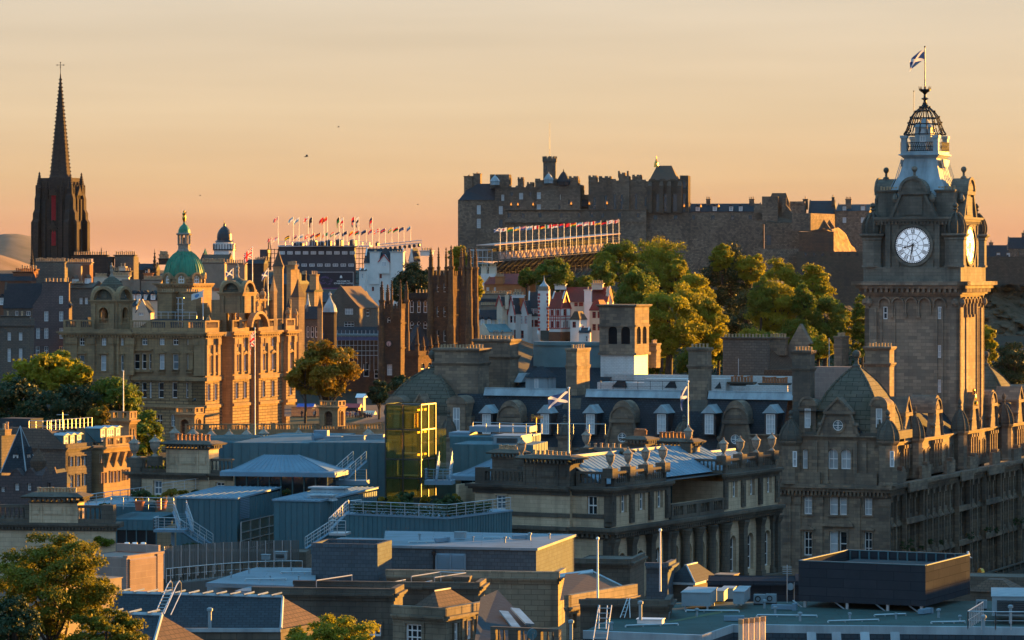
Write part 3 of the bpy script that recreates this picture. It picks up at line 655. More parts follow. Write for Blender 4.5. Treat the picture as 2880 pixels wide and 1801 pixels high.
def dome(t,fr,u,o,h,zb,zt,ball=True,mat=M_DOME):
 H=zt-zb;pr=[(1,0),(1.0,.08),(.95,.24),(.84,.42),(.68,.6),(.48,.77),(.28,.9),(.13,.985),(.11,1.0)]
 mb=MB().sqlathe(fr,u,o,[(h*a,zb+H*c)for a,c in pr])
 for sx in(-1,1):
  for sy in(-1,1):mb.path([fr.p(u+sx*h*a,o+sy*h*a,zb+H*c)for a,c in pr],.17,5)
 d=t.part('dome',mb,mat);x,y,_=fr.p(u,o,0);f=MB()
 f.lathe((x,y,zt-.05),[(.55,0),(.62,.3),(.3,.5),(.24,.95),(.34,1.1),(.2,1.25)],8)
 if ball:f.ball((x,y,zt+1.68),.56,14)
 else:f.lathe((x,y,zt+1.15),[(.3,0),(.55,.25),(.7,.6),(.62,.95),(.4,1.2),(.1,1.35)],10)
 t.part('finial',f,M_BALD,d)
 return d
ud=B.u(2409,-5.2);dome(hot,B,ud,-5.2,4.55,B.z(1215,ud,-5.2),B.z(1034,ud,-5.2))
mb=MB().box(B,ud-5.2,0,-12,-.02,zu-.2,B.z(1212,ud,-5));hot.part('roof_base',mb,M_BALD)
for px,kind in((2267,'arch'),(2468,'arch')):
 u=B.u(px);mb=MB();z0,z1=zu+.4,B.z(1142,u);wall(mb,B,u-1.1,u+1.1,z0,z1,[(u-.42,u+.42,z0+.9,z1-.35,False)],-.6,.2);mb.box(B,u-1.1,u-1.08,-4,-.61,z0,z1);mb.box(B,u+1.08,u+1.1,-4,-.61,z0,z1)
 mb.prism(B,arcpts(u,z1,1.2,sz=.72),-3.4,-.45);mb.arc(B,u,z1,.9,-.45,-.3,.3)
 d=hot.part('dormer',mb,M_BAL);window(hot,B,u-.42,u+.42,z0+.9,z1-.35,-.75,1,2,'c',parent=d)
for px in(2236,2509):
 u=B.u(px,1.3);z=B.z(1290,u);window(hot,B,u-.28,u+.28,z-1.0,z+1.0,1.33 if px<2300 else 1.26,1,2,'c')
uA,uB=B.u(1318),B.u(2200);zE=B.z(1262,B.u(1750));zT=B.z(1116,B.u(1750),-3);zT2=zT+.85
facade(hot,B,uL-2,wl,0,zE,[],M_BAL)
m=MB();m.poly([B.p(uA-3,0,zE),B.p(wl+4,0,zE),B.p(wl+4,-3.2,zT),B.p(uA-3,-3.2,zT)]);m.poly([B.p(uA-3,-3.2,zT),B.p(wl+4,-3.2,zT),B.p(wl+4,-14,zT),B.p(uA-3,-14,zT)]);hot.part('mansard_roof',m,M_SLATE)
m=MB();a=B.u(1364,-3);
for(pa,pb)in((1362,1592),(1648,1936),(1992,2230)):
 x0,x1=B.u(pa,-3),B.u(pb,-3);m.frus(B,(x0,x1,-3.6,-2.7),(x0,x1,-3.6,-3.15),zT-.12,zT2-.1);m.box(B,x0,x1,-3.7,-3.1,zT2-.097,zT2+.06)
hot.part('lead_ridge',m,M_LEAD)
for px in(1369,1533,1661,1861,1995,2168):
 u=B.u(px);z0=B.z(1224,u);z1=B.z(1163,u);dormer(hot,B,u,1.75,z0,z1,.1,3.0,M_BLACKP,M_LEAD,'s34c',1.05)
for px,oc in((1435,False),(1752,True),(2070,True)):
 u=B.u(px);gable_front(hot,B,u,zE-.3,5.0,B.z(1127,u)-zE+.3,'arch',oc,.2,2.6)
for px in(1390,1590,1925,2222,1700,2110):
 u=B.u(px,.4);x,y,_=B.p(u,.6,0);
 if px in(1590,1925):turret(hot,(x,y),1.1,zE-1,B.z(1226,u),B.z(1165,u),M_BAL,M_BALD)
def chim(pa,pb,pt,pbm,o0,dep,n,mat=M_BAL,pot='small',fr=B,t=None,**k):
 u0,u1=fr.u(pa,o0),fr.u(pb,o0);return chimney(t or hot,fr,u0,u1,o0-dep,o0,fr.z(pbm,(u0+u1)/2,o0),fr.z(pt,(u0+u1)/2,o0),n,mat,pot,**k)
chim(1222,1345,980,1120,-4.5,3.6,14,cap=.5)
chim(1334,1434,954,1120,-13,3.0,9,cap=.5)
chim(1592,1622,980,1150,-3.2,4.6,5,cap=.5,rows=1);chim(1936,1988,978,1160,-3.0,1.8,5,cap=.5);chim(2228,2279,986,1160,-3.0,1.8,6,cap=.5)
chim(2434,2502,975,1140,-15,2.0,8,cap=.5)
for px in(1605,1960,2252):
 u=B.u(px,-2);m=MB().frus(B,(u-1.7,u+1.5,-4,-.9),(u-1.2,u+1.1,-4,-3),zE+1.6,zT-.3);hot.part('chimney_spur',m,M_BALD)
ud=B.u(1213,-5.5);zb=B.z(1140,ud,-5.5)
m=MB().box(B,uL,B.u(1330,-1),-13,-.4,0,zb-1.2);hot.part('pavilion_wall',m,M_BAL)
dome(hot,B,ud,-6.2,4.9,zb-1.19,B.z(1036,ud,-5.5),False)
for px,kk in((1112,'arch'),(1180,'point'),(1283,'arch')):
 u=B.u(px,.2);z0=zb-4.5
 if kk=='point':gable_front(hot,B,u,z0,4.6,B.z(1108,u)-z0,'point',False,.1,3)
 else:
  m=MB();z1=B.z(1136,u);wall(m,B,u-1.3,u+1.3,z0,z1,[(u-.5,u+.5,z0+1.4,z1-.5,False)],.2,.2);m.box(B,u-1.3,u+1.3,-3.4,0,z0,z1-.004);m.prism(B,arcpts(u,z1,1.4,sz=.75),-3.4,.35)
  d=hot.part('dormer',m,M_BAL);window(hot,B,u-.5,u+.5,z0+1.4,z1-.5,.05,2,2,'c',parent=d)
m=MB();cornice(m,B,uL,B.u(1330),zb-4.5,.8,.6);hot.part('cornice',m,M_BAL)
u=B.u(1262,.3);turret(hot,B.p(u,.3,0),1.05,zb-9,zb-3.9,zb-.2,M_BAL,M_BALD)
oC=-14
m=MB().box(B,B.u(1500,-19),B.u(1705,-19),-21.5,-19,zT-2,B.z(962,B.u(1600,-19),-19));
x0,x1=B.u(1508,-19),B.u(1705,-19);zq=B.z(962,x0,-19);m.box(B,x0-.3,x1+.3,-21.8,-18.7,zq-.45,zq+.02);hot.part('plant_room',m,M_TEAL)
m=MB();x0,x1=B.u(1444,-13.5),B.u(1694,-13.5);z0,z1=B.z(1102,x0,-13.5),B.z(985,x0,-19)
m.poly([B.p(x0,-13.5,z0),B.p(x1,-13.5,z0),B.p(x1,-19,z1-2.3),B.p(x0,-19,z1-2.3)]);xm=B.u(1510,-19);m.poly([B.p(x0,-18.9,z1-2.3),B.p(xm,-18.9,z1-2.3),B.p(xm,-21,z1),B.p(x0,-21,z1)]);m.poly([B.p(x0,-13.5,z0),B.p(x0,-19,z1-2.3),B.p(x0,-21,z1),B.p(x0,-24,z0)]);hot.part('slate_roof',m,M_SLATE)
m=MB().box(B,x0-.2,xm,-21.6,-20.9,z1-.05,z1+.4);hot.part('lead_ridge',m,M_LEAD)
u0,u1=B.u(1478,-11),B.u(1562,-11);z0,z1=B.z(1098,u0,-11),B.z(1062,u0,-11);m=MB();um=(u0+u1)/2
wall(m,B,u0,u0+(u1-u0)*.74,z0,z1,[(um-.9,um-.3,z0+.2,z1-.15,False)],-11,.2);m.box(B,u0,u0+(u1-u0)*.74,-14,-11.2,z0,z1-.003);c=hot.part('stair_house',m,M_LEAD)
m=MB().hip(B,u0-.1,u0+(u1-u0)*.8,-14.5,-10.7,z1+.003,B.z(1031,u0,-11),(u1-u0)*.36,1.8);hot.part('stair_house_roof',m,M_SLATE,c);window(hot,B,um-.9,um-.3,z0+.2,z1-.15,-11.12,1,1,'c',parent=c)
u0,u1=B.u(1448,-14.6),B.u(1470,-14.6);m=MB();z=B.z(1075,u0,-15);m.frus(B,(u0,u1,-15.6,-14.2),(u0+.3,u1+.3,-16.6,-15.2),z,z+1.2);hot.part('skylight',m,M_LEAD)
V=Fr(0,0,-23,at=B.p(B.u(1784,-17),-17,0)[:2]);VR=V.right();v0=V.u(1689);vd=VR.u(1822);zt=V.z(857,0);zm=V.z(1000,0);zb=V.z(1105,0)
m=MB();m.box(V,v0,0,-vd,0,zb,zm);hot.part('vent_shaft',m,M_WBRK)
ops=[];ua=lambda f:v0*(1-f)
for f0,f1 in((.24,.50),(.62,.88)):ops.append((v0+(-v0)*f0,v0+(-v0)*f1,zm+(zt-zm)*.22,zm+(zt-zm)*.57,True))
m=MB();wall(m,V,v0-.12,.12,zm+.003,zt-1.1,ops,.12,.5)
opr=[(vd*.12,vd*.42,ops[0][2],ops[0][3],True),(vd*.55,vd*.85,ops[0][2],ops[0][3],True)]
wall(m,VR,-.12,vd+.12,zm+.003,zt-1.1,opr,.12,.5)
m.box(V,v0-.1,-.6,-vd,-.6,zm+.003,zt-1.0)
for fr,e in((V,(v0,0)),(VR,(0,vd))):
 m.box(fr,e[0]-.25,e[1]+.25,.13,.35,zm+.01,zm+.35);m.box(fr,e[0]-.2,e[1]+.2,.13,.28,zt-3.0,zt-2.75)
m.box(V,v0-.15,.15,-vd-.1,.16,zt-1.097,zt-.4);m.frus(V,(v0-.2,.2,-vd-.2,.2),(v0-.5,.5,-vd-.5,.5),zt-.397,zt-.16);m.box(V,v0-.5,.5,-vd-.5,.5,zt-.157,zt)
vt=hot.part('vent_tower',m,M_BAL);lv=MB()
for fr,oo in((V,ops),(VR,opr)):
 for a,b,c,d,_ in oo:
  n=11
  for k in range(n):z=c+(d-c-.1)*(k+.5)/n;lv.add([fr.p(a,.05,z-.13),fr.p(b,.05,z-.13),fr.p(b,-.3,z+.1),fr.p(a,-.3,z+.1)],[(0,1,2,3)])
hot.part('louvre',lv,M_BLACKP,vt)
chim(1822,1846,966,1035,-24,1.6,4)
m=MB();x0,x1=B.u(1690,-12),B.u(2236,-12);z0=zT-.2
for pa,pb,pt,o,d in((1700,2240,1056,-17,1),(1680,1812,1076,-11.6,3),(1812,1930,1066,-11.4,3.5),(1996,2040,1066,-11.4,3),(2098,2215,1084,-11.2,2),(1930,1990,1080,-11.3,2)):
 a,b=B.u(pa,o),B.u(pb,o);m.box(B,a,b,o-d,o,z0,B.z(pt,(a+b)/2,o))
hot.part('rooftop_court',m,M_WBRK)
m=MB()
for pa,pb in((1722,1765),(1870,1905),(2010,2030)):
 a,b=B.u(pa,-11.5),B.u(pb,-11.5);m.poly([B.p(a,-11.36,zT+.9),B.p(b,-11.36,zT+.9),B.p(b-.3,-11.36,zT+1.8),B.p(a+.8,-11.36,zT+1.8)])
hot.part('vent_opening',m,M_DFELT)
m=MB();rail(m,[B.p(B.u(1690,-5),-5,zT+.4),B.p(B.u(1934,-5),-5,zT+.4)],1.6,.03,1.7,(1.0,.55));hot.part('railing',m,M_IRON)
chim(2052,2115,1075,1086,-12,.9,7,M_BALD,'red',string=False);chim(2140,2212,1078,1090,-12,1,9,M_BALD,'red',string=False)
chim(2033,2158,949,1070,-24,1.0,13,M_RUB,'small',cap=.3,string=False,s=.9);chim(2162,2208,949,1000,-27,1.2,6,M_BAL,'small',cap=.3)
m=MB();x0,x1=B.u(2150,-24),B.u(2235,-24);z0=B.z(1040,x0,-24)
m.add([B.p(x0,-24,z0),B.p(x1,-24,z0),B.p(x1-.5,-28,z0+.2),B.p(x0,-28,z0+3.6)],[(0,1,2,3)]);m.box(B,B.u(2150,-23.5),B.u(2240,-23.5),-24.5,-23.4,z0-4,z0-.02);hot.part('slate_roof',m,M_SLATEB)
m=MB();x0,x1=B.u(2216,-28),B.u(2280,-28);z0,z1=B.z(972,x0,-28),B.z(911,x0,-28);m.prism(B,[(x0,z0-3),(x1-.6,z0-3),(x1-.6,z0),(x1,z0+.3),((x0+x1)/2+.1,z1),(x0,z0)],-29.2,-28);hot.part('gable_head',m,M_BAL)
chim(2346,2368,946,1032,-38,3.1,5,M_BAL,'small',cap=.4)
m=MB().box(B,B.u(2290,-14),B.u(2400,-14),-16,-14,zT-2,B.z(1032,B.u(2330,-14),-14));hot.part('parapet_wall',m,M_PINK)
m=MB().tube(B.p(B.u(2332,-16),-16,B.z(1032,-5,-16)),B.p(B.u(2332,-16),-16,B.z(952,-5,-16)),.05).tube(B.p(B.u(2077,-13),-13,B.z(1085,-20,-13)),B.p(B.u(2077,-13),-13,B.z(1010,-20,-13)),.04);hot.part('aerial',m,M_GALV)
m=MB().box(B,B.u(2030,-25),B.u(2500,-26),-40,-25,0,zT-1);hot.part('rear_wall',m,M_RUB)
L2=84;rows=[(zc-4.2,zc-1.75,'s12'),(zc-8.8,zc-5.6,'sp12'),(zc-13.6,zc-10.2,'sr12'),(zc-18.5,zc-15.4,'s12')]
bays=[2.6+i*2.75 for i in range(29)]
facade(hot,BR,0,L2,0,zc-1.0,[q for q in grid(bays,1.25,rows,'s')],M_BAL,.35)
pz=zc+4.6;facade(hot,BR,0,L2,zc+.003,pz,grid([2.6+i*2.75 for i in range(29)],1.0,[(zc+.9,zc+3.5,'sa12')],'s'),M_BAL,.3,o=-1.4)
m=MB();cornice(m,BR,0,L2,zc,1.6,1.1,dent=.5)
for i in range(30):
 x=1.2+i*2.75;m.box(BR,x-.22,x+.22,.004,.32,zc-20,zc-2.2);m.box(BR,x-.36,x+.36,.004,.5,zc-2.2+.003,zc-1.3);m.box(BR,x-.3,x+.3,.004,.45,zc-10,zc-9.5)
for a,b in((6.2,14.4),(30.9,36.8),(44.6,52.9),(64,72)):
 m.box(BR,a,a+.3,.33,.9,zc-20,zc-1.0);m.box(BR,b-.3,b,.33,.9,zc-20,zc-1.0);m.box(BR,a,b,.5,.95,zc-5.3,zc-4.6);m.box(BR,a,b,.5,.95,zc-9.9,zc-9.2)
 m.box(BR,a,b,1.1,1.35,zc-1.2,zc+.03)
for i in range(7):a=3+i*11.6;m.box(BR,a,a+4.2,.1,.55,zc+.004,zc+1.7);m.box(BR,a+1.6,a+2.6,.1,.8,zc+1.7,zc+2.1)
cornice(m,BR,0,L2,pz+.4,.5,.5,o=-1.4);hot.part('street_cornice',m,M_BAL)
m=MB();m.poly([BR.p(0,-1.6,pz+.3),BR.p(L2,-1.6,pz+.3),BR.p(L2,-5.6,pz+4.6),BR.p(0,-5.6,pz+4.6)]);m.poly([BR.p(0,-5.6,pz+4.6),BR.p(L2,-5.6,pz+4.6),BR.p(L2,-12,pz+4.6),BR.p(0,-12,pz+4.6)]);hot.part('street_roof',m,M_SLATE)
for px,pt,kind in((2549,1116,'point'),(2634,1112,'arch'),(2737,1125,'point'),(2790,1104,'arch'),(2866,1094,'point'),(2905,1090,'arch')):
 u=BR.u(px,-1.2);z0=pz+.4;gable_front(hot,BR,u,z0,4.6,max(5.2,B.z(pt,0,0)*0+BR.z(pt,u,-1.2)-z0),kind,False,-1.1,3.4)
 m=MB()
 for s in(-1.9,-.75,.55,1.7):m.box(BR,u+s,u+s+.3,-1.38,-.95,zc+1.4,pz-.1);m.box(BR,u+s-.1,u+s+.4,-1.38,-.8,pz-.55,pz-.1)
 hot.part('pilaster',m,M_BAL)
for px,r in((2573,1.15),(2700,1.1),(2823,1.25)):
 u=BR.u(px,-.8);turret(hot,BR.p(u,-.8,0),r,zc+.02,pz+.6,pz+5.0,M_BAL,M_BALD)
u=BR.u(2737,-1.2);z0=BR.z(1138,u,-1.2);x,y,_=BR.p(u,-1.1,0)
m=MB().lathe((x,y,z0),[(.5,0),(.55,.4),(.3,.6),(.36,1.0),(.28,1.5),(.15,1.7),(.2,1.9),(.16,2.1),(.02,2.25)],8);hot.part('statue',m,M_GOLD)
d2=BR.u(2800,-8);dome(hot,BR,d2,-9.5,4.4,BR.z(1165,d2,-8),BR.z(1030,d2,-8))
m=MB();balustrade(m,BR,34,62,zc-15.4,1.15,2.0,.42,3.2);m.box(BR,34,62,.1,2.05,zc-15.9,zc-15.4-.004)
balustrade(m,BR,3,30,zc-14.9,1.0,1.5,.42,3.2);m.box(BR,3,30,.1,1.55,zc-15.3,zc-14.9-.004);hot.part('balcony',m,M_BALD)
for i,(px,py,s)in enumerate(((2547,1535,26),(2561,1527,18),(2569,1548,12),(2592,1540,10),(2617,1524,14),(2648,1526,11),(2731,1507,20),(2778,1490,14),(2803,1492,13),(2858,1467,18),(2877,1465,16))):
 u=BR.u(px,1.2);Y=BR.Y(u,1.2);bush(px,Y,py-s*.8,py+s*.8,s*1.5,['round clipped box ball on the hotel balcony','dark round shrub beside the box ball on the hotel balcony','small leafy tuft below the balcony box balls','thin potted fern on the hotel balcony rail','bushy shrub before a pedimented hotel window','small pointed conifer on the hotel balcony','rounded tree in front of the white framed hotel bay window','slim pointed shrub right of the hotel bay window','spreading dark shrub along the far hotel balcony','big dark shrub at the right edge of the hotel balcony','outermost shrub at the right end of the hotel balcony'][i],None,260,.09,group='shrubs on the hotel balcony')
K=Fr(2700,466,-23);KR=K.right();k0=K.u(2432);kd=-k0*.93;W_=-k0;ctr=K.p(k0/2,-kd/2,0)
tw=T('clock_tower','tall stone clock tower with white dial, corner turrets and pale lead spire roof','clock tower',(ctr[0],ctr[1],0))
KB=Fr(0,0,157,at=K.p(k0,-kd,0)[:2]);KL=K.left(k0,-kd)if False else Fr(0,0,-113,at=K.p(k0,-kd,0)[:2])
SIDES=[(K,k0,0),(KR,0,kd),(Fr(0,0,157,at=K.p(0,-kd,0)[:2]),0,W_),(Fr(0,0,-113,at=K.p(k0,-kd,0)[:2]),0,kd)]
z=lambda py:K.z(py,0);zcs=z(792);zar=z(838)
wk=pxw(K,[(2484,863,2496,898,'12d'),(2637,863,2648,898,'12c'),(2637,971,2648,1007,'12c'),(2637,1068,2648,1105,'12c')],-.3)
facade(tw,K,k0,0,0,z(806),wk,M_BALT,.2,o=-.3)
m=MB()
for fr,a,b in SIDES[1:]:m.box(fr,a,b,-.6,-.3,0,z(806))if fr is not KR else wall(m,fr,a,b,0,z(806),[],-.3)
tw.part('wall',m,M_BALT)
m=MB()
for fr,a,b in SIDES:
 L=b-a
 for f0,f1,o in((0,.125,0),(.155,.18,-.12),(.30,.32,-.14),(.74,.762,-.14),(.80,.822,-.12),(.88,1,0)):
  m.box(fr,a+L*f0,a+L*f1,-.55,o,0,z(868))
 n=5;zs=z(855);cs=(.207,.35,.49,.63,.785)
 for i,f in enumerate(cs):
  u=a+L*f;r=.72;m.arc(fr,u,zs,r,-.296,.16,.2,n=10)
  for e in(-1,1):m.box(fr,u+e*(r+.1)-.11,u+e*(r+.1)+.11,-.296,.02,zs-(.5 if i in(0,4)else 1.5),zs)
  if 0<i<4:m.box(fr,u-r-.35,u-r+.1,-.296,.14,zs-1.9,zs-1.5)
 m.box(fr,a,b,-.296,.05,z(833),z(806)-.003);
 for f in(0.0,.9):m.lathe(fr.p(a+L*(f+.05),.1,zs-.3),[(.25,0),(.5,.35),(.42,.8),(.2,1.0)],8)
 cornice(m,fr,a,b,zcs,1.75,1.5,dent=.72,e0=1,e1=1)
 m.box(fr,a-.1,b+.1,.03,.1,z(826),z(820))
tw.part('shaft_trim',m,M_BALT)
zs0,zs1=zcs+.003,z(752);i0=.35
m=MB();m.box(K,k0-.15,.15,-kd-.15,.15,zs0,zs1);tw.part('stage_base',m,M_STG)
m=MB();ztop=z(612);m.box(K,k0+1.0,-1.0,-kd+1.0,-1.0,zs1,ztop)
for fr,a,b in SIDES:
 c=(a+b)/2;m.box(fr,c-3.6,c+3.6,-1.0,-.45,zs1+.003,ztop-.8);cornice(m,fr,a+1.2,b-1.2,ztop+.1,1.1,.7,o=-.45,dent=.5)
 for e in(-1,1):m.box(fr,c+e*3.5-.35,c+e*3.5+.35,-.446,-.15,zs1+.01,ztop-1.0)
 m.arc(fr,c,z(690),2.56,-.44,-.14,.36,0,360,28)
 for ex in(-1,1):
  for ez in(-1,1):m.box(fr,c+ex*2.45-.5,c+ex*2.45+.5,-.44,-.3,z(690)+ez*2.5-.5,z(690)+ez*2.5+.5)
tw.part('clock_stage',m,M_STG)
for u,o in((k0+.9,-.9),(-.9,-.9),(k0+.9,-kd+.9),(-.9,-kd+.9)):
 x,y,_=K.p(u,o,0);za,zb_=zs1+.004,z(662)
 mb=MB().lathe((x,y,za),[(1.55,0),(1.55,.25),(1.42,.3),(1.42,zb_-za-.7),(1.56,zb_-za-.55),(1.52,zb_-za-.3),(1.9,zb_-za),(1.92,zb_-za+.22),(1.5,zb_-za+.26)],8,R(22.5-23));b=tw.part('turret',mb,M_STG)
 rm=MB();H=z(568)-zb_-.25;pr=[(1.28,0),(1.42,.1),(1.42,.25),(1.2,.42),(.8,.56),(.4,.66),(.2,.73),(.42,.77),(.2,.82),(.42,.88),(.3,.94),(.03,1.0)];pr=[(a,c*H)for a,c in pr];rm.lathe((x,y,zb_+.26),[(a*.72 if i<6 else a,c)for i,(a,c)in enumerate(pr)],8,R(-.5))
 for j in range(8):
  a=R(22.5-23)+2*math.pi*j/8;rm.path([(x+q*math.cos(a),y+q*math.sin(a),zb_+.26+c)for q,c in pr[:6]],.17,5)
 tw.part('turret_roof',rm,M_BALD,b)
def roman(n):return{1:'I',2:'II',3:'III',4:'IIII',5:'V',6:'VI',7:'VII',8:'VIII',9:'IX',10:'X',11:'XI',12:'XII'}[n]
def clockface(t,fr,u,zc_,r,o,lab):
 fm=M_DIAL;d=t.part('clock_dial',MB().prism(fr,arcpts(u,zc_,r,0,352.5,48),o,o+.05),fm,label=lab)
 k=MB();k.arc(fr,u,zc_,r*.97,o+.053,o+.16,r*.07,0,360,40);k.arc(fr,u,zc_,r*.90,o+.053,o+.08,r*.018,0,360,40);k.arc(fr,u,zc_,r*.60,o+.053,o+.08,r*.022,0,360,36)
 def bar(p,q,w,oo=.054,th=.03):
  (x0,y0),(x1,y1)=p,q;L=math.hypot(x1-x0,y1-y0);nx,ny=-(y1-y0)/L*w/2,(x1-x0)/L*w/2
  k_.prism(fr,[(u+x0+nx,zc_+y0+ny),(u+x0-nx,zc_+y0-ny),(u+x1-nx,zc_+y1-ny),(u+x1+nx,zc_+y1+ny)],o+oo,o+oo+th)
 k_=k;pol=lambda a,rr:(rr*math.sin(R(a)),rr*math.cos(R(a)))
 for i in range(60):bar(pol(i*6,r*.905),pol(i*6,r*.985),r*.035)
 for i in range(1,13):
  s=roman(i);wds={'I':.052,'V':.11,'X':.12};tot=sum(wds[c]for c in s);x=-tot/2;a=i*30;ux,uy=math.sin(R(a)),math.cos(R(a));tx,ty=math.cos(R(a)),-math.sin(R(a))
  pt=lambda xx,rr:(tx*xx*r+ux*rr*r,ty*xx*r+uy*rr*r)
  for c in s:
   w_=wds[c];
   if c=='I':bar(pt(x+w_/2,.64),pt(x+w_/2,.875),r*.03)
   elif c=='V':bar(pt(x+.015,.875),pt(x+w_/2,.64),r*.036);bar(pt(x+w_-.015,.875),pt(x+w_/2,.64),r*.018,.055)
   else:bar(pt(x+.015,.875),pt(x+w_-.015,.64),r*.036);bar(pt(x+w_-.015,.875),pt(x+.015,.64),r*.018,.055)
   x+=w_
 for i in range(6):
  a=i*60;p0,p1,p2=pol(a,r*.33),pol(a-30,r*.6),pol(a+30,r*.6);bar((0,0),pol(a+30,r*.19),r*.02);bar(pol(a+30,r*.3),p0,r*.02);bar(pol(a+30,r*.3),pol(a+60,r*.33),r*.02)
  bar(pol(a+30,r*.3),pol(a+30,r*.6),r*.02);bar((0,0),p0,r*.02);bar(p0,pol(a,r*.6),r*.012)
 t.part('numeral',k,M_IRON,d)
 h=MB();k_=h;a=256;bar(pol(a+180,r*.1),pol(a,r*.42),r*.06,.09);bar(pol(a,r*.40),pol(a,r*.5),r*.12,.092);bar(pol(a,r*.48),pol(a,r*.62),r*.04,.09);t.part('hour_hand',h,M_IRON,d)
 h=MB();k_=h;a=190;bar(pol(a+180,r*.14),pol(a,r*.86),r*.05,.13);bar(pol(a,r*.1),pol(a,r*.5),r*.075,.132);h.prism(fr,arcpts(u,zc_,r*.07,0,330,12),o+.14,o+.19);t.part('minute_hand',h,M_IRON,d)
m_,t_,b_=newmat('opal_dial');b_.inputs['Base Color'].default_value=(.80,.82,.84,1);b_.inputs['Roughness'].default_value=.3;b_.inputs['Emission Color'].default_value=(.8,.88,1,1);b_.inputs['Emission Strength'].default_value=.07;M_DIAL=m_
for fr,a,b in SIDES[:2]:clockface(tw,fr,(a+b)/2,z(690),2.5,-.4,'white dial facing the camera' if fr is K else 'sunlit dial on the right face')
zg=ztop+.11
for fr,a,b in SIDES:
 c=(a+b)/2;m=MB();zh=z(546);zarc=z(541)
 m.prism(fr,[(c-3.25,zg),(c+3.25,zg),(c+1.75,zh),(c-1.75,zh)],-2.6,-.5)
 for e in(-1,1):m.prism(fr,[(c+e*3.3,zg+.004),(c+e*2.85,zg+.004),(c+e*1.5,zh),(c+e*1.85,zh)][::e],-.496,-.2)
 m.box(fr,c-1.35,c+1.35,-.496,-.36,zg+.3,zh-.3);m.box(fr,c-2.05,c+2.05,-2.6,-.1,zh+.003,zarc+.25)
 m.prism(fr,arcpts(c,zarc+.254,1.85,sz=.98,n=16),-2.6,-.25);m.arc(fr,c,zarc+.254,1.6,-.25,-.02,.38);m.prism(fr,arcpts(c,zarc+.4,1.1,sz=.9),-.246,-.16)
 x,y,_=fr.p(c,-1.2,0);m.lathe((x,y,zarc+2.05),[(.5,0),(.4,.25),(.18,.35),(.18,.8),(.26,.9)],8);m.ball((x,y,zarc+3.3),.42,10)
 m.lathe(fr.p(c-2.6,-.8,zh-1.0),[(.3,0),(.5,.4),(.3,.9),(.1,1.2)],6);m.lathe(fr.p(c+2.6,-.8,zh-1.0),[(.3,0),(.5,.4),(.3,.9),(.1,1.2)],6)
 tw.part('aedicule',m,M_STG)
m=MB();m.box(K,k0+2.2,-2.2,-kd+2.2,-2.2,zg,z(548));tw.part('attic',m,M_STG)
for u,o in((k0+1.35,-1.9),(-3.9,-1.9),(-3.9,-kd+3.6),(k0+1.35,-kd+3.6)):chimney(tw,K,u,u+2.55,o-1.7,o,zg-.2,z(532),6,M_STG,'small',.4,False)
cu,cw=k0/2,-kd/2;zr0,zr1=z(552),z(441)
H=zr1-zr0;m=MB().sqlathe(K,cu,cw,[(4.15,zr0),(3.75,zr0+H*.18),(3.0,zr0+H*.5),(2.55,zr0+H*.75),(2.3,zr1)]);roof=tw.part('spire_roof',m,M_LEAD)
m=MB()
for fr,a,b in SIDES:
 c=(a+b)/2;hw=(b-a)/2;d_=hw
 for k in range(-3,4):
  P0=fr.p(c+k*1.1,-hw+4.17,zr0);P1=fr.p(c+k*.62,-hw+2.33,zr1);mid=fr.p(c+k*.8,-hw+3.02,zr0+H*.5);m.path([P0,mid,P1],.05,4)
 m.prism(fr,arcpts(c,zr1-.2,1.5,180,360,sz=.8),-hw+2.3,-hw+2.62)
tw.part('lead_roll',m,M_LEAD,roof)
zl=z(421);m=MB().sqlathe(K,cu,cw,[(2.4,zr1+.003),(2.75,zr1+.35),(2.95,zr1+.4),(2.95,zr1+.55),(2.7,zr1+.6),(2.7,zl)]);tw.part('lantern_base',m,M_LEAD)
zp=z(376);m=MB()
for sx in(-1,1):
 for sy in(-1,1):
  m.box(K,cu+sx*2.3-.36,cu+sx*2.3+.36,cw+sy*2.3-.36,cw+sy*2.3+.36,zl+.003,zp-.4);m.box(K,cu+sx*2.3-.48,cu+sx*2.3+.48,cw+sy*2.3-.48,cw+sy*2.3+.48,zp-.397,zp)
tw.part('lantern_post',m,M_LEAD)
zh0,zh1=z(352),z(324);m=MB();wall(m,K,cu-1.1,cu+1.1,zl+.003,zh0,[(cu-.45,cu+.4,zl+.6,zl+2.2,False)],cw+1.1,.15);m.box(K,cu-1.1,cu+1.1,cw-1.1,cw+.9,zl+.003,zh0-.003);m.arc(K,cu-.02,z(363),.34,cw+1.103,cw+1.18,.12,0,360,14)
hs=tw.part('lantern_house',m,M_LEAD);m=MB().sqlathe(K,cu,cw,[(1.35,zh0),(.85,zh0+(zh1-zh0)*.4),(.3,zh1-.15),(.05,zh1)]);tw.part('lantern_roof',m,M_LEAD,hs)
window(tw,K,cu-.45,cu+.4,zl+.6,zl+2.2,cw+.98,2,2,'c',parent=hs);m=MB().prism(K,arcpts(cu-.02,z(363),.34,0,340,14),cw+1.102,cw+1.12);tw.part('round_window',m,G_C,hs)
m=MB()
for fr,a,b in SIDES:
 c=(a+b)/2;hw=(b-a)/2;o=-hw+2.45
 for k in range(13):u=c-1.9+3.8*k/12;m.tube(fr.p(u,o,zl),fr.p(u+(.3 if k<12 else 0),o,zl+1.25),.035,4);m.tube(fr.p(u,o,zl+1.25),fr.p(u+(.3 if k<12 else 0),o,zl+.1),.03,4)
 for h in(.1,.65,1.25):m.tube(fr.p(c-1.95,o,zl+h),fr.p(c+1.95,o,zl+h),.05,4)
tw.part('balcony_grille',m,M_IRON)
m=MB();x,y,_=K.p(cu,cw,0);zk0,zk1=z(374),z(284);Hk=zk1-zk0
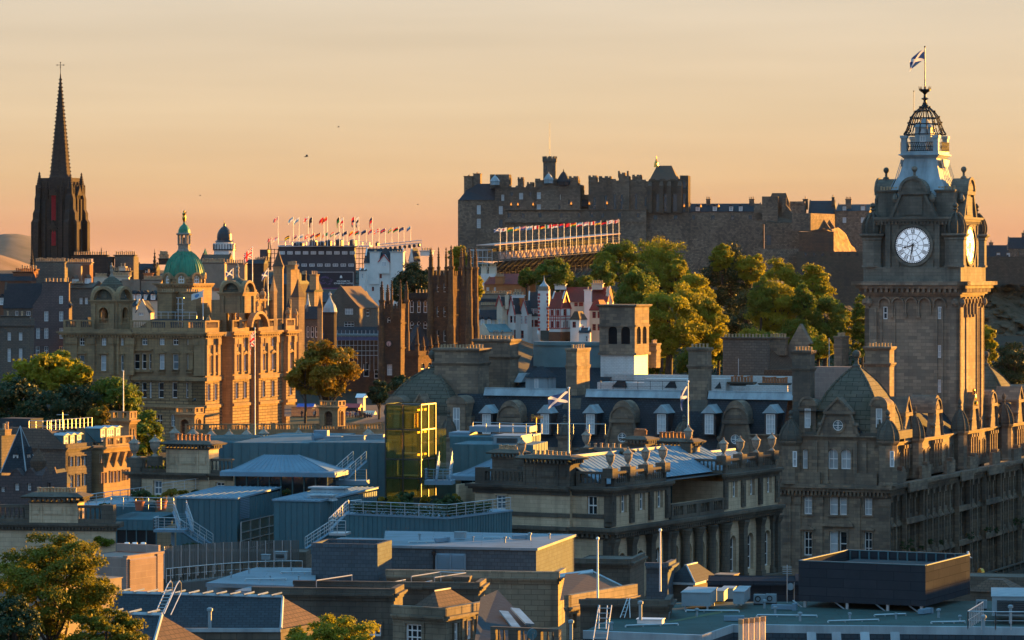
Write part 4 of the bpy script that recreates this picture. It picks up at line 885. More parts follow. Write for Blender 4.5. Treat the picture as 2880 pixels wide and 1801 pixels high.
prof=[(2.75,0),(2.95,.03),(2.62,.14),(2.35,.3),(2.2,.42),(1.95,.56),(1.5,.7),(.95,.82),(.5,.9),(.28,.97),(.2,1.04)]
for j in range(16):
 a=R(-23)+2*math.pi*j/16;pts=[(x+q*math.cos(a),y+q*math.sin(a),zk0+c*Hk)for q,c in prof];m.path(pts,.085,4)
 if j%2==0:
  for q,c in((2.3,.4),(1.95,.58),(1.3,.76),(.6,.9)):m.ball((x+(q+.14)*math.cos(a),y+(q+.14)*math.sin(a),zk0+c*Hk),.13,6)
  m.path([(x+(2.45+.28*math.cos(t))*math.cos(a),y+(2.45+.28*math.cos(t))*math.sin(a),zk0+.62+.3*math.sin(t))for t in[k*.7 for k in range(10)]],.055,4)
for q,c in((2.85,.02),(2.3,.35),(2.0,.54),(1.2,.78),(.55,.89)):
 m.path([(x+q*math.cos(2*math.pi*k/24),y+q*math.sin(2*math.pi*k/24),zk0+c*Hk)for k in range(25)],.075,4)
m.lathe((x,y,zk1),[(.22,0),(.2,.5),(.55,.7),(.2,.9),(.16,1.3),(.3,1.5),(.75,1.8),(.8,2.0),(.45,2.05)],10)
for j in range(8):a=2*math.pi*j/8;m.tube((x+.74*math.cos(a),y+.74*math.sin(a),zk1+1.9),(x+.86*math.cos(a),y+.86*math.sin(a),zk1+2.45),.09,4,.02)
tw.part('iron_crown',m,M_IRON)
m=MB();a=K.p(cu-1.6,cw,z(376));m.tube(a,(a[0],a[1],z(247)),.035,5);m.ball((a[0],a[1],z(247)),.1,6);tw.part('lightning_rod',m,M_IRON)
flagpole((x,y,zk1+1.8),(x,y,z(122)),.085,'saltire',2.7,1.55,'tall staff on the clock tower crown flying a blue and white saltire',wind=(-1,-.2),droop=.65,drop=.35,pm=M_IRON)
# ---------------------------------------------------------------- classical sandstone office building with zinc roof-top pavilions
G=Fr(1718,330,-29);GR=G.right()
of=T('office_building','classical buff sandstone office building with urn lined balustrades and zinc rooftop pavilions','office building',G.p(-14,-8,0))
zC=G.z(1366,-6);zL=G.z(1486,0)
a0,a1,a2=G.u(1336,.6),G.u(1603,.6),G.u(1700,0)
facade(of,G,a0,a1,0,zC-.8,pxw(G,[(1395,1393,1423,1434,'s22m')],.6),M_SAND,.3,o=.6)
facade(of,G,a1,a2,0,zC-.8,pxw(G,[(1652,1395,1680,1450,'s22d')],0),M_SAND,.3)
m=MB().box(G,a1-.02,a1,-.3,.6,0,zC-.8);m.box(G,a0-.02,a0,-8,.6,0,zC-.8);of.part('wall',m,M_SAND)
pv1,r0,pv2,pvE=0,GR.u(1880),GR.u(2035),GR.u(2188)
m=MB();m.box(G,a2-.1,.12,-1.2,.12,0,zL-1.2);m.box(G,a2,.1,-.9,.1,zL+.1,zC-.8);m.box(G,a2+.1,.24,-.6,.24,zL+.6,zC-1.6);of.part('corner_pier',m,M_SANDD)
m=MB();cornice(m,G,a0,a1,zC,.9,.75,o=.6,e0=1);cornice(m,G,a1,.1,zC,.9,.75,e1=1);cornice(m,G,a0,a1,zL,1.1,.9,o=.6,dent=.5,e0=1);cornice(m,G,a1,.1,zL,1.1,.9,dent=.5,e1=1)
m.box(G,a0,a1,.604,.75,zL+.9,zL+1.3);m.box(G,a1,a2,.004,.14,zL+.9,zL+1.3)
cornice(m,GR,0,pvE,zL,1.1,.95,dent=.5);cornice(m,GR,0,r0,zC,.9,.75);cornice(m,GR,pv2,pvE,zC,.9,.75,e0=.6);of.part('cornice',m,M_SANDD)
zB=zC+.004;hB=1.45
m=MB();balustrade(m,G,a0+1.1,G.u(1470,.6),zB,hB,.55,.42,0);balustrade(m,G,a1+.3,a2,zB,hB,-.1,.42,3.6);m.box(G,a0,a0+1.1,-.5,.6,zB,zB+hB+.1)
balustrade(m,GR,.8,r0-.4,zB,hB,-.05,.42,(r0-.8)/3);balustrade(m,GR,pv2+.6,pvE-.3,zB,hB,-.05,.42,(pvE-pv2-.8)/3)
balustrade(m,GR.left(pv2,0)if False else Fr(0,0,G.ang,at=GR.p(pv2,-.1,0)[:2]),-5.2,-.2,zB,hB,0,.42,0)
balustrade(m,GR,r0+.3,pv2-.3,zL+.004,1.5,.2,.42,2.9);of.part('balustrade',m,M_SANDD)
def bay(u0,u1,n):return[u0+(u1-u0)*(i+.5)/n for i in range(n)]
b1,b2=bay(.7,r0,3),bay(pv2+.5,pvE-.2,3);br_=bay(r0+.3,pv2-.3,4)
zw0,zw1=zL+1.35,zL+3.45
facade(of,GR,0,r0,zL+.003,zC-.8,grid(b1,1.15,[(zw0,zw1,'s12m')],''),M_SAND,.35);facade(of,GR,pv2,pvE,zL+.003,zC-.8,grid(b2,1.15,[(zw0,zw1,'s12m')],''),M_SAND,.35)
zA0,zA1=zL-6.4,zL-2.6;facade(of,GR,0,pvE,0,zL-1.1,grid(b1+br_+b2,1.5,[(zA0,zA1,'sa23d'),(zA0-7.5,zA0-3.2,'s22d')],''),M_SAND,.4,o=-.25)
m=MB()
def pil(m,u,w,o,z0,z1,cap=True):
 m.box(GR,u-w/2,u+w/2,-.246,o,z0+.5,z1-.9);m.box(GR,u-w*.65,u+w*.65,-.246,o+.1,z0,z0+.497)
 m.frus(GR,(u-w/2,u+w/2,-.24,o),(u-w*.8,u+w*.8,-.24,o+w*.3),z1-.897,z1-.2);m.box(GR,u-w*.82,u+w*.82,-.24,o+w*.34,z1-.197,z1)
zP0,zP1=zL-7.2,zL-1.12
for u in(.35,.35+(r0-.35)/3-.1,.35+2*(r0-.35)/3,r0-.35,pv2+.35,pv2+.35+(pvE-pv2-.7)/3,pv2+.35+2*(pvE-pv2-.7)/3,pvE-.4):
 pil(m,u,.72,.35,zP0,zP1);pil(m,u+.85 if u<pvE-1 else u-.85,.5,.1,zP0,zP1)
 m.box(GR,u-.45,u+.45,.004,.2,zL+.25,zC-.85);m.box(GR,u-.28,u+.28,.204,.28,zL+.7,zC-1.4)
for i in range(5):
 u=r0+.3+(pv2-r0-.6)*i/4;x,y,_=GR.p(u,.28,0);m.lathe((x,y,zP0),[(.62,0),(.62,.3),(.5,.4),(.46,.7),(.46,2),(.41,5.1),(.46,5.15),(.44,5.3),(.7,5.95),(.72,zP1-zP0)],12)
m.box(GR,-.1,pvE+.1,-.246,.85,zP0-.5,zP0-.004);m.box(GR,0,pvE,-.2,.55,zA0-3.0,zA0-2.6)
balustrade(m,GR,r0+2,pvE,zP0-2.0,1.45,.9,.42,3)
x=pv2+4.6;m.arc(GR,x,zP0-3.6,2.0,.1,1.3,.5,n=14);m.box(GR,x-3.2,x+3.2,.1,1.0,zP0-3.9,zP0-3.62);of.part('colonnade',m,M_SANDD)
facade(of,GR,r0,pv2,zL+.003,zL+1.5,[],M_SAND,name='wall',o=-.6)
m=MB().box(GR,r0,r0+.02,-6,0,zL,zC-.8).box(GR,pv2-.02,pv2,-6,0,zL,zC-.8);of.part('wall',m,M_SAND)
m=MB().box(GR,r0,pv2,-6.2,-6,zL,zC-.3);wl_=of.part('glass_wall',m,G_G);m=MB()
for i in range(9):u=r0+(pv2-r0)*i/8;m.box(GR,u-.06,u+.06,-6,-5.9,zL,zC-.3)
of.part('frame',m,M_ZINC,wl_)
um_=mesh('urn',MB().lathe((0,0,0),[(a*.95,b)for a,b in URN],12),M_STONEUR);pm_=MB()
def urn(fr,u,o,zt,s=.74):
 x,y,_=fr.p(u,o,0);pm_.box(fr,u-.58,u+.58,o-.55,o+.55,zt-.95,zt);of.inst('urn',um_,(x,y,zt),None,rnd.random(),(s,s,s))
for k in range(4):urn(GR,.55+(r0-1.1)*k/3,-.35,zB+hB+.35);urn(GR,pv2+.75+(pvE-pv2-1.5)*k/3,-.35,zB+hB+.35)
urn(GR,pv2+1.6,-4.8,zB+hB+1.5);urn(GR,r0-.5,-9,zB+hB+1.6);urn(GR,1.2,-10.5,zB+hB+1.2)
of.part('urn_pedestal',pm_,M_SANDD)
def attic(fr,u0,u1,o0,o1,z0,z1,n,pan=True,mat=M_SAND,top=M_SANDD,pot='red',lip=.7,t=None):
 t=t or of;mb=MB().box(fr,u0,u1,o0,o1,z0,z1-.9);w=u1-u0
 if pan:
  for f0,f1 in((.07,.2),(.3,.68),(.78,.92)):mb.box(fr,u0+w*f0,u0+w*f1,o1+.003,o1+.08,z0+(z1-z0)*.28,z0+(z1-z0)*.52);mb.box(fr,u0+w*(f0+.02),u0+w*(f1-.02),o1+.083,o1+.11,z0+(z1-z0)*.31,z0+(z1-z0)*.49)
  for f0,f1 in((0,.04),(.235,.27),(.72,.755),(.96,1)):mb.box(fr,u0+w*f0,u0+w*f1,o1+.003,o1+.06,z0,z1-.9)
 a=t.part('attic',mb,mat);c=MB();c.box(fr,u0-.1,u1+.1,o0-.1,o1+.1,z1-.897,z1-.75)
 k=max(4,int(w/.4))
 for i in range(k):x=u0+w*(i+.5)/k;c.box(fr,x-.09,x+.09,o1+.1,o1+lip*.75,z1-.746,z1-.45)
 rf=fr.right(u1,0)
 for i in range(max(2,int((o1-o0)/.4))):x=-o1+.2+i*.4;c.box(rf,x-.09,x+.09,.1,lip*.75,z1-.746,z1-.45)
 c.frus(fr,(u0-lip*.8,u1+lip*.8,o0-lip*.8,o1+lip*.8),(u0-lip,u1+lip,o0-lip,o1+lip),z1-.447,z1-.3);c.frus(fr,(u0-lip,u1+lip,o0-lip,o1+lip),(u0+.1,u1-.1,o0+.2,o1-.2),z1-.297,z1)
 t.part('coping',c,top,a)
 for i in range(n):u=u0+.4+(w-.8)*(i+.5)/n;t.inst('pot',potmesh(pot),fr.p(u,(o0+o1)/2,z1-.03),a,0,(1,1,rnd.uniform(.75,1.0)))
 return a
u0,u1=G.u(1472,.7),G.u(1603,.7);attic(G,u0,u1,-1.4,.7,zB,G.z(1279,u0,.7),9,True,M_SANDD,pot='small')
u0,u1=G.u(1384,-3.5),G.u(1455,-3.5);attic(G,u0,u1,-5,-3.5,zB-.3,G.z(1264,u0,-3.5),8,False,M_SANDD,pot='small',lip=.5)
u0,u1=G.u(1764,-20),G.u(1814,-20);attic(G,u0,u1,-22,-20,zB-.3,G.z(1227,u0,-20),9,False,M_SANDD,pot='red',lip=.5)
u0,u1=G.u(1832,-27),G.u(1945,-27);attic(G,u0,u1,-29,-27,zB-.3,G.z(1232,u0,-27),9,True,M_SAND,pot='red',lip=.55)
u0,u1=G.u(1630,-13),G.u(1752,-13);attic(G,u0,u1,-14.4,-13,zB-1,G.z(1258,u0,-13),6,False,M_SANDD,pot='small',lip=.5)
m=MB();A,B_,C,D=GR.p(.5,-1.2,zB+.2),GR.p(pvE-6.5,-1.2,zB+.2),GR.p(pvE-8,-5.8,zB+2.7),GR.p(.5,-5.8,zB+2.7);m.poly([A,B_,C,D]);m.poly([B_,GR.p(pvE-6.5,-10,zB+.2),C]);roofseams(m,A,B_,C,D,34);m.box(GR,.5,pv2-1,-6,-5.5,zB+2.6,zB+2.85)
A,B_,C,D=GR.p(pv2+.8,-1.4,zB+.2),GR.p(pvE-.8,-1.4,zB+.2),GR.p(pvE-1.5,-4.6,zB+1.8),GR.p(pv2+1.2,-4.6,zB+1.8);m.poly([A,B_,C,D]);roofseams(m,A,B_,C,D,16);m.box(GR,pv2+1,pvE-1,-5,-4.5,zB+1.75,zB+1.95);m.box(GR,r0-.5,pv2+.5,-6.4,-3.2,zC-.25,zC+.1);of.part('zinc_slope',m,M_ZROOF)
m=MB().poly([G.p(a0,.3,zB-.05),G.p(0,-.2,zB-.05),GR.p(pvE,-.2,zB-.05),GR.p(pvE,-16,zB-.05),G.p(a0,-18,zB-.05)]);of.part('flat_roof',m,M_DFELT)
m=MB().box(GR,-.5,pvE,-17,-16.7,0,zB-.2).box(GR,pvE-.3,pvE,-16,-.3,0,zB);of.part('rear_wall',m,M_SAND)
# ------------- zinc pavilions
def zblock(name,p0,pc,p1,pt,pb,Y,ang,step=.55,roof=True,pitch=0.0,t=None,mat=M_ZINC,rm=M_ZROOF,ovh=.12):
 t=t or of;f=Fr(pc,Y,ang);u0=f.u(p0);dp=reach(f.right(),p1);z0,z1=f.z(pb,0),f.z(pt,0);b=block(t,name,f,u0,0,-dp,0,z0,z1,mat,step=step)
 if roof:
  m=MB();r=[f.p(u0-ovh,ovh,z1+.02),f.p(ovh,ovh,z1+.02),f.p(ovh,-dp-ovh,z1+.02+pitch),f.p(u0-ovh,-dp-ovh,z1+.02+pitch)]
  m.hexa([(x,y,z-.0)for x,y,z in r]+[(x,y,z+.14)for x,y,z in r]);q=[Vector(x)+Vector((0,0,.16))for x in r];roofseams(m,q[0],q[1],q[2],q[3],max(2,int(-u0/.5)),.045);t.part('zinc_roof',m,rm,b)
 return b,f,u0,dp,z0,z1
b,f,u0,dp,z0,z1=zblock('zinc_pavilion',496,667,787,1406,1560,330,-14,pitch=.25)
rf=f.right();m=MB()
for k in range(13):m.box(rf,rf.u(672),rf.u(698),.06,.14,rf.z(1460,1)+k*.165,rf.z(1460,1)+k*.165+.08)
of.part('louvre',m,M_ZROOF,b)
m=MB();x0,x1=rf.u(667),rf.u(772);zq0,zq1=rf.z(1545,1),rf.z(1467,1);m.box(rf,x0,x1,.3,.35,zq0-1,zq1);gw=of.part('glazed_wall',m,G_G,b);m=MB()
for k in range(5):u=x0+(x1-x0)*k/4;m.box(rf,u-.05,u+.05,.352,.45,zq0-1,zq1)
for k in(0,.33,.62,1):m.box(rf,x0,x1,.353,.44,zq0+(zq1-zq0)*k-.04,zq0+(zq1-zq0)*k+.04)
of.part('frame',m,M_GALV,gw)
b,f,u0,dp,z0,z1=zblock('zinc_pavilion',770,900,1060,1413,1560,322,-16,pitch=.2)
m=MB()
for pa,pb,pt,pbm,o in((868,970,1374,1387,-9),(865,935,1396,1409,-2)):
 x0,x1=f.u(pa,o),f.u(pb,o);zz=f.z(pbm,x0,o);m.frus(f,(x0,x1,o-1.6,o),(x0+.25,x1-.25,o-1.4,o-.2),zz,zz+.45);m.box(f,x0-.05,x1+.05,o-1.65,o+.05,zz+.453,zz+.6)
of.part('rooflight',m,M_LEAD,b)
b,f,u0,dp,z0,z1=zblock('terrace_block',970,1259,1440,1461,1560,312,-30,.5,roof=False);TF,TU,TD,TZ=f,u0,dp,z1
m=MB().box(f,u0-.1,.1,-dp,.1,z1+.003,z1+.16);of.part('terrace_slab',m,M_ZROOF)
m=MB();rail(m,[f.p(u0+.4,-.15,z1+.16),f.p(-.15,-.15,z1+.16),f.p(-.15,-dp,z1+.16)],1.15,.035,1.55);rail(m,[f.p(u0+.4,-.15,z1+.16),f.p(u0+.4,-2.2,z1+.16)],1.15,.035,1);of.part('railing',m,M_GALV)
zblock('zinc_wall',205,395,500,1425,1490,345,-8,.5,roof=False);b,f,u0,dp,z0,z1=zblock('zinc_wall',300,430,500,1462,1492,333,-8,.5,roof=False)
m=MB();x0,x1=f.u(326),f.u(438);m.box(f,x0,x1,-.6,-.3,z0-3,z0+.1);gw=of.part('glazed_wall',m,G_D);m=MB()
for k in range(5):u=x0+(x1-x0)*k/4;m.box(f,u-.05,u+.05,-.29,-.2,z0-3,z0+.1)
of.part('frame',m,M_ZINC,gw)
def hipav(p0,p1,pe,pr,ra,rb,Y,ang,dep,pbot,nseam,glass=True):
 f=Fr((p0+p1)/2,Y,ang);u0,u1=f.u(p0),f.u(p1);ze,zr=f.z(pe,0),f.z(pr,0,-dep/2);m=MB();m.box(f,u0,u1,-dep,0,ze-.55,ze-.12);m.frus(f,(u0,u1,-dep,0),(u0+.15,u1-.15,-dep+.15,-.15),ze-.118,ze)
 ua,ub=f.u(ra,-dep/2),f.u(rb,-dep/2);e=.9;A,B_,C,D=f.p(u0+e,-e,ze+.004),f.p(u1-e,-e,ze+.004),f.p(u1-e,-dep+e,ze+.004),f.p(u0+e,-dep+e,ze+.004);Rr,L=f.p(ub,-dep/2,zr),f.p(ua,-dep/2,zr)
 m.poly([A,B_,Rr,L]);m.poly([B_,C,Rr]);m.poly([C,D,L,Rr]);m.poly([D,A,L]);roofseams(m,Vector(A).lerp(Vector(B_),.12),Vector(A).lerp(Vector(B_),.88),Rr,L,nseam,.05)
 for a,b in((A,L),(B_,Rr),(C,Rr)):m.tube(a,b,.07,5)
 h=of.part('hipped_roof',m,M_ZROOF);m=MB();zb=f.z(pbot,0);x0,x1=u0+1.2,u1-1.2;m.box(f,x0,x1,-dep+1,-1.5,zb-2,ze-.56);gw=of.part('glazed_wall',m,G_D,h);m=MB()
 n=max(3,int((x1-x0)/1.15))
 for k in range(n+1):u=x0+(x1-x0)*k/n;m.box(f,u-.06,u+.06,-1.49,-1.36,zb-2,ze-.56)
 m.box(f,x0,x1,-1.487,-1.38,zb+1.7,zb+1.82);of.part('frame',m,M_ZINC,gw);return f
hipav(618,942,1326,1280,745,838,344,-12,7,1378,14);hipav(1255,1520,1338,1286,1400,1470,352,-14,6,1400,9)
zblock('zinc_wall',655,870,1000,1247,1330,362,-10,.9,roof=False);zblock('zinc_wall',870,1085,1120,1246,1400,360,-8,.9,roof=False)
zblock('zinc_wall',1272,1500,1540,1252,1340,364,-12,.9,roof=False);zblock('zinc_wall',1265,1490,1520,1230,1262,372,-12,.9,roof=False)
zblock('zinc_wall',1040,1335,1420,1345,1420,366,-8,.9,roof=False,mat=G_G)
b,f,u0,dp,z0,z1=zblock('upper_deck',580,700,800,1246,1330,372,-10,.9,roof=False)
m=MB()
for k in range(6):m.box(f,f.u(520+k*12),f.u(705),-.5-k*1.4,-.3-k*1.4,z1+.2,z1+.5)
of.part('timber_louvre',m,M_TEAL,b)
m=MB();f=Fr(1400,376,-12)
for pa,pb,pt,pbm,o in((1320,1490,1200,1216,0),(1262,1320,1218,1232,.5),(1380,1500,1222,1240,1)):m.box(f,f.u(pa,o),f.u(pb,o),o-4,o,f.z(pbm,0,o),f.z(pt,0,o))
of.part('roof_upstand',m,M_ZROOF)
lf=T('lift_tower','yellow green glass lift tower glowing at the sunlit corner of the zinc roofs','lift tower',P(1130,1400,356))
f=Fr(1184,354,-22);u0=f.u(1083);rf=f.right();dp=rf.u(1226);z0,z1=f.z(1400,0),f.z(1137,0)
M_LIFT,t_,b_=newmat('amber_glass');b_.inputs['Base Color'].default_value=(.07,.085,.035,1);b_.inputs['Roughness'].default_value=.06;b_.inputs['Specular IOR Level'].default_value=.9
bump(t_,b_,noise(t_,.5,2,.5,nn(t_,'ShaderNodeNewGeometry').outputs['Position']),.05,.3)
tr_=nn(t_,'ShaderNodeBsdfTransparent');tr_.inputs[0].default_value=(.84,.88,.72,1);mx_=nn(t_,'ShaderNodeMixShader');mx_.inputs[0].default_value=.66;tl_=nn(t_,'ShaderNodeBsdfTranslucent');tl_.inputs[0].default_value=(.45,.47,.16,1);m2_=nn(t_,'ShaderNodeMixShader');m2_.inputs[0].default_value=.16;t_.links.new(b_.outputs[0],m2_.inputs[1]);t_.links.new(tl_.outputs[0],m2_.inputs[2]);t_.links.new(m2_.outputs[0],mx_.inputs[1]);t_.links.new(tr_.outputs[0],mx_.inputs[2]);t_.links.new(mx_.outputs[0],t_.nodes['Material Output'].inputs[0])
for fr,a,b in((f,u0,0),(rf,0,dp),(Fr(0,0,f.ang+180,at=f.p(0,-dp,0)[:2]),0,-u0),(Fr(0,0,f.ang-90,at=f.p(u0,-dp,0)[:2]),0,dp)):
 m=MB().box(fr,a+.02,b-.02,-.1,-.06,z0,z1);g=lf.part('glass_panel',m,M_LIFT);m=MB()
 for k in range(3):u=a+(b-a)*k/2;w=.06 if k==1 else .1;m.box(fr,max(a,u-w),min(b,u+w),-.05,.03,z0,z1)
 for py in(1137,1208,1292,1345):zz=f.z(py,0);m.box(fr,a,b,-.05,.028,zz-.12,zz)
 lf.part('frame',m,M_BLACKP,g)
m=MB();m.box(f,u0+.5,-.5,-dp+.4,-.6,z1-.25,z1-.12);lf.part('roof',m,M_ZROOF)
m=MB()
for k in range(4):
 for s in(.25,.75):m.box(f,u0*s-.12,u0*s+.12,-dp*.5-.12,-dp*.5+.12,z0,z1-.3)
 zz=z0+(z1-z0)*(.2+.24*k);m.box(f,u0+.8,-.8,-dp+.6,-.9,zz,zz+.22)
m.box(f,u0*.7,u0*.3,-dp*.7,-dp*.3,f.z(1205,0),f.z(1165,0));lf.part('lift_frame',m,M_GOLD)
zblock('glass_link',1184,1225,1255,1210,1330,366,-18,1.2,roof=False,mat=M_LIFT)
def stair(t,lo,hi,wid,side,n=12,landing=True):
 """A steel stair: stringers, treads, sloping rails. lo/hi points; side: horizontal direction of its width."""
 lo,hi=Vector(lo),Vector(hi);s=Vector(side).normalized()*wid;m=MB()
 for k in(0,1):m.tube(lo+s*k,hi+s*k,.13,4)
 for i in range(1,n):q=lo.lerp(hi,i/n);d=Vector((hi.x-lo.x,hi.y-lo.y,0)).normalized()*.16;m.add([q-d,q+s-d,q+s+d,q+d],[(0,1,2,3)])
 st=t.part('stair',m,M_ZROOF);m=MB();up=Vector((0,0,1.05))
 for k in(0,1):
  a,b=lo+s*k,hi+s*k
  for h in(1.05,.75,.45):m.tube(a+Vector((0,0,h)),b+Vector((0,0,h)),.035 if h>1 else .018,5)
  for i in range(5):q=a.lerp(b,i/4);m.tube(q,q+up,.035,5)
 t.part('handrail',m,M_GALV,st);return st
stair(of,P(575,1537,318),P(500,1488,319),1.3,(.55,.85,0),14);stair(of,P(446,1500,316)+Vector((2,0,.1)),P(488,1440,322),1.2,(1,.2,0),9)
m=MB();c=P(452,1490,316);fr=Fr(452,316,-8);m.box(fr,-.7,2.2,-2,0,c.z-.25,c.z);x,y,_=fr.p(.9,-1,0);m.tube((x,y,c.z-4),(x,y,c.z-.25),.17,8);of.part('stair_landing',m,M_ZROOF)
m=MB();rail(m,[fr.p(-.7,-2,c.z),fr.p(-.7,0,c.z),fr.p(1.4,0,c.z)],1.1,.035,.9);of.part('railing',m,M_GALV)
stair(of,P(858,1545,300),P(930,1498,302),1.3,(.1,1,0),13);m=MB();fr=Fr(925,301,-10);c=P(925,1500,301);m.box(fr,0,1.5,-2.2,0,c.z-.2,c.z);rail(m,[fr.p(0,0,c.z),fr.p(1.5,0,c.z)],1.1,.035,.8);of.part('stair_landing',m,M_GALV)
stair(of,P(925,1492,303),P(975,1442,310),1.2,(.1,1,0),9)
for pa,pb,Y in((945,1030,351),(1202,1272,351)):
 stair(of,P(pa+62 if pa>1000 else pa+25,1352 if pa<1000 else 1350,Y-3),P(pb+0 if pa<1000 else pb,1298,Y+1),1.35,(-1,.0,0),10)
 fr=Fr(pa,Y-3.2,-6);c=P(pa,1352,Y-3);L=fr.u(pb);m=MB();m.box(fr,-.3,L,-2.6,.1,c.z-.42,c.z);rail(m,[fr.p(-.3,-2,c.z),fr.p(-.3,0,c.z),fr.p(L,0,c.z)],1.15,.035,1.1);of.part('stair_landing',m,M_ZROOF)
S=Fr(650,348,-22);s0,s1,s2=S.u(398),S.u(585),S.u(652);zS=S.z(1332,s1)
facade(of,S,s0-1.3,s1,0,zS-.6,pxw(S,[(432,1352,456,1392,'s22m')]),M_SAND,.3);facade(of,S,s1,s2,0,zS-.6,pxw(S,[(607,1356,632,1378,'s22d')],-.35),M_SAND,.3,o=-.35)
m=MB();cornice(m,S,s0-1.3,s1,zS,.7,.6,e0=1);cornice(m,S,s1,s2,zS,.7,.6,o=-.35);m.box(S,s0-1.25,s0,-.9,.15,0,zS-.7);of.part('cornice',m,M_SANDD)
m=MB();balustrade(m,S,s0,S.u(468),zS+.004,1.5,.05,.4,0);balustrade(m,S,s1+.1,s2,zS+.004,1.5,-.2,.4,0);m.box(S,s0-1.2,s0,-.9,.2,zS+.004,zS+1.55);m.box(S,s0-.9,s0-.3,.204,.26,zS+.5,zS+1.1);of.part('balustrade',m,M_SANDD)
attic(S,S.u(470),S.u(590),-2,.15,zS+.006,S.z(1240,S.u(530)),9,True,M_SAND,pot='red');pm_=MB()
for px,Y,pz in((378,347,1288),(436,350,1284)):q=P(px,pz,Y);fr=Fr(px,Y,-22);urn(fr,0,0,q.z,.86)
for px,pz in((491,1238),(543,1240),(594,1245),(645,1246),(694,1243),(742,1240),(840,1243),(1036,1240)):fr=Fr(px,385,-10);urn(fr,0,0,P(px,pz+20,385).z,.92)
of.part('urn_pedestal',pm_,M_SANDD)
q=Fr(700,388,-10);m=MB().box(q,q.u(480),q.u(1060),-.6,.3,0,P(0,1250,388).z);of.part('rear_parapet',m,M_SAND)
W=Fr(325,300,-8);w0,wA,wB,w1=W.u(-60),W.u(84),W.u(220),W.u(325);zW=W.z(1470,wA)
facade(of,W,w0,w1,0,zW-.6,[],M_SAND);m=MB();cornice(m,W,w0,w1,zW,.7,.55,dent=.3,e1=1);m.box(W,w0,w1,-3,-.01,zW-.5,zW-.05);of.part('cornice',m,M_SANDD)
m=MB();balustrade(m,W,w0,wA,zW+.004,1.55,0,.4,3.4);balustrade(m,W,wB,W.u(285),zW+.004,1.55,0,.4,0);m.box(W,W.u(285),w1-.2,-1,.05,zW+.004,zW+1.6);of.part('balustrade',m,M_SANDD)
attic(W,wA,wB,-2,.12,zW+.006,W.z(1386,wA),12,True,M_SAND,pot='small')
m=MB();q=P(220,1428,332);rail(m,[P(225,1426,330),P(360,1408,338),P(425,1398,344)],1.1,.035,1.4);rail(m,[P(312,1432,326),P(488,1436,322)],1.15,.035,1.5);rail(m,[P(455,1392,346),P(582,1374,350)],1.15,.03,1.5);of.part('railing',m,M_GALV)
m=MB();m.poly([P(222,1420,333),P(380,1400,343),P(400,1408,340),P(232,1432,329)]);of.part('deck',m,M_ZROOF)
for i,(px,Y,pt,pb,w_,lab,mt)in enumerate(((395,338,1380,1408,74,'large dark green mound of shrub behind the terrace railing',L_BUSH),(490,342,1378,1400,72,'olive brown shrub mound in front of the sandstone wall window',L_OLV),(440,334,1392,1408,40,'bright green grassy tuft between the two terrace shrub mounds',L_GRN),(300,328,1416,1432,44,'low green shrub at the left end of the terrace railing',L_BUSH),(550,345,1380,1390,24,'small dark dome of shrub above the zinc pavilion ridge',L_BUSH),(806,340,1378,1392,28,'small rounded shrub between the two zinc pavilions',L_BUSH),(1095,322,1394,1424,62,'brown heathery shrub on the roof garden beside the lift tower',L_OLV),(1142,325,1382,1424,70,'tallest green shrub dome on the roof garden below the lift tower',L_BUSH),(1198,322,1396,1426,34,'russet ball shrub in the middle of the roof garden',L_OLV),(1260,322,1398,1428,92,'wide dark shrub mound at the right of the roof garden',L_BUSH),(1280,326,1390,1410,30,'small shrub peeping behind the wide roof garden mound',L_OLV),(1052,318,1414,1432,36,'grey green low bush at the roof garden steps',L_BUSH),(1105,316,1415,1430,34,'bright green low ball bush on the roof garden',L_GRN),(1148,316,1413,1428,30,'silvery low bush beside the bright ball on the roof garden',L_BUSH),(285,300,1510,1540,70,'tall ferny grass against the low sandstone wall',L_GRN),(478,305,1535,1556,44,'dark bush at the foot of the left stair',L_DRK),(540,308,1528,1545,70,'spread of dark shrub below the steel stair',L_DRK))):
 bush(px,Y,pt,pb,w_,lab,mt,900,.15,group='terrace shrubs')
h=MB();h.box(TF,TU+.6,-.35,-1.1,-.35,TZ+.17,TZ+.95);h.box(TF,-1.0,-.35,-dp-5,-1.105,TZ+.17,TZ+.95)
g_=np.random.default_rng(3);n=5200;k=g_.random(n);L1=-TU-.9;L2_=7.5;s=g_.random(n)*(L1+L2_);C=np.array([TF.p(TU+.6+x,-.72+g_.uniform(-.45,.45),TZ+.17+.85*q**.7)if x<L1 else TF.p(-.68+g_.uniform(-.4,.4),-1.1-(x-L1),TZ+.17+.85*q**.7)for x,q in zip(s,k)])
me=leafmesh('hedge',C,g_.normal(0,1,(n,3))*.5+[0,-.4,.5],.1,4,L_BUSH,g_.random(n));o=bpy.data.objects.new('hedge',me);COL.objects.link(o);o['label']='low clipped hedge behind the roof garden railing';o['category']='hedge'
M_TERR=plain('terracotta',(.36,.11,.06),.8,var=.25)
for px,s,lab in((392,1.0,'terracotta planter left on the terrace railing edge'),(455,1.1,'wider terracotta planter near the top of the stair')):
 q=P(px,1436,324);t=T('planter',lab,'planter',q,'terracotta planters on the terrace');t.part('pot',MB().lathe(q,[(.34*s,0),(.44*s,.7*s),(.5*s,.72*s),(.5*s,.84*s),(.42*s,.86*s),(.4*s,.7*s)],14),M_TERR)
 C,N,tone,_=crown_points(int(px),.5*s,.5*s,.3,8,260,-.5);me=leafmesh('plant',C+[0,0,1.0*s],N,.08,5,L_OLV,tone);o=bpy.data.objects.new('plant',me);COL.objects.link(o);o.parent=t.o
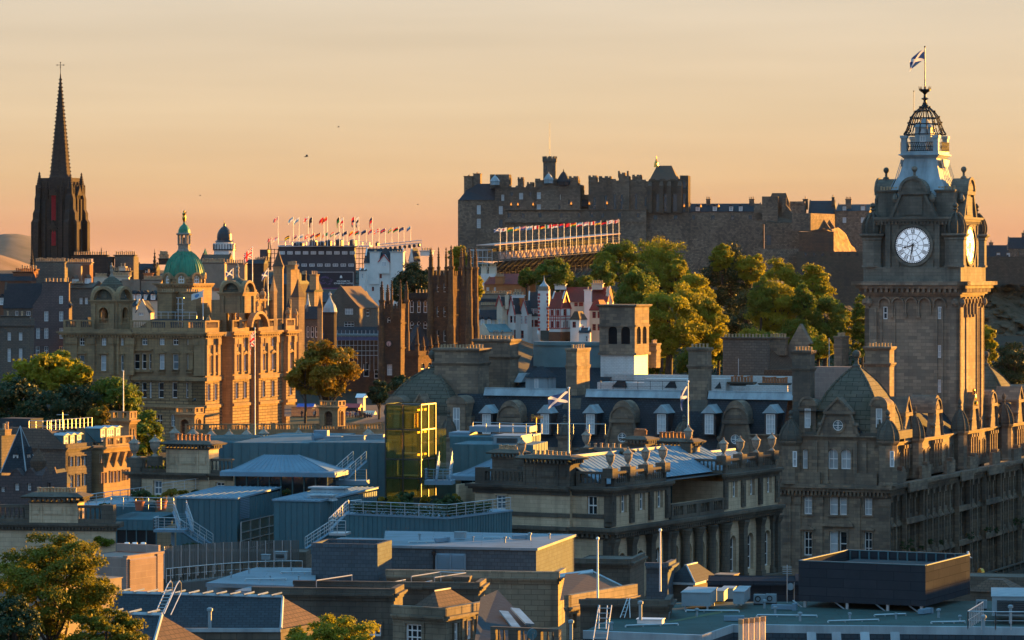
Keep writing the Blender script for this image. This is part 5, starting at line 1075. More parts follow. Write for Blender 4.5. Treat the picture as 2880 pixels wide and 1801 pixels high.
def unit(name,lab,cat,p0,pc,p1,pt,pb,Y,ang=-14,mat=M_HVAC,legs=.0,louv=None,lid=True,group='rooftop machinery',t=None):
 f=Fr(pc,Y,ang);u0=f.u(p0);dp=reach(f.right(),p1);z0,z1=f.z(pb,0),f.z(pt,0);t=t or T(name,lab,cat,f.p(u0/2,-dp/2,z0-legs),group);m=MB().box(f,u0,0,-dp,0,z0,z1-.06)
 for k in range(1,max(2,int(-u0/1.3))):x=u0*k/max(2,int(-u0/1.3));m.box(f,x-.015,x+.015,.002,.02,z0+.05,z1-.1)
 b=t.part('casing',m,mat)
 if lid:t.part('lid',MB().box(f,u0-.06,.06,-dp-.06,.06,z1-.057,z1),mat)
 if legs:
  m=MB()
  for x in(u0+.2,-.2):
   for y in(-.2,-dp+.2):m.box(f,x-.06,x+.06,y-.06,y+.06,z0-legs,z0-.002)
  t.part('stand',m,M_GALV)
 if louv:
  fr,a,c=(f,u0,0)if louv=='f' else(f.right(),0,dp);m=MB();n=max(4,int((z1-z0-.3)/.13))
  for k in range(n):q=z0+.15+(z1-z0-.4)*k/n;m.add([fr.p(a+(c-a)*.12,.02,q+.1),fr.p(a+(c-a)*.88,.02,q+.1),fr.p(a+(c-a)*.88,.1,q),fr.p(a+(c-a)*.12,.1,q)],[(0,1,2,3)])
  t.part('louvre',m,M_DFELT,b)
 return t
unit('plant_unit','long pale plant unit on the roof left of the lift tower','plant unit',962,1024,1030,1225,1244,366,lid=True);unit('plant_unit','lit end unit against the lift tower with white edging','plant unit',1024,1078,1082,1222,1243,368,mat=M_HVAC)
unit('plant_unit','white unit with dark inset panel behind the zinc wall','plant unit',915,960,965,1228,1243,365);unit('plant_unit','honeycomb fronted condenser unit on the right zinc roof','plant unit',1388,1465,1495,1226,1250,366,louv='f')
t=T('ventilator','round cowl ventilator on the roof above the hipped zinc pavilion','ventilator',P(890,1245,368));q=P(880,1232,368);t.part('drum',MB().tube(q,q+Vector((1.5,.6,.1)),.5,14),M_ZROOF);t.part('cowl',MB().box(Fr(890,368.6,-10),-.2,1.3,-.6,.5,q.z-.3,q.z+.8),M_ZROOF)
# ---------------------------------------------------------------- domed bank building on the Mound
N=Fr(577,700,-25);NR=N.right()
bk=T('bank_building','ornate sandstone bank with green copper dome and glowing sunlit right face','bank',N.p(-15,-10,10))
nL,nS=N.u(183),N.u(372);zc=N.z(934,-15);zg=8.0
zs1,zs2,zs3=N.z(1060,-10),N.z(1130,-10),N.z(985,-10)
top=[(223,238),(285,299),(339,348),(399,415),(448,463),(486,502),(526,541)]
wf=[(a,950,b,972,'s22')for a,b in top[:3]]+[(a,945,b,971,'s22')for a,b in top[3:]]
wf+=[(a,999,b,1043,'spi12')for a,b in((223,238),(283,299),(340,348))]+[(a,997,b,1040,'spi12')for a,b in((448,463),(486,502),(526,541))]+[(a,995,b,1039,'si12d')for a,b in((377,393),(399,412),(419,426))]
wf+=[(a,1076,b,1120,'si12')for a,b in((378,393),(399,413),(420,427),(445,461),(484,499),(523,538),(283,299),(223,238))]
wf+=[(a,1166,b,1200,'si22')for a,b in((440,457),(481,492),(530,545))]
facade(bk,N,nL,nS,zg,zc-1,pxw(N,[q for q in wf if q[0]<372],.8),M_BOS,.35,o=.8)
facade(bk,N,nS,0,zg,zs1,pxw(N,[q for q in wf if q[0]>372 and q[1]>1060]),M_BOSR,.35);facade(bk,N,nS,0,zs1+.003,zc-1,pxw(N,[q for q in wf if q[0]>372 and q[1]<1060]),M_BOS,.35)
m=MB().box(N,nS-.02,nS,-1,.8,zg,zc-1);bk.part('wall',m,M_BOS)
tr=MB()
cornice(tr,N,nL,nS,zc,1.3,1.0,o=.8,dent=.7,e0=1,e1=1);cornice(tr,N,nS,0,zc,1.3,1.0,dent=.7,e1=1)
for z_,k in((zs1,.8),(zs2-.6,.6)):tr.box(N,nL,nS,.804,1.2,z_-k,z_);tr.box(N,nS,0,.004,.5,z_-k,z_-.003)
for px,w in((190,1.6),(250,1.6),(310,1.8),(322,1.2),(357,1.8),(207,1.0)):
 u=N.u(px,.8);tr.box(N,u,u+w,.804,1.15,zs1+.3,zc-2.6);tr.box(N,u-.2,u+w+.2,.804,1.35,zc-2.597,zc-1.3)
for px,w in((548,1.3),(561,1.3)):u=N.u(px);tr.box(N,u,u+w,.004,.35,zs1+.3,zc-2.6);tr.box(N,u-.15,u+w+.15,.004,.5,zc-2.597,zc-1.3)
u0,u1=N.u(373),N.u(431);tr.box(N,u0,u1,.004,.6,N.z(986,u0),N.z(982,u0));tr.box(N,u0,u1,.004,.55,N.z(1046,u0),N.z(1041,u0))
for a,b in((446,465),(484,504),(524,543)):balustrade(tr,N,N.u(a),N.u(b),N.z(1050,N.u(a)),.8,.45,.3)
zp=zc+.004;balustrade(tr,N,nL,N.u(264,.8),zp+.5,1.9,.7,.42,4);balustrade(tr,N,N.u(366),0,zp+.5,1.9,-.05,.42,4.2);tr.box(N,nL,nS,.2,.75,zp,zp+.497);tr.box(N,nS,0,-.5,-.05,zp,zp+.497)
bk.part('cornice',tr,M_BOS)
steps=[(0,3.2,0.0),(3.2,8.8,-2.0),(8.8,15.5,-.6),(15.5,18,-1.7),(18,26.5,-.2),(26.5,36,-.9)]
def nr(px,o=0):return NR.u(px,o)
E=[0,nr(617),nr(653),nr(700),nr(722),nr(775),nr(800),nr(826)];O=[0,-2.4,.1,-1.4,.5,-.6,.4]
tr=MB();last=0
zrow=[(zc-3.3,zc-1.8+.2,'s12c'),(zs1+.9,zs1+4.3,'spi12c')];zlow=[(zs2+.4,zs2+3.7,'si12c'),(zg+7.0,zg+9.6,'si22d')]
for a,b,o in zip(E,E[1:],O):
 n=max(1,round((b-a)/3.6));us=[a+(b-a)*(i+.5)/n for i in range(n)]
 facade(bk,NR,a,b,zg,zs1,grid(us,1.15,zlow,''),M_BOSR,.35,o=o);facade(bk,NR,a,b,zs1+.003,zc-1,grid(us,1.15,zrow,''),M_BOS,.35,o=o)
 mw=MB().box(NR,a,a+.02,-4,o,zg,zc-1).box(NR,b-.02,b,-4,o,zg,zc-1);bk.part('wall',mw,M_BOS)
 cornice(tr,NR,a,b,zc,1.3,1.0,o=o,dent=.7,e0=1 if o>-1 else 0,e1=1 if o>-1 else 0);tr.box(NR,a,b,o+.004,o+.45,zs1-.8,zs1-.003);tr.box(NR,a,b,o+.004,o+.4,zs2-1.2,zs2-.6)
 if o>-1:
  for u in(a+.15,b-1.15):tr.box(NR,u,u+1.0,o+.004,o+.38,zs1+.3,zc-2.6);tr.box(NR,u-.15,u+1.15,o+.004,o+.55,zc-2.597,zc-1.3)
  for u in us[:-1]:tr.box(NR,u+1.4,u+2.2,o+.004,o+.35,zs1+.3,zc-2.6)
 balustrade(tr,NR,a,b,zp+.5,1.9,o-.05,.42,4);tr.box(NR,a,b,o-.5,o-.05,zp,zp+.497)
bk.part('cornice',tr,M_BOS)
at=MB();a,b=E[2],E[6];zt=zc+6.2
facade(bk,NR,E[2],E[3],zc+.01,zt,grid([(E[2]+E[3])/2],1.6,[(zc+1.5,zt-1.0,'sa12d')],''),M_BOS,.4,o=-1.0);facade(bk,NR,E[4],E[5],zc+.01,zt,grid([(E[4]+E[5])/2],1.6,[(zc+1.5,zt-1.0,'sa12d')],''),M_BOS,.4,o=-.6)
at.box(NR,E[3],E[4],-4,-2.4,zc,zt);cornice(at,NR,E[2],E[3],zt+.5,.9,.6,o=-1.0,e0=1,e1=1);cornice(at,NR,E[4],E[5],zt+.5,.9,.6,o=-.6,e0=1,e1=1);at.box(NR,E[2],E[3],-5,-1.41,zc,zt+.4);at.box(NR,E[4],E[5],-5,-1.02,zc,zt+.4)
um=(E[2]+E[5])/2;at.arc(NR,um,zc+.2,3.4,.3,1.6,.6,10,170);at.prism(NR,[(um-3.2,zt+.6),(um+3.2,zt+.6),(um,zt+3.4)],-3,-.4);at.prism(NR,arcpts(um,zt+.6,2.2),-3.2,-.2)
for px,py,s in((655,868,1),(700,812,1.2),(716,818,1.4),(737,815,1.2),(808,868,1.1),(829,872,1),(584,890,.9),(705,870,1.2),(740,868,1.2)):
 u=nr(px,-1);q=NR.p(u,-.8,NR.z(py,u,-.8));at.lathe((q[0],q[1],q[2]-2.0*s),[(.5*s,-1.5),(.55*s,0),(.42*s,.6*s),(.62*s,1.1*s),(.5*s,1.6*s),(.2*s,1.8*s),(.28*s,2.05*s),(.05,2.3*s)],7)
bk.part('attic',at,M_BOS)
m=MB().poly([N.p(nL,.2,zc),N.p(0,-.3,zc),NR.p(E[-1],-.5,zc),N.p(nL,-E[-1]*1.0,zc)]);m.hip(N,N.u(378,-3),N.u(570,-3),-12,-2.5,zc+.05,zc+2.6,3,2.5);m.hip(N,N.u(215,-3),N.u(262,-3),-12,-2.0,zc+.05,zc+2.9,2,2);bk.part('slate_roof',m,M_SLATE)
m=MB();u0,u1=N.u(440,-4),N.u(560,-4);rail(m,[N.p(u0,-3,zc+2.7),N.p(u1,-3,zc+2.7)],1.4,.05,1.6,(1.0,.5));a=N.u(500,-3.5);m.box(N,a,a+.15,-3.6,-3.5,zc+1,N.z(838,a,-3));m.box(N,a+1,a+1.15,-3.6,-3.5,zc+1,N.z(838,a,-3))
for k in range(5):m.box(N,a-.3,a+1.5,-3.6,-3.4,zc+2+k*1.25,zc+2.12+k*1.25)
bk.part('access_ladder',m,M_GALV)
DO=-16;ud=N.u(518,DO);zd=lambda py:N.z(py,ud,DO);m_=N.m(ud,DO)
r=57*m_;m=MB().box(N,ud-r*.98,ud+r*.98,DO-r,DO+r*.92,zc,zd(800));b_=bk.part('dome_block',m,M_BOS);m=MB()
fr2=N;cornice(m,N,ud-r*.98,ud+r*.98,zd(797),.9,.8,o=DO+r*.92,dent=.6,e0=1,e1=1);nr2=N.right(ud+r*.98,0);cornice(m,nr2,-(DO+r*.92),-(DO-r),zd(797),.9,.8,dent=.6);bk.part('cornice',m,M_BOS,b_)
for pa,pb in((462,498),(530,566)):u0,u1=N.u(pa,DO+r),N.u(pb,DO+r);chimney(bk,N,u0,u1,DO+r,DO+r+2.2,zc,zd(820),6,M_BOS,'small',.4,False)
x,y,_=N.p(ud,DO,0);Rm=55*m_;zb=zd(795);m=MB().lathe((x,y,zb+.004),[(Rm*1.04,0),(Rm*1.04,1.2),(Rm,1.3),(Rm,zd(778)-zb)],24);bk.part('drum',m,M_BOS)
zd0,zd1=zd(780),zd(705);H=zd1-zd0;m=MB();prd=[(1,0),(1.0,.1),(.965,.28),(.88,.48),(.74,.67),(.55,.83),(.36,.93),(.28,1.0)];m.lathe((x,y,zd0),[(a*Rm,c*H)for a,c in prd],48);dm=bk.part('copper_dome',m,M_COPP,smooth=True);m=MB()
for j in range(32):
 a=2*math.pi*j/32;m.path([(x+(q*Rm+.03)*math.cos(a),y+(q*Rm+.03)*math.sin(a),zd0+c*H)for q,c in prd],.09 if j%4 else .2,4)
bk.part('dome_rib',m,M_COPP,dm)
for j in range(8):
 an=R(N.ang-90+22.5+45*j);fr=Fr(0,0,math.degrees(an)+90,at=(x+math.cos(an)*Rm*1.0,y+math.sin(an)*Rm*1.0));zz=zd(788);m=MB();wall(m,fr,-1.1,1.1,zz-.9,zz+1.0,[(-.62,.62,zz-.7,zz+.9,True)],.3,.2);m.arc(fr,0,zz+.2,1.0,-1.2,.45,.42);m.box(fr,-1.25,1.25,-1.2,.4,zz-1.2,zz-.9);d=bk.part('dormer',m,M_BOS);window(bk,fr,-.62,.62,zz-.7,zz+.9,.12,2,2,'c',parent=d,bar=.12)
zl0,zl1=zd(706),zd(662);m=MB().lathe((x,y,zl0-.5),[(Rm*.36,0),(Rm*.36,.6),(Rm*.31,.8),(Rm*.31,1.7),(Rm*.35,1.8),(Rm*.35,2.0),(Rm*.12,2.1),(Rm*.12,zl1-zl0)],8)
for j in range(8):a=R(22.5)+2*math.pi*j/8;m.tube((x+1.25*math.cos(a),y+1.25*math.sin(a),zl0+1.4),(x+1.25*math.cos(a),y+1.25*math.sin(a),zl1),.22,6)
m.lathe((x,y,zl1),[(1.55,0),(1.75,.3),(1.4,.5)],8);ln=bk.part('lantern',m,M_STONEUR);m=MB().lathe((x,y,zl1+.5),[(1.3,0),(1.2,.7),(.85,1.35),(.35,1.8),(.15,2.3)],16);bk.part('lantern_dome',m,M_COPP,ln)
zt=zl1+2.75;m=MB().lathe((x,y,zt),[(.18,0),(.3,.3),(.42,.9),(.3,1.4),(.42,1.8),(.16,2.1),(.2,2.35),(.03,2.55)],8);m.tube((x,y,zt+1.6),(x+.5,y-.1,zt+2.2),.09,5);bk.part('gilded_statue',m,M_GOLD,ln)
def cupola(px,o,w,pb,pm,pt,statue,arches=True):
 u=N.u(px,o);hw=w*N.m(u,o)/2/1.16;q=lambda py:N.z(py,u,o);zb,zm,zt=q(pb),q(pm),q(pt);m=MB()
 for fr,c in((Fr(0,0,N.ang,at=N.p(u,o+hw,0)[:2]),0),(Fr(0,0,N.ang+90,at=N.p(u+hw,o,0)[:2]),0),(Fr(0,0,N.ang+180,at=N.p(u,o-hw,0)[:2]),0),(Fr(0,0,N.ang-90,at=N.p(u-hw,o,0)[:2]),0)):
  H=zm-zb;wall(m,fr,-hw,hw,zb,zm,[(-hw*.36,hw*.36,zb+H*.22,zb+H*.8,True)]if arches else[],0,.8);cornice(m,fr,-hw,hw,zm+.3,.8,.5,e0=.9,e1=.9);m.arc(fr,0,zm+.3,hw*.72,-.8,.3,hw*.2,0,180)
  for s in(-1,1):m.box(fr,s*hw*.72-hw*.13,s*hw*.72+hw*.13,.004,.3,zb,zm-.5)
  if arches:balustrade(m,fr,-hw*.36,hw*.36,zb+H*.22,1.2,.1,.35);m.arc(fr,0,zb+H*.8-hw*.36,hw*.36,.004,.18,.3)
 t=bk.part('cupola',m,M_BOS);m=MB().sqlathe(N,u,o,[(hw*.9,zm+.31),(hw*.9,zm+.7)]);x,y,_=N.p(u,o,0);R0=hw*.92;H=zt-zm-.7;m.lathe((x,y,zm+.7),[(R0,0),(R0,H*.12),(R0*.95,H*.35),(R0*.78,H*.62),(R0*.5,H*.84),(R0*.2,H*.97),(.2,H)],20);bk.part('cupola_dome',m,M_DOME,t)
 m=MB().lathe((x,y,zt-.1),[(.5,0),(.35,.4),(.25,.7),(.4,1.2),(.3,1.7),(.45,2.1),(.16,2.4),(.2,2.7),(.03,2.95)],7);bk.part('statue',m,M_STONEUR,t)
 if arches:m=MB().lathe((x,y,zb+1.2),[(.5,0),(.5,1.0),(.35,1.2),(.45,2.2),(.25,2.7),(.02,3.1)],7);bk.part('figure',m,M_STONEUR,t)
cupola(314,-3.6,98,930,848,777,True);cupola(668,-9,84,880,826,780,True,False)
g='flags on the bank roof'
for px,Yd,pt,pb,k,lab,fw,fh in((571,699,818,900,'disc:w,l','white banner with a dark device on the bank parapet pole',2.4,1.25),(655,708,757,835,'saltire','blue saltire on the bank pole left of the small dome',1.5,1.3),(754,722,758,860,'saltire','drooping saltire on the pole over the sunlit bank front',1.7,1.4),(710,716,697,810,'union','large drooping union flag above the bank roofs',2.4,2.0)):
 flagpole(P(px,pb,Yd),P(px,pt,Yd),.09,k,fw,fh,lab,g,(-1,.1),.75 if 'droop' in lab else .3,drop=.1)
def house(name,lab,cat,px,Y,ang,mat,roof,eave,ridge,base,wins=(),rwins=(),along='u',chims=(),dorm=(),group=None,win_o=0,trim=None,depth=.25,flat=False,roofname='roof',parapet=0.0,fm=None,barge=None):
 """px = (left, corner, right end) photograph pixels; a pitched, flat or parapeted house with windows, stacks and dormers."""
 f=Fr(px[1],Y,ang);u0=f.u(px[0]);rf=f.right();dp=reach(rf,px[2],3.5);um=u0/2
 zb,ze=f.z(base,um),f.z(eave,um);t=T(name,lab,cat,f.p(um,-dp/2,zb),group)
 facade(t,f,u0,0,zb,ze,pxw(f,wins),mat,depth,fm=fm);rw=[]
 if px[2]>px[1]:rw=pxw(rf,rwins)
 facade(t,rf,0,dp,zb,ze,rw,mat,depth,fm=fm);m=MB();m.box(f,u0,u0+.05,-dp,-.05,zb,ze);m.box(f,u0,0,-dp,-dp+.05,zb,ze)
 if not flat:
  zr=f.z(ridge,um,-dp/2 if along=='u' else 0);r=MB()
  if along=='u':
   r.gable(f,u0-.1,.1,-dp-.3,.3,ze,zr,'u')
   m.prism(rf,[(0,ze),(dp,ze),(dp/2,zr+.35)],-.4,0);m.prism(f.left(u0,0)if False else Fr(0,0,ang+90,at=f.p(u0,0,0)[:2]),[(0,ze),(dp,ze),(dp/2,zr+.35)],-.0,.4)
  elif along=='v':
   r.gable(f,u0-.3,.3,-dp,0,ze,zr,'v');m.prism(f,[(u0,ze),(0,ze),(um,zr+.35)],-.4,.005);bg=MB()
   if barge:
    for e in(u0-.35,.35):bg.prism(f,[(e,ze-.3),(e+(um-e)*.16,ze-.3),(um,zr+.1),(um,zr+.6)][::1 if e<um else-1],.05,.4)
    t.part('bargeboard',bg,barge)
  elif along=='h':r.hip(f,u0-.2,.2,-dp-.2,.2,ze,zr,min(-u0,dp)*.38,min(-u0,dp)*.38)
  t.part(roofname,r,roof)
 else:
  m.poly([f.p(u0,0,ze-.05),f.p(0,0,ze-.05),f.p(0,-dp,ze-.05),f.p(u0,-dp,ze-.05)])
  if parapet:m.box(f,u0-.1,.1,-.3,.1,ze+.003,ze+parapet);m.box(rf,0,dp,-.3,.1,ze+.003,ze+parapet);cornice(m,f,u0,0,ze,.5,.35);cornice(m,rf,0,dp,ze,.5,.35)
 t.part('gable' if not flat else 'parapet',m,mat)
 for c in chims:
  ca,cb,ct,cbm,o,d,n=c[:7];mt=c[7]if len(c)>7 and c[7]else mat;pot=c[8]if len(c)>8 else 'buff';x0,x1=f.u(ca,o),f.u(cb,o)
  chimney(t,f,x0,x1,o-d,o,f.z(cbm,x0,o),f.z(ct,x0,o),n,mt,pot,.3,False)
 for d in dorm:
  dx,w,da,db,o=d[:5];u=f.u(dx,o);dormer(t,f,u,w*f.m(u,o),f.z(db,u,o),f.z(da,u,o),o,2.5,d[5]if len(d)>5 else M_WHITE,d[6]if len(d)>6 else roof,'s22c',.8)
 return t,f,u0,dp,zb,ze
gt='old town tenements on the left ridge';H_=lambda*a,**k:house('tenement',*a,group=k.pop('group',gt),**k)
ws=lambda xs,ys,s='s22':[(x-w/2,a,x+w/2,b,s)for x,w in xs for a,b in ys]
house('stone_block','flat roofed grey classical block with tall sash windows at the left edge','building',(-40,84,92),690,-6,M_RUB,M_LEAD,915,0,1120,ws([(26,10),(58,10)],[(935,958),(980,1018)],'s23c'),flat=True,parapet=1.4,chims=[(0,80,888,915,-6,1.2,2)])
t,f,u0,dp,zb,ze=H_('mauve rubble tenement with a broad chimneyed gable and white sashes','tenement',(92,194,200),716,-4,M_PURP,M_SLATE,860,793,1120,ws([(107,11),(130,12),(172,11)],[(923,953)],'s23c')+ws([(130,12),(172,12)],[(876,904)],'s23c')+ws([(106,11),(130,11),(172,11)],[(974,1000)],'s22d'),along='v',chims=[(122,194,793,850,-.2,1.1,7)])
m=MB();x0,x1=f.u(122),f.u(194);m.prism(f,[(x0-1,ze),(x1,ze),(x1,f.z(794,x1)),(x0,f.z(794,x0))],-.9,.02);t.part('gable_wall',m,M_PURP)
window(t,f,f.u(167),f.u(177),f.z(855,-2),f.z(833,-2),.06,2,3,'c')
H_('slate roofed tenement with one long blank slope beside the mauve gable','tenement',(10,120,128),740,-4,M_RUB,M_SLATE,868,797,1100,ws([(47,9),(80,12)],[(875,900)],'s22'))
H_('red brick gabled house with sunlit chimney at the left edge','tenement',(-30,88,100),770,-10,M_RBRK,M_SLATE,790,770,1000,(),chims=[(37,88,764,800,-1,3.5,9,M_RBRK,'red'),(56,100,757,780,-6,2,6,M_RBRK)],dorm=[(5,14,838,858,1)])
H_('dark rubble tenement with the longest crowded row of chimney pots','tenement',(98,182,188),800,-4,M_RUB,M_SLATE,739,739,900,(),flat=True,chims=[(98,182,736,745,-.3,1.5,16)])
H_('buff rendered chimney gable with one sunlit edge under the black spire','tenement',(184,228,234),806,-8,M_REND,M_SLATE,742,739,900,(),flat=True,chims=[(186,256,738,748,-.3,1.4,13)])
H_('narrow dark brown tenement right of the buff rendered chimney gable','tenement',(232,252,259),800,-6,M_RBRK,M_SLATE,745,739,900,(),flat=True)
H_('dark blank tenement wall behind the small domed cupola','tenement',(262,304,322),830,-12,M_HUB,M_SLATE,722,716,900,(),flat=True,chims=[(204,300,717,728,-3,1.4,15)])
H_('rubble gable tenement with lit right edge and pots along its top','tenement',(323,376,386),832,-14,M_RUB,M_SLATE,722,716,900,(),flat=True,chims=[(322,378,717,728,-.4,1.4,10),(335,352,750,770,3,1.2,2,M_CREAM),(318,366,762,775,3,1.0,9)])
H_('low slate roofed house with white dormer frames under the black spire','tenement',(196,258,300),780,-14,M_RUB,M_SLATEB,810,795,930,ws([(228,9),(243,9)],[(838,856)],'s22c'),chims=[(202,232,797,815,-1,1,7,None,'small')],dorm=[(207,8,785,798,-3),(242,8,783,798,-3)])
H_('ochre walled house with pots between the cupola and the copper dome','tenement',(264,300,312),790,-10,M_CREAM,M_SLATE,782,776,900,(),flat=True,chims=[(266,298,779,790,-.2,1,8),(312,362,776,790,-1,1,11)])
H_('grey rendered house with flat lit front below the pot lined ridge','tenement',(342,376,378),786,-18,M_REND,M_SLATE,786,780,900,(),flat=True)
H_('long roof with a row of bright lit dormers behind the bank','tenement',(350,452,458),770,-12,M_CREAM,M_SLATE,846,822,930,(),dorm=[(374,13,828,844,.2),(390,13,828,844,.2),(408,8,828,844,.2),(430,13,828,844,.2),(447,7,828,844,.2)])
H_('steep gabled house with one white window behind the bank parapet','tenement',(383,418,428),752,-16,M_CREAM,M_SLATE,880,846,930,ws([(397,14)],[(863,888)],'s23c'),along='v')
H_('brown gabled wing with dark slates beside the steep gabled house','tenement',(366,384,388),756,-16,M_CREAM,M_SLATE,862,845,930,())
H_('pale grey house with a pot lined parapet left of the copper dome','tenement',(397,452,458),775,-8,M_REND,M_SLATE,790,783,900,(),flat=True,chims=[(404,455,786,795,-.2,1,13),(404,428,768,785,-3,1,1,M_ORNG)])
H_('dark roofed block with an old window left of the copper dome','tenement',(384,440,446),860,-8,M_HUB,M_SLATE,760,742,900,ws([(415,14)],[(756,770)],'s22d'),chims=[(446,474,727,745,-4,1.4,7)])
H_('tall smooth rendered gable right of the copper dome','tenement',(570,632,636),800,-4,M_REND,M_SLATE,742,739,950,ws([(584,7)],[(808,822)],'s22c'),flat=True,chims=[(566,630,738,748,-.3,1.3,14)])
H_('second rendered gable with stepped shoulder and lit edge','tenement',(637,688,692),812,-6,M_REND,M_SLATE,745,739,950,(),flat=True,chims=[(634,690,740,750,-.3,1.3,9)])
H_('broad dark tenement row behind the smooth rendered gables','tenement',(690,742,752),840,-10,M_HUB,M_SLATE,742,730,950,(),chims=[(720,745,735,750,-2,1.4,6,M_RUB)])
H_('dark roofed row left of the white round tower','tenement',(560,640,660),880,-8,M_HUB,M_SLATEB,742,716,900,(),chims=[(448,470,716,735,-2,1.5,6)])
H_('small stack of flats with red pots behind the bank railing','tenement',(588,642,650),745,-12,M_CREAM,M_SLATE,822,816,900,(),flat=True,chims=[(598,640,820,830,-.2,1,10,None,'red'),(660,690,820,830,-.2,1,7,None,'red')])
for px,a,b,Y,lab in((90,695,760,900,'black crocketed spirelet left of the great spire'),(285,695,720,900,'small crocketed finial above the pot lined ridge'),(435,700,780,860,'tall black crocketed pinnacle left of the copper dome'),(245,700,722,905,'short crocketed finial beside the great spire')):
 q=P(px,b,Y);h=(b-a)*Y/F;m=MB().lathe(q,[(h*.1,-3),(h*.1,0)]+[x for k in range(7)for x in((h*.1*(1-k/7.3),h*k/7.6),(h*.1*(1-k/7.3)+.16,h*(k+.45)/7.6),(h*.1*(1-(k+.5)/7.3),h*(k+.55)/7.6))]+[(.04,h)],8)
 t=T('pinnacle',lab,'pinnacle',q-Vector((0,0,3)));t.part('spirelet',m,M_HUB)
c=P(631,742,900);k=900/F;t=T('outlook_tower','white battlemented round tower with glossy black dome','tower',c)
zz=lambda py:CZ+(HY-py)*k;m=MB().lathe((c.x,c.y,0),[(29*k,zz(775)),(29*k,zz(706)),(31.5*k,zz(702)),(31.5*k,zz(690)),(24*k,zz(690)+.02),(24*k,zz(681))],12);t.part('drum',m,M_HARL);m=MB()
for j in range(24):
 a=2*math.pi*j/24;fr=Fr(0,0,math.degrees(a)+90,at=(c.x+31.5*k*math.cos(a),c.y+31.5*k*math.sin(a)))
 if j%2:m.box(fr,-.38,.38,-.35,.0,zz(690),zz(685))
t.part('battlement',m,M_HARL);m=MB()
for j in range(24):
 a=2*math.pi*(j+.5)/24;fr=Fr(0,0,math.degrees(a)+90,at=(c.x+31.6*k*math.cos(a),c.y+31.6*k*math.sin(a)));m.box(fr,-.09,.09,-.1,.06,zz(705),zz(687))
m.lathe((c.x,c.y,zz(704)),[(31.8*k,0),(31.8*k,.25)],24);t.part('timber_band',m,M_BLACKP);m=MB().lathe((c.x,c.y,zz(681)),[(27*k,0),(25*k,.3),(21*k,.5),(21*k,1.2),(20*k,2.1),(16*k,3.0),(9*k,3.8),(3.5*k,4.2),(3*k,4.7),(1.4*k,4.9),(1*k,5.5),(.02,5.8)],24);t.part('dome',m,M_BLACKP,smooth=False)
q=P(577,730,905);T('spirelet','small green copper pyramid spirelet left of the white round tower','spirelet',q).part('spire',MB().lathe(q,[(.9,-2),(.9,0),(1.05,.1),(.03,3.0)],4),M_COPP)
# ---------------------------------------------------------------- the great black spire
hb=T('church_spire','tall soot black gothic church tower with slender crocketed spire and red louvres','church tower',P(170,760,1000))
f=Fr(200,1000,-22);k=1000/F;fr_=f.right();u0=f.u(103);dp=fr_.u(237);cu,cw=u0/2,-dp/2;zz=lambda py:CZ+(HY-py)*k
m=MB().box(f,u0,0,-dp,0,zz(790),zz(560));m.box(f,u0+.6,-.6,-dp+.6,-.6,zz(560),zz(500));hb.part('tower',m,M_HUB);m=MB()
for fr,a,b in((f,u0,0),(fr_,0,dp),(Fr(0,0,158,at=f.p(0,-dp,0)[:2]),0,-u0),(Fr(0,0,-112,at=f.p(u0,-dp,0)[:2]),0,dp)):
 for e,s in((a,1),(b,-1)):
  x=e+s*.75
  for z1,o in((625,1.9),(600,1.3),(560,.7)):m.box(fr,min(x-.75,x+.75),max(x-.75,x+.75),.004,o,zz(790),zz(z1));m.frus(fr,(x-.75,x+.75,0,o),(x-.7,x+.7,0,o*.4),zz(z1)+.003,zz(z1)+1.6)
  m.box(fr,x+s*2.2-.4,x+s*2.2+.4,.004,.7,zz(790),zz(560))
 c=(a+b)/2
 for i in range(6):m.box(fr,a+(b-a)*i/5-.15,a+(b-a)*i/5+.15,.004,.3,zz(740),zz(520))
 for zc_ in(545,640):m.prism(fr,[(c-1.5,zz(zc_)-.5),(c+1.5,zz(zc_)-.5),(c,zz(zc_)+2.2)],.0,.8)
hb.part('buttress',m,M_HUB);rl=plain('red_banner',(.45,.012,.02),.6,var=.2)
for fr,c in((f,cu),(fr_,dp/2)):
 for pa,pb in((548,620),(655,691)):
  for s in(-.36,.36):
   m=MB();z0,z1=zz(pb),zz(pa)
   for i in range(int((z1-z0)/.32)):m.add([fr.p(c+s-.3,.32,z0+i*.32),fr.p(c+s+.3,.32,z0+i*.32),fr.p(c+s+.3,.1,z0+i*.32+.3),fr.p(c+s-.3,.1,z0+i*.32+.3)],[(0,1,2,3)])
   m.prism(fr,[(c+s-.3,z0),(c+s+.3,z0),(c+s+.3,z1),(c+s,z1+.7),(c+s-.3,z1)],.0,.08);hb.part('red_louvre',m,rl if fr is f else M_HUB)
x,y,_=f.p(cu,cw,0);zs,zt=zz(497),zz(205);H=zt-zs;rb=29*k
m=MB().lathe((x,y,zs),[(rb*1.15,-4),(rb*1.1,0),(rb*1.02,.4),(rb,.6)]+[q for i in range(1,9)for q in((rb*(1-i/9.3)+.05,H*i/9.2-.2),(rb*(1-i/9.3)+.12,H*i/9.2),(rb*(1-i/9.3),H*i/9.2+.2))]+[(.14,H)],8,R(22.5-22))
for j in range(8):
 a=R(22.5-22)+2*math.pi*j/8
 for i in range(26):q=i/27;r=rb*(1-q*.985);m.lathe((x+(r+.08)*math.cos(a),y+(r+.08)*math.sin(a),zs+.5+H*q),[(.05,-.2),(.2,.05),(.05,.3)],4)
sp=hb.part('spire',m,M_HUB);m=MB().tube((x,y,zt-.3),(x,y,zz(172)),.09,6);m.tube((x-1,y,zz(180)),(x+1,y,zz(180)),.07,5);m.ball((x,y,zz(186)),.22,6)
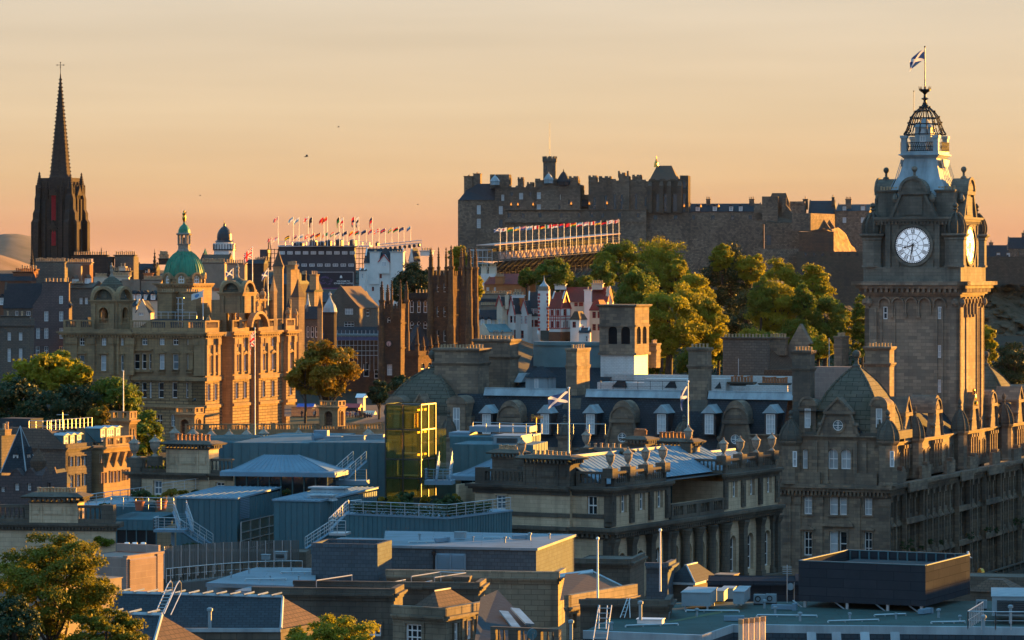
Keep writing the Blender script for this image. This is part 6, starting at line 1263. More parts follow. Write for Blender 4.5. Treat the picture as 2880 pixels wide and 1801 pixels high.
for s in(-1,1):m.ball((x+s*1.0,y,zz(180)),.2,6)
m.ball((x,y,zz(173)),.2,6);hb.part('weathervane',m,M_IRON,sp)
for u,o,pt,w in((u0+.6,-.6,482,1.5),(-.6,-.6,488,1.5),(u0+.6,-dp+.6,490,1.5),(-.6,-dp+.6,484,1.5),(u0+3.2,-.4,505,1.0),(-3.2,-.4,505,1.0),(-.4,-3.0,510,1.0),(-.4,-dp+3,510,1.0)):
 x,y,_=f.p(u,o,0);z0=zz(565);h=zz(pt)-z0;m=MB().lathe((x,y,z0),[(w*.62,-1),(w*.62,h*.42),(w*.8,h*.44),(w*.56,h*.5)]+[q for i in range(1,6)for q in((w*.56*(1-i/6.4),h*(.5+.08*i)),(w*.56*(1-i/6.4)+.16,h*(.52+.08*i)))]+[(.04,h)],6)
 hb.part('pinnacle',m,M_HUB)
def goth(name,lab,px,Y,ang,ptop,pbot,pins,pinr,lit=(),wins=(),mat=M_COL,clock=None):
 f=Fr(px[1],Y,ang);rf=f.right();u0=f.u(px[0]);dp=rf.u(px[2]);z=lambda py:f.z(py,0);t=T(name,lab,'tower',f.p(u0/2,-dp/2,z(pbot)))
 facade(t,f,u0,0,z(pbot),z(ptop),pxw(f,wins),mat,.4);facade(t,rf,0,dp,z(pbot),z(ptop),[],mat);m=MB();m.box(f,u0,u0+.05,-dp,-.05,z(pbot),z(ptop));m.box(f,u0,0,-dp,-dp+.05,z(pbot),z(ptop));m.box(f,u0,0,-dp,0,z(ptop)-.1,z(ptop))
 for fr,a,b in((f,u0,0),(rf,0,dp)):
  n=6
  for i in range(n):x=a+(b-a)*i/n;m.box(fr,x,x+(b-a)/n*.55,-.3,.1,z(ptop)+.003,z(ptop)+1.1)
  for py in(ptop+40,ptop+110,ptop+190):
   if py<pbot:m.box(fr,a,b,.004,.25,z(py)-.25,z(py))
 t.part('parapet',m,mat)
 for u,o,hgt in pins:
  x,y,_=f.p(u*u0,o*-dp,0);zt=z(ptop);r=pinr*(1 if u in(0,1)else .55);H=z(hgt)-zt
  low=[(r*1.45,0),(r*1.45,(zt-z(pbot))*.35),(r*1.2,(zt-z(pbot))*.38),(r*1.2,(zt-z(pbot))*.72),(r,(zt-z(pbot))*.75)]if u in(0,1)else[(r,zt-z(pbot)-2.5)]
  m=MB().lathe((x,y,z(pbot)),low+[(r,zt-z(pbot)+H*.2),(r*1.25,zt-z(pbot)+H*.24),(r*1.25,zt-z(pbot)+H*.3),(r*.75,zt-z(pbot)+H*.31),(r*.7,zt-z(pbot)+H*.55),(r*.85,zt-z(pbot)+H*.57)]+[q for i in range(4)for q in((r*.62*(1-i/4.5),zt-z(pbot)+H*(.6+.095*i)),(r*.62*(1-i/4.5)+.14,zt-z(pbot)+H*(.63+.095*i)))]+[(.05,zt-z(pbot)+H)],8,R(ang+22.5))
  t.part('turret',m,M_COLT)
 if clock:
  u=f.u(clock[0]);zc_=f.z(clock[1],u);r=clock[2]*f.m(u);d=t.part('clock_dial',MB().prism(f,arcpts(u,zc_,r,0,345,24),.02,.08),M_PDIAL);m=MB().arc(f,u,zc_,r,.02,.2,.3,0,360,20)
  for i in range(12):a=R(30*i);m.tube(f.p(u+r*.7*math.sin(a),.1,zc_+r*.7*math.cos(a)),f.p(u+r*.93*math.sin(a),.1,zc_+r*.93*math.cos(a)),.05,4)
  for a,l in((256,.5),(190,.78)):m.tube(f.p(u,.12,zc_),f.p(u+r*l*math.sin(R(a)),.12,zc_+r*l*math.cos(R(a))),.06,4)
  t.part('clock_hands',m,M_IRON,d)
 return t,f,u0,dp
M_PDIAL=plain('pink_dial',(.62,.40,.38),.5,var=.15)
goth('college_tower','brown gothic tower with small pink clock dial and four crocketed pinnacles',(1074,1127,1143),800,-16,868,1110,[(1,0,790),(.48,0,788),(.02,0,787),(0,1,790),(1,1,800)],0.62,wins=[(1089,893,1098,910,'a12d'),(1088,1025,1103,1056,'s22c')],clock=(1094,967,7.5))
goth('college_tower','taller twin gothic tower with sunlit buttresses and a crown of pinnacles',(1212,1269,1298),835,-30,775,1000,[(1,0,697),(.62,0,695),(.25,0,696),(0,0,690),(0,1,696)],.72,wins=[(a,c,a+8,d,'sa12d')for a in(1227,1246)for c,d in((796,822),(862,892),(928,962))])
goth('college_tower','right hand twin gothic tower against the red roofs',(1296,1320,1337),824,-30,775,1000,[(.6,0,694),(0,0,697),(0,1,697)],.7)
house('gothic_hall','sunlit pinnacled end of the gothic college hall','hall',(1140,1176,1222),770,-28,M_COL,M_SLATE,1000,960,1080,(),[(1184,1022,1195,1054,'a12d'),(1203,1020,1214,1050,'a12d')],flat=True,parapet=1.0)
t=T('pinnacle_row','lit stone parapet pinnacles of the gothic college hall','pinnacles',P(1195,1000,772))
for px,pt,pb in((1173,920,1010),(1190,946,1000),(1211,942,998),(1229,940,990),(1202,980,1000)):
 q=P(px,pb,771+(px-1173)*.1);h=(pb-pt)*771/F;t.part('pinnacle',MB().lathe(q,[(.55,0),(.5,h*.4),(.7,h*.45),(.42,h*.5),(.3,h*.7),(.36,h*.73),(.04,h)],6),M_COL)
house('slate_hall','dark slate roofed hall between the two gothic towers','hall',(1132,1150,1215),815,-60,M_COL,M_SLATE,985,915,1080,(),along='u')
house('assembly_hall','soot dark hall with castellated parapet behind the pink dial tower','hall',(1146,1207,1214),850,-10,M_HUB,M_SLATE,838,830,1050,ws([(1158,10),(1178,10),(1196,10)],[(846,880),(905,925)],'a12d'),flat=True,parapet=1.2,chims=[(1165,1202,824,838,-1,1,4)])
t,f,u0,dp,zb,ze=house('stone_house','brown stone house with crow gable and sunlit rust coloured roof','house',(905,1010,1066),860,-12,M_RUB,M_SLATEB,868,806,1010,[(970,860,993,885,'s32c'),(968,905,996,920,'s32d')],[(1030,870,1040,890,'s12d')],along='v')
house('scaffolded_wing','long dark roofed wing wrapped in scaffolding with blue sheeting','building',(900,1064,1070),830,-6,M_COL,M_SLATE,945,919,1120,ws([(1030,16)],[(1020,1060)],'a12d')+ws([(1058,12)],[(1040,1065)],'s12d'),depth=.4)
sc_=T('scaffold','scaffolding with teal deck and blue sheeting along the dark wing','scaffolding',P(980,1000,824));fs=Fr(1064,827,-6);u0=fs.u(905);m=MB();z1,z0=fs.z(948,0),fs.z(1010,0)
for i in range(15):u=u0*i/14;m.tube(fs.p(u,.6,z0-3),fs.p(u,.6,z1+1.6),.05,4)
for py in(940,957,972,987,1000):m.tube(fs.p(u0,.6,fs.z(py,0)),fs.p(0,.6,fs.z(py,0)),.06,4)
sc_.part('tube_frame',m,M_GALV);sc_.part('sheeting',MB().box(fs,u0,0,.62,.68,fs.z(957,0),fs.z(948,0)),M_SCAFB);sc_.part('deck',MB().box(fs,u0,0,.3,1.0,fs.z(947,0),fs.z(940,0)),M_TEAL)
def cone(lab,px,pt,pe,pb,w,Y,mat,roof,n=8,name='turret',prof=None,flare=1.12):
 q=P(px,pb,Y);k=Y/F;r=w*k/2;z0,ze,zt=q.z,P(0,pe,Y).z,P(0,pt,Y).z;t=T(name,lab,'turret',q,'turrets right of the bank');t.part('shaft',MB().lathe((q.x,q.y,0),[(r*.92,z0-4),(r*.92,ze-.6),(r,ze-.3),(r,ze)],n,R(10)),mat)
 H=zt-ze;pr=prof or[(flare,0),(.72,.26),(.36,.62),(.1,.92),(.02,1)];t.part('spire',MB().lathe((q.x,q.y,ze+.004),[(r*a,c*H)for a,c in pr],n,R(10)),roof)
 return t
cone('tall sunlit square turret with pyramid roof right of the bank front',838,784,836,1020,40,742,M_BOS,M_SLATEB,4)
cone('slim conical turret behind the sunlit bank statues',783,703,750,860,32,760,M_BOS,M_SLATEB)
cone('pointed gablet turret between the saltire poles',769,776,820,880,22,726,M_BOS,M_BOS,4);cone('grey pepperpot turret lit along its right edge',900,832,866,960,16,752,M_BOS,M_SLATEB);cone('thin pepperpot with gold lit stem beside the bank roof',812,838,866,930,14,735,M_BOS,M_SLATE);cone('small conical cap behind the saltire pole',748,780,832,880,18,735,M_REND,M_SLATE)
cone('lead ogee domed turret with ball finial',928,820,878,960,40,770,M_HUB,M_LEAD,12,prof=[(1.05,0),(.98,.06),(.92,.18),(.72,.36),(.4,.52),(.2,.66),(.12,.78),(.22,.84),(.2,.9),(.06,.94),(.02,1)])
cone('slender white ogee spirelet beside the grey gothic front',866,824,868,900,16,760,M_RUB,M_LEAD,8,prof=[(1,0),(.9,.12),(.5,.45),(.25,.7),(.3,.78),(.05,1)])
house('gothic_house','grey gothic house front with pointed windows beside the autumn tree','house',(858,896,906),756,-8,M_RUB,M_SLATE,898,862,1090,ws([(866,7),(878,8),(890,7)],[(918,950),(965,985)],'a12d'),along='u')
H_('tall sunlit chimney house rising behind the conical turret','tenement',(806,818,830),775,-30,M_BOS,M_SLATEB,758,750,950,(),flat=True,chims=[(806,829,745,758,-.5,1.2,7)])
H_('steep gabled house with lit chimney in front of the billboard','tenement',(862,884,892),800,-30,M_BOS,M_SLATE,822,790,950,(),along='u',chims=[(871,889,772,815,0,1.2,3)])
H_('shadowed slate roofs between the bank and the dark grandstand block','tenement',(742,815,880),870,-8,M_HUB,M_SLATE,800,770,950,(),chims=[(715,750,732,760,1,1.5,5,M_RUB),(848,860,772,790,-1,1,4)])
H_('low slate roofs behind the ogee domed turret','tenement',(880,1010,1050),900,-8,M_RUB,M_SLATE,850,822,950,())
def pavilion(lab,px,Y,ang,pts):
 f=Fr(px[1],Y,ang);rf=f.right();u0=f.u(px[0]);dp=rf.u(px[2]);z=lambda py:f.z(py,0);t=T('garden_pavilion',lab,'pavilion',f.p(u0/2,-dp/2,z(pts[3])),'arched pavilions on the bank terrace');pt,pc,pa,pb=pts
 for fr,a,b in((f,u0,0),(rf,0,dp)):c=(a+b)/2;w=(b-a)*.22;facade(t,fr,a,b,z(pb),z(pc),[(c-w,c+w,z(pb)+.1,z(pa),'asx')],M_BOS,.6)
 m=MB();zt=z(pc)
 for fr,a,b in((f,u0,0),(rf,0,dp)):cornice(m,fr,a,b,zt+.2,.6,.4,e0=.5,e1=.5);balustrade(m,fr,a,b,zt+.25,z(pt)-zt-.25,.05,.35,(b-a)/2)
 m.box(f,u0,0,-dp,-.05,zt-.1,zt+.1);m.box(f,u0,u0+.1,-dp,0,z(pb),zt);t.part('balustrade',m,M_BOS);t.part('interior',MB().box(f,u0+.6,-.7,-dp+.7,-.7,z(pb),zt-.2),M_ROCKW)
pavilion('arched garden pavilion with balustraded roof left of the flagpole',(493,547,572),640,-25,(1147,1168,1180,1226));pavilion('rosy arched pavilion with balustraded roof beside the autumn tree',(898,950,971),615,-25,(1128,1148,1157,1200))
tb=T('terrace_balustrade','long sunlit balustraded terrace wall in front of the bank','balustrade',P(800,1240,610));f=Fr(520,620,4);u1=f.u(1080);m=MB();zz=f.z(1212,20);m.box(f,0,u1,-2,0,zz-8,zz);balustrade(m,f,0,u1,zz+.01,1.3,0,.5,4.2);tb.part('wall',m,M_BOS)
qa=[P(815,1212,625),P(1060,1205,625),P(1075,1172,665),P(815,1172,665)];solo('lawn',None,None,MB().poly(qa),M_GRASS,(0,0,0),kind='structure')
qa=[P(800,1172,665),P(1110,1172,665),P(1110,1140,720),P(800,1140,720)];solo('pavement',None,None,MB().poly([q+Vector((0,0,.02))for q in qa]),M_ROAD,(0,0,0),kind='structure')
qa=[P(965,1200,628),P(1100,1185,640),P(1100,1168,668),P(1030,1176,655)];solo('path',None,None,MB().poly([q+Vector((0,0,.06))for q in qa]),M_ROAD,(0,0,0),kind='structure')
ra=T('railing','rust lit park railing behind the autumn tree','railing',P(860,1170,668));m=MB();a,b=P(820,1176,664),P(900,1176,664)
for i in range(40):q=a.lerp(b,i/39);m.tube(q,q+Vector((0,0,2.2)),.05,4)
for h in(.3,2.0):m.tube(a+Vector((0,0,h)),b+Vector((0,0,h)),.06,4)
ra.part('bars',m,plain('rusty_iron',(.3,.14,.06),.7))
def stall(lab,px,w,pt,pb,Y,wallm,roofm):f=Fr(px,Y,-12);k=Y/F;t=T('market_stall',lab,'stall',f.p(0,-1,f.z(pb)),'stalls on the Mound');W_2=w*k/2;t.part('counter',MB().box(f,-W_2,W_2,-2,0,f.z(pb),f.z(pt)-.5),wallm);t.part('awning',MB().gable(f,-W_2-.3,W_2+.3,-2.3,.4,f.z(pt)-.49,f.z(pt)+.3),roofm)
stall('dark stall with red fascia right of the rosy pavilion',988,42,1140,1175,690,M_BLACKP,M_REDP);stall('pale kiosk among the crowd',1013,18,1112,1160,692,M_CREAM,M_WHITE);stall('sunlit timber booth at the right of the crowd',1036,26,1160,1184,672,M_ORNG,M_CREAM);stall('blue tented stall behind the tree trunk',858,42,1140,1165,700,plain('blue_tent',(.05,.12,.42),.7),MATS['blue_tent'])
def person(px,pf,Y,h,cols,yaw,lab,grp):
 """A small standing figure: one skinned body with trousers, top, head and hair as its clothing pieces."""
 q=P(px,pf,Y);s=h/1.75;c,n=math.cos(yaw),math.sin(yaw);W=lambda x,y,z:(q.x+(x*c-y*n)*s,q.y+(x*n+y*c)*s,q.z+z*s);t=T('person',lab,'person',q,grp)
 top,leg,hair,skin=[MATS.get('cloth_%d'%i)or plain('cloth_%d'%i,cl,.85)for i,cl in cols]
 m=MB()
 def limb(ps):
  for(a,ra_),(b,rb)in zip(ps,ps[1:]):m.tube(W(*a),W(*b),ra_*s,8,rb*s)
 limb([((-.1,.02,0),.045),((-.1,0,.48),.06),((-.09,0,.9),.09)]);limb([((.12,-.1,0),.045),((.11,-.04,.48),.06),((.09,0,.9),.09)]);m.tube(W(-.1,.02,.04),W(-.1,-.17,.03),.045*s,6);m.tube(W(.12,-.1,.04),W(.12,-.3,.03),.045*s,6);m.lathe(W(0,0,.84),[(.14*s,0),(.17*s,.1*s)],8);t.part('trousers',m,leg)
 m=MB();m.lathe(W(0,0,.9),[(.16*s,0),(.15*s,.15*s),(.19*s,.4*s),(.2*s,.52*s),(.08*s,.6*s)],10,yaw,1,.75);limb([((-.21,0,1.42),.065),((-.27,.03,1.13),.05),((-.25,-.08,.9),.04)]);limb([((.21,0,1.42),.065),((.27,.02,1.13),.05),((.22,-.14,.95),.04)]);t.part('top',m,top)
 m=MB();m.tube(W(0,0,1.46),W(0,0,1.56),.05*s,8);m.ball(W(0,-.02,1.64),.1*s,10,1.2);m.tube(W(0,-.1,1.63),W(0,-.14,1.61),.02*s,5);m.ball(W(-.25,-.09,.86),.045*s,6,1.4);m.ball(W(.22,-.15,.9),.045*s,6,1.4);limb([((0,0,1.5),.05),((0,0,.95),.1)])
 for e in(-1,1):limb([((0,0,1.45),.05),((e*.21,0,1.42),.05),((-.27,.03,1.13)if e<0 else(.27,.02,1.13),.04),((-.25,-.09,.88)if e<0 else(.22,-.15,.92),.035)]);limb([((0,0,.95),.08),((e*.09,0,.9),.08),((-.1,0,.48)if e<0 else(.11,-.04,.48),.05),((-.1,.02,.03)if e<0 else(.12,-.1,.03),.04)])
 t.part('body',m,skin);t.part('hair',MB().ball(W(0,.02,1.68),.108*s,10,1.0),hair)
CT=[(0,(.03,.03,.04)),(1,(.07,.11,.28)),(2,(.45,.42,.38)),(3,(.32,.05,.05)),(4,(.1,.1,.1)),(5,(.02,.025,.05)),(6,(.05,.03,.02)),(7,(.45,.26,.18)),(8,(.3,.28,.12))]
PL=['blue topped','dark coated','pale shirted','red topped','ochre topped','grey topped']
for i,(px,pf,c)in enumerate(((976,1181,1),(984,1182,3),(992,1180,2),(1000,1181,1),(1003,1174,0),(1007,1182,2),(1011,1176,3),(1015,1182,5),(1019,1177,8),(1024,1182,0),(1028,1186,0),(1034,1186,5),(1040,1187,0),(1046,1186,1),(849,1178,0),(884,1179,2),(888,1178,5),(970,1176,4))):
 nm={1:'blue',3:'red',2:'pale',0:'black',5:'navy',8:'ochre',4:'charcoal'}[c];wh=['at the left end of the crowd','in front of the red fascia stall','beside the red fascia stall corner','at the middle of the crowd','just behind the crowd front','facing the pale kiosk','behind others by the pale kiosk','below the pale kiosk','at the kiosk right corner','between kiosk and timber booth','nearest the sunlit timber booth','at the left post of the timber booth','before the dark opening of the timber booth','at the right post of the timber booth','by the railing left of the tree trunk','by the sunlit railing right of the tree trunk','behind the pale walker at the railing','beside the rosy pavilion corner'][i]
 person(px,pf,662,1.72,(CT[c],CT[[4,0,5,0][i%4]],CT[6],CT[7]),i*1.3,f'person in a {nm} top standing {wh}','people on the Mound')
flagpole(P(717,1240,600),P(717,925,600),.1,'union',1.9,2.6,'tall white pole before the bank with a limp union flag',None,(-1,.1),1.25,drop=.5)
flagpole(P(347,1166,480),P(347,1046,480),.08,None,0,0,'bare mauve lit pole on the balustraded turret',None)
# ---------------------------------------------------------------- the castle
CK=Fr(1400,1230,-7);ck=lambda py,o=0:CK.z(py,0,o)
ca=T('castle','long grey castle with crenellated palace, flag tower and dark memorial hall','castle',CK.p(30,-15,ck(720)))
def cb(p0,p1,pt,pb,o0,o1,mat=M_CAS,name='wall',wins=(),cren=0,t=None,edge=True,fr=CK):
 u0,u1=fr.u(p0,o1),fr.u(p1,o1);z0,z1=fr.z(pb,u0,o1),fr.z(pt,u0,o1);t=t or ca;mb=MB();ops=pxw(fr,wins,o1);wall(mb,fr,u0,u1,z0,z1,[(*w[:4],'a' in w[4])for w in ops],o1,.5)
 mb.box(fr,u0,u1,o0,o1-.52,z0,z1-.01);rr=fr.right(u1,0);wall(mb,rr,-o1,-o0,z0,z1,[]);mb.box(fr,u0,u0+.05,o0,o1-.01,z0,z1);mb.poly([fr.p(u0,o0,z1),fr.p(u1,o0,z1),fr.p(u1,o1,z1),fr.p(u0,o1,z1)])
 for w in ops:
  for e in(w[0]-.25,w[1]):mb.box(fr,e,e+.25,o1+.003,o1+.08,w[2]-.2,w[3]+.2)
 if cren:
  n=max(2,int((u1-u0)/cren))
  for i in range(n):a=u0+(u1-u0)*i/n;mb.box(fr,a,a+(u1-u0)/n*.6,o1-.6,o1,z1+.003,z1+.55)
  n=max(1,int((o1-o0)/cren))
  for i in range(n):a=o0+(o1-o0)*i/n;mb.box(fr,u1-.6,u1,a,a+(o1-o0)/n*.6,z1+.004,z1+.55)
  mb.box(fr,u0-.1,u1+.1,o1+.003,o1+.25,z1-.5,z1-.2)
 w=t.part(name,mb,mat)
 for q in ops:window(t,fr,*q[:4],o1-.4,3 if 'c' in q[4]else 0,4 if 'c' in q[4]else 2,'c' if 'c' in q[4]else 'd',bar=.1,parent=w)
 return u0,u1,z0,z1
W4=lambda*l:[(a,b,c,d,'c')for a,b,c,d in l]
cb(1288,1392,562,735,-16,0,wins=W4((1341,578,1352,603),(1341,616,1352,642),(1402,580,1413,603)))
u0,u1,z0,z1=cb(1392,1508,527,735,-16,.6,wins=W4((1410,548,1418,565),(1460,543,1471,561),(1403,580,1414,603))+[(1435,540,1443,553,'d'),(1488,540,1495,553,'d'),(1403,618,1414,640,'d')],cren=3.4)
cb(1508,1632,524,600,-14,1.4,wins=W4((1510,541,1521,560),(1510,575,1521,590),(1575,548,1577,562))+[(1598,562,1602,575,'d'),(1570,575,1576,588,'d')],cren=3.2)
m=MB();a,b=CK.u(1290),CK.u(1392);m.add([CK.p(a,.3,ck(563)),CK.p(b,.3,ck(563)),CK.p(b,-7,ck(517,-7)),CK.p(CK.u(1345,-7),-7,ck(517,-7)),CK.p(CK.u(1312,-7),-7,ck(535,-7)),CK.p(a,-14,ck(563))],[(0,1,2,3,4),(0,4,5)]);ca.part('slate_roof',m,M_SLATE)
for pa,pb,pt in((1305,1329,495),(1331,1351,488)):chimney(ca,CK,CK.u(pa,-8),CK.u(pb,-8),-12,-8,ck(545,-8),ck(pt,-8),4,M_CAS,'small',.3,False)
cb(1378,1432,491,530,-8,-1.5,cren=0);cb(1433,1437,500,520,-6,-3,M_BOS);cb(1456,1472,503,530,-6,-3,cren=1.2);cb(1482,1499,517,530,-6,-1,cren=2.4);cb(1505,1625,507,530,-9,-.5,cren=3.0);cb(1600,1625,500,530,-9,-4,cren=1.5)
def lead_cap(px,pt,pb,w,o,mat=M_LEAD):u=CK.u(px,o);x,y,_=CK.p(u,o,0);H=ck(pt,o)-ck(pb,o);r=w/2*CK.m(u,o);ca.part('lead_cap',MB().lathe((x,y,ck(pb,o)),[(r*.96,-1.2),(r*.96,0),(r*1.1,.1),(r*.72,H*.4),(r*.4,H*.65),(r*.1,H*.8),(.06,H)],8),mat)
lead_cap(1392,490,511,27,1.6);lead_cap(1543,484,507,27,1.4);lead_cap(1585,476,513,37,.4,M_SLATE)
k=CK.m();u=CK.u(1546,-3);r=19*k;x,y,_=CK.p(u,-3,0);m=MB();z1=ck(455,-3);m.lathe((x,y,ck(520,-3)),[(r,0),(r,z1-ck(520,-3)-.6),(r*1.12,z1-ck(520,-3)),(r*1.12,ck(447,-3)-ck(520,-3))],8,R(15.5))
for j in range(16):
 if j%2:a=R(15.5)+2*math.pi*(j+.5)/16;fr=Fr(0,0,math.degrees(a)+90,at=(x+r*1.03*math.cos(a),y+r*1.03*math.sin(a)));m.box(fr,-.55,.55,-.4,.1,ck(447,-3),ck(441,-3))
ft=ca.part('flag_tower',m,M_RUB)
for px,py in((1535,472),(1560,472)):q=CK.u(px,-3+r);ca.part('window',MB().box(CK,q-.3,q+.3,-3+r*.8,-3+r*.98,ck(480,0),ck(467,0)),G_D,ft)
flagpole((x,y,ck(447,-3)),(x,y,ck(347,-3)),.07,None,0,0,'bare mast on the castle flag tower',None,pm=M_IRON)
cb(1655,1716,512,600,-14,0,wins=[(1668,555,1676,595,'d'),(1700,550,1708,595,'d')],cren=3.2);cb(1655,1677,498,515,-6,.3,cren=2.4);cb(1684,1717,500,515,-9,-2,cren=2.4);cb(1716,1770,508,600,-14,.4,wins=[(1725,545,1732,595,'d'),(1745,548,1752,590,'d')],cren=3.0);cb(1740,1757,490,512,-8,-1,cren=1.2);cb(1757,1769,495,510,-8,-.5);cb(1770,1828,510,600,-14,-1.4,wins=[(1785,545,1792,590,'d'),(1812,555,1818,580,'d')],cren=3.0);cb(1778,1803,496,512,-9,-3,cren=1.5)
for px,pt in((1741,481),(1766,481)):cb(px-3,px+2,pt,500,-3,-1.5)
cb(1632,1656,548,600,-9,-3);cb(1634,1642,536,552,-7,-5,M_BOS);q=CK.u(1640,-1);m=MB().frus(CK,(CK.u(1622,-2),CK.u(1658,-2),-7,-1),(CK.u(1632,-2),CK.u(1650,-2),-6,-4),ck(582),ck(553));ca.part('slate_roof',m,M_SLATE)
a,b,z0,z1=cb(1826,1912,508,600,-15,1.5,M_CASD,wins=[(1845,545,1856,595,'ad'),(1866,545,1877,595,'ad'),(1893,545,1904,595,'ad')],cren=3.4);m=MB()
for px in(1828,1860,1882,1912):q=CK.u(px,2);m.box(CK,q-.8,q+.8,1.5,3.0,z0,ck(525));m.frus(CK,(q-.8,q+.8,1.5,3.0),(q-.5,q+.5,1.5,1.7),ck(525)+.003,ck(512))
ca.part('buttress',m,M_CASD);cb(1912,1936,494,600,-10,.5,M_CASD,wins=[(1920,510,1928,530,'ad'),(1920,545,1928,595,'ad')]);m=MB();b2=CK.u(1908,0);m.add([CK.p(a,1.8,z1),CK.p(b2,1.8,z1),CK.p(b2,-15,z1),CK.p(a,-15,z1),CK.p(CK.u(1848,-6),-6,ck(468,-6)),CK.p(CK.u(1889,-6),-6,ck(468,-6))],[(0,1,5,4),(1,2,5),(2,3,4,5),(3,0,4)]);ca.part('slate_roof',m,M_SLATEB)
x,y,_=CK.p(CK.u(1846,-6),-6,0);h=ck(440,-6)-ck(470,-6);ca.part('spirelet',MB().lathe((x,y,ck(472,-6)),[(.9,0),(.7,h*.4),(.3,h*.6),(.35,h*.65),(.12,h*.8),(.16,h*.9),(.04,h*1.05)],6),M_GOLD)
cu_=T('curtain_wall','massive rubble curtain wall of the castle battery with gun ports','wall',CK.p(20,2,ck(740)))
cb(1420,1640,592,760,-4,3.0,wins=[(a,600,a+9,612,'d')for a in(1428,1466,1514,1574,1632-8)],t=cu_);cb(1640,1818,592,780,-4,3.6,wins=[(a,600,a+9,612,'d')for a in(1660,1690,1738,1790)]+[(1630+12,640,1655,665,'ad')],t=cu_);cb(1818,2146,599,800,-6,1.0,wins=[(a,606,a+10,618,'d')for a in(1838,1895,1945,2000,2055,2105)],t=cu_)
m=MB().box(CK,CK.u(1420,3.3),CK.u(1818,3.9),3.0,3.9,ck(627),ck(624)).box(CK,CK.u(1420,3),CK.u(1818,3.5),-1,3.9,ck(592)+.004,ck(590));cu_.part('string_course',m,M_CAS)
hs=lambda*a,**k:house(*a,**k)
house('slate_lodge','small slate roofed lodge on the castle battery','lodge',(1760,1806,1808),1226,-7,M_CAS,M_SLATE,599,580,610)
house('barrack','long low barrack with slate roof and four bright windows','barrack',(1938,2138,2142),1236,-7,M_CAS,M_SLATE,596,573,610,(),chims=[(1986,1998,560,585,-4,1.5,3),(2107,2121,560,585,-4,1.5,3)],dorm=[(1962,11,582,594,.3),(2010,11,581,594,.3),(2056,10,581,594,.3),(2083,10,581,594,.3)])
gp=T('gate_tower','squat round gate tower with hipped caps and lit flank','tower',CK.p(CK.u(2180),2,ck(720)))
cb(2143,2188,553,630,-9,1.5,t=gp);cb(2120,2150,575,620,-6,1,t=gp);cb(2150,2248,628,720,-8,2.5,t=gp,wins=[(2155,660,2168,690,'d')]);m=MB().hip(CK,CK.u(2160,-6),CK.u(2220,-6),-14,-6,ck(572),ck(544),1.3,3);gp.part('slate_roof',m,M_SLATEB);cb(2162,2219,572,640,-14,-6,t=gp)
m=MB().add([CK.p(CK.u(2152,2.4),2.4,ck(628)),CK.p(CK.u(2246,2.4),2.4,ck(628)),CK.p(CK.u(2222,-2),-2,ck(588)),CK.p(CK.u(2206,-2),-2,ck(572)),CK.p(CK.u(2176,-2),-2,ck(606))],[(0,1,2,3,4)]);gp.part('stone_slope',m,M_CASD);cb(2199,2211,556,600,-4,-1,t=gp)
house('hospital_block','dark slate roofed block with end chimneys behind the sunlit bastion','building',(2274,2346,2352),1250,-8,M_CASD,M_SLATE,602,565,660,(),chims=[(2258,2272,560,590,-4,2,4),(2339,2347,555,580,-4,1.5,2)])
house('gate_block','low crenellated block between gate tower and slate roofed block','building',(2218,2262,2268),1246,-8,M_CAS,M_SLATE,573,570,640,(),flat=True,parapet=.8)
house('officers_house','stone house with two rows of bright windows beside the clock tower','house',(2350,2445,2470),1240,-10,M_CAS,M_SLATE,594,575,720,ws([(2375,10),(2427,11)],[(580,592),(612,627)],'s33c'),chims=[(2378,2394,560,590,-4,1.5,4)])
house('lower_house','lower dark house with two white windows under the officers house','house',(2386,2450,2470),1262,-10,M_ROCKW,M_SLATE,655,628,720,ws([(2415,9),(2417,8)],[(648,654),(672,685)],'s22c'))
bs=T('bastion','orange sunlit stone bastion with three tall buttress shadows','bastion',P(2310,700,1222));fb=Fr(2280,1195,64);u1=fb.u(2348);m=MB();wall(m,fb,0,u1,fb.z(650),fb.z(600),[]);m.box(fb,0,u1,-7,-.02,fb.z(650),fb.z(600)-.01)
for px in(2318,2333):u=fb.u(px);m.add([fb.p(u-.6,0,fb.z(640)),fb.p(u+.6,0,fb.z(640)),fb.p(u+.6,3,fb.z(650)),fb.p(u-.6,3,fb.z(650)),fb.p(u-.3,0,fb.z(616)),fb.p(u+.3,0,fb.z(616))],[(0,3,4),(3,2,5,4),(2,1,5)])
bs.part('wall',m,M_ROCKW if False else M_CAS)
lw=T('lower_wall','long lower castle wall above the tree covered crag','wall',P(2330,800,1170));fl=Fr(2450,1165,-5);cb(2240,2470,708,860,-5,0,t=lw,fr=fl,mat=M_CASD,wins=[(a,712,a+8,720,'d')for a in range(2262,2430,24)]);cb(2248,2345,652,712,-30,-12,t=lw,fr=fl,mat=M_ROCKW);cb(2130,2245,700,790,-16,-5,t=lw,fr=fl,mat=M_CAS)
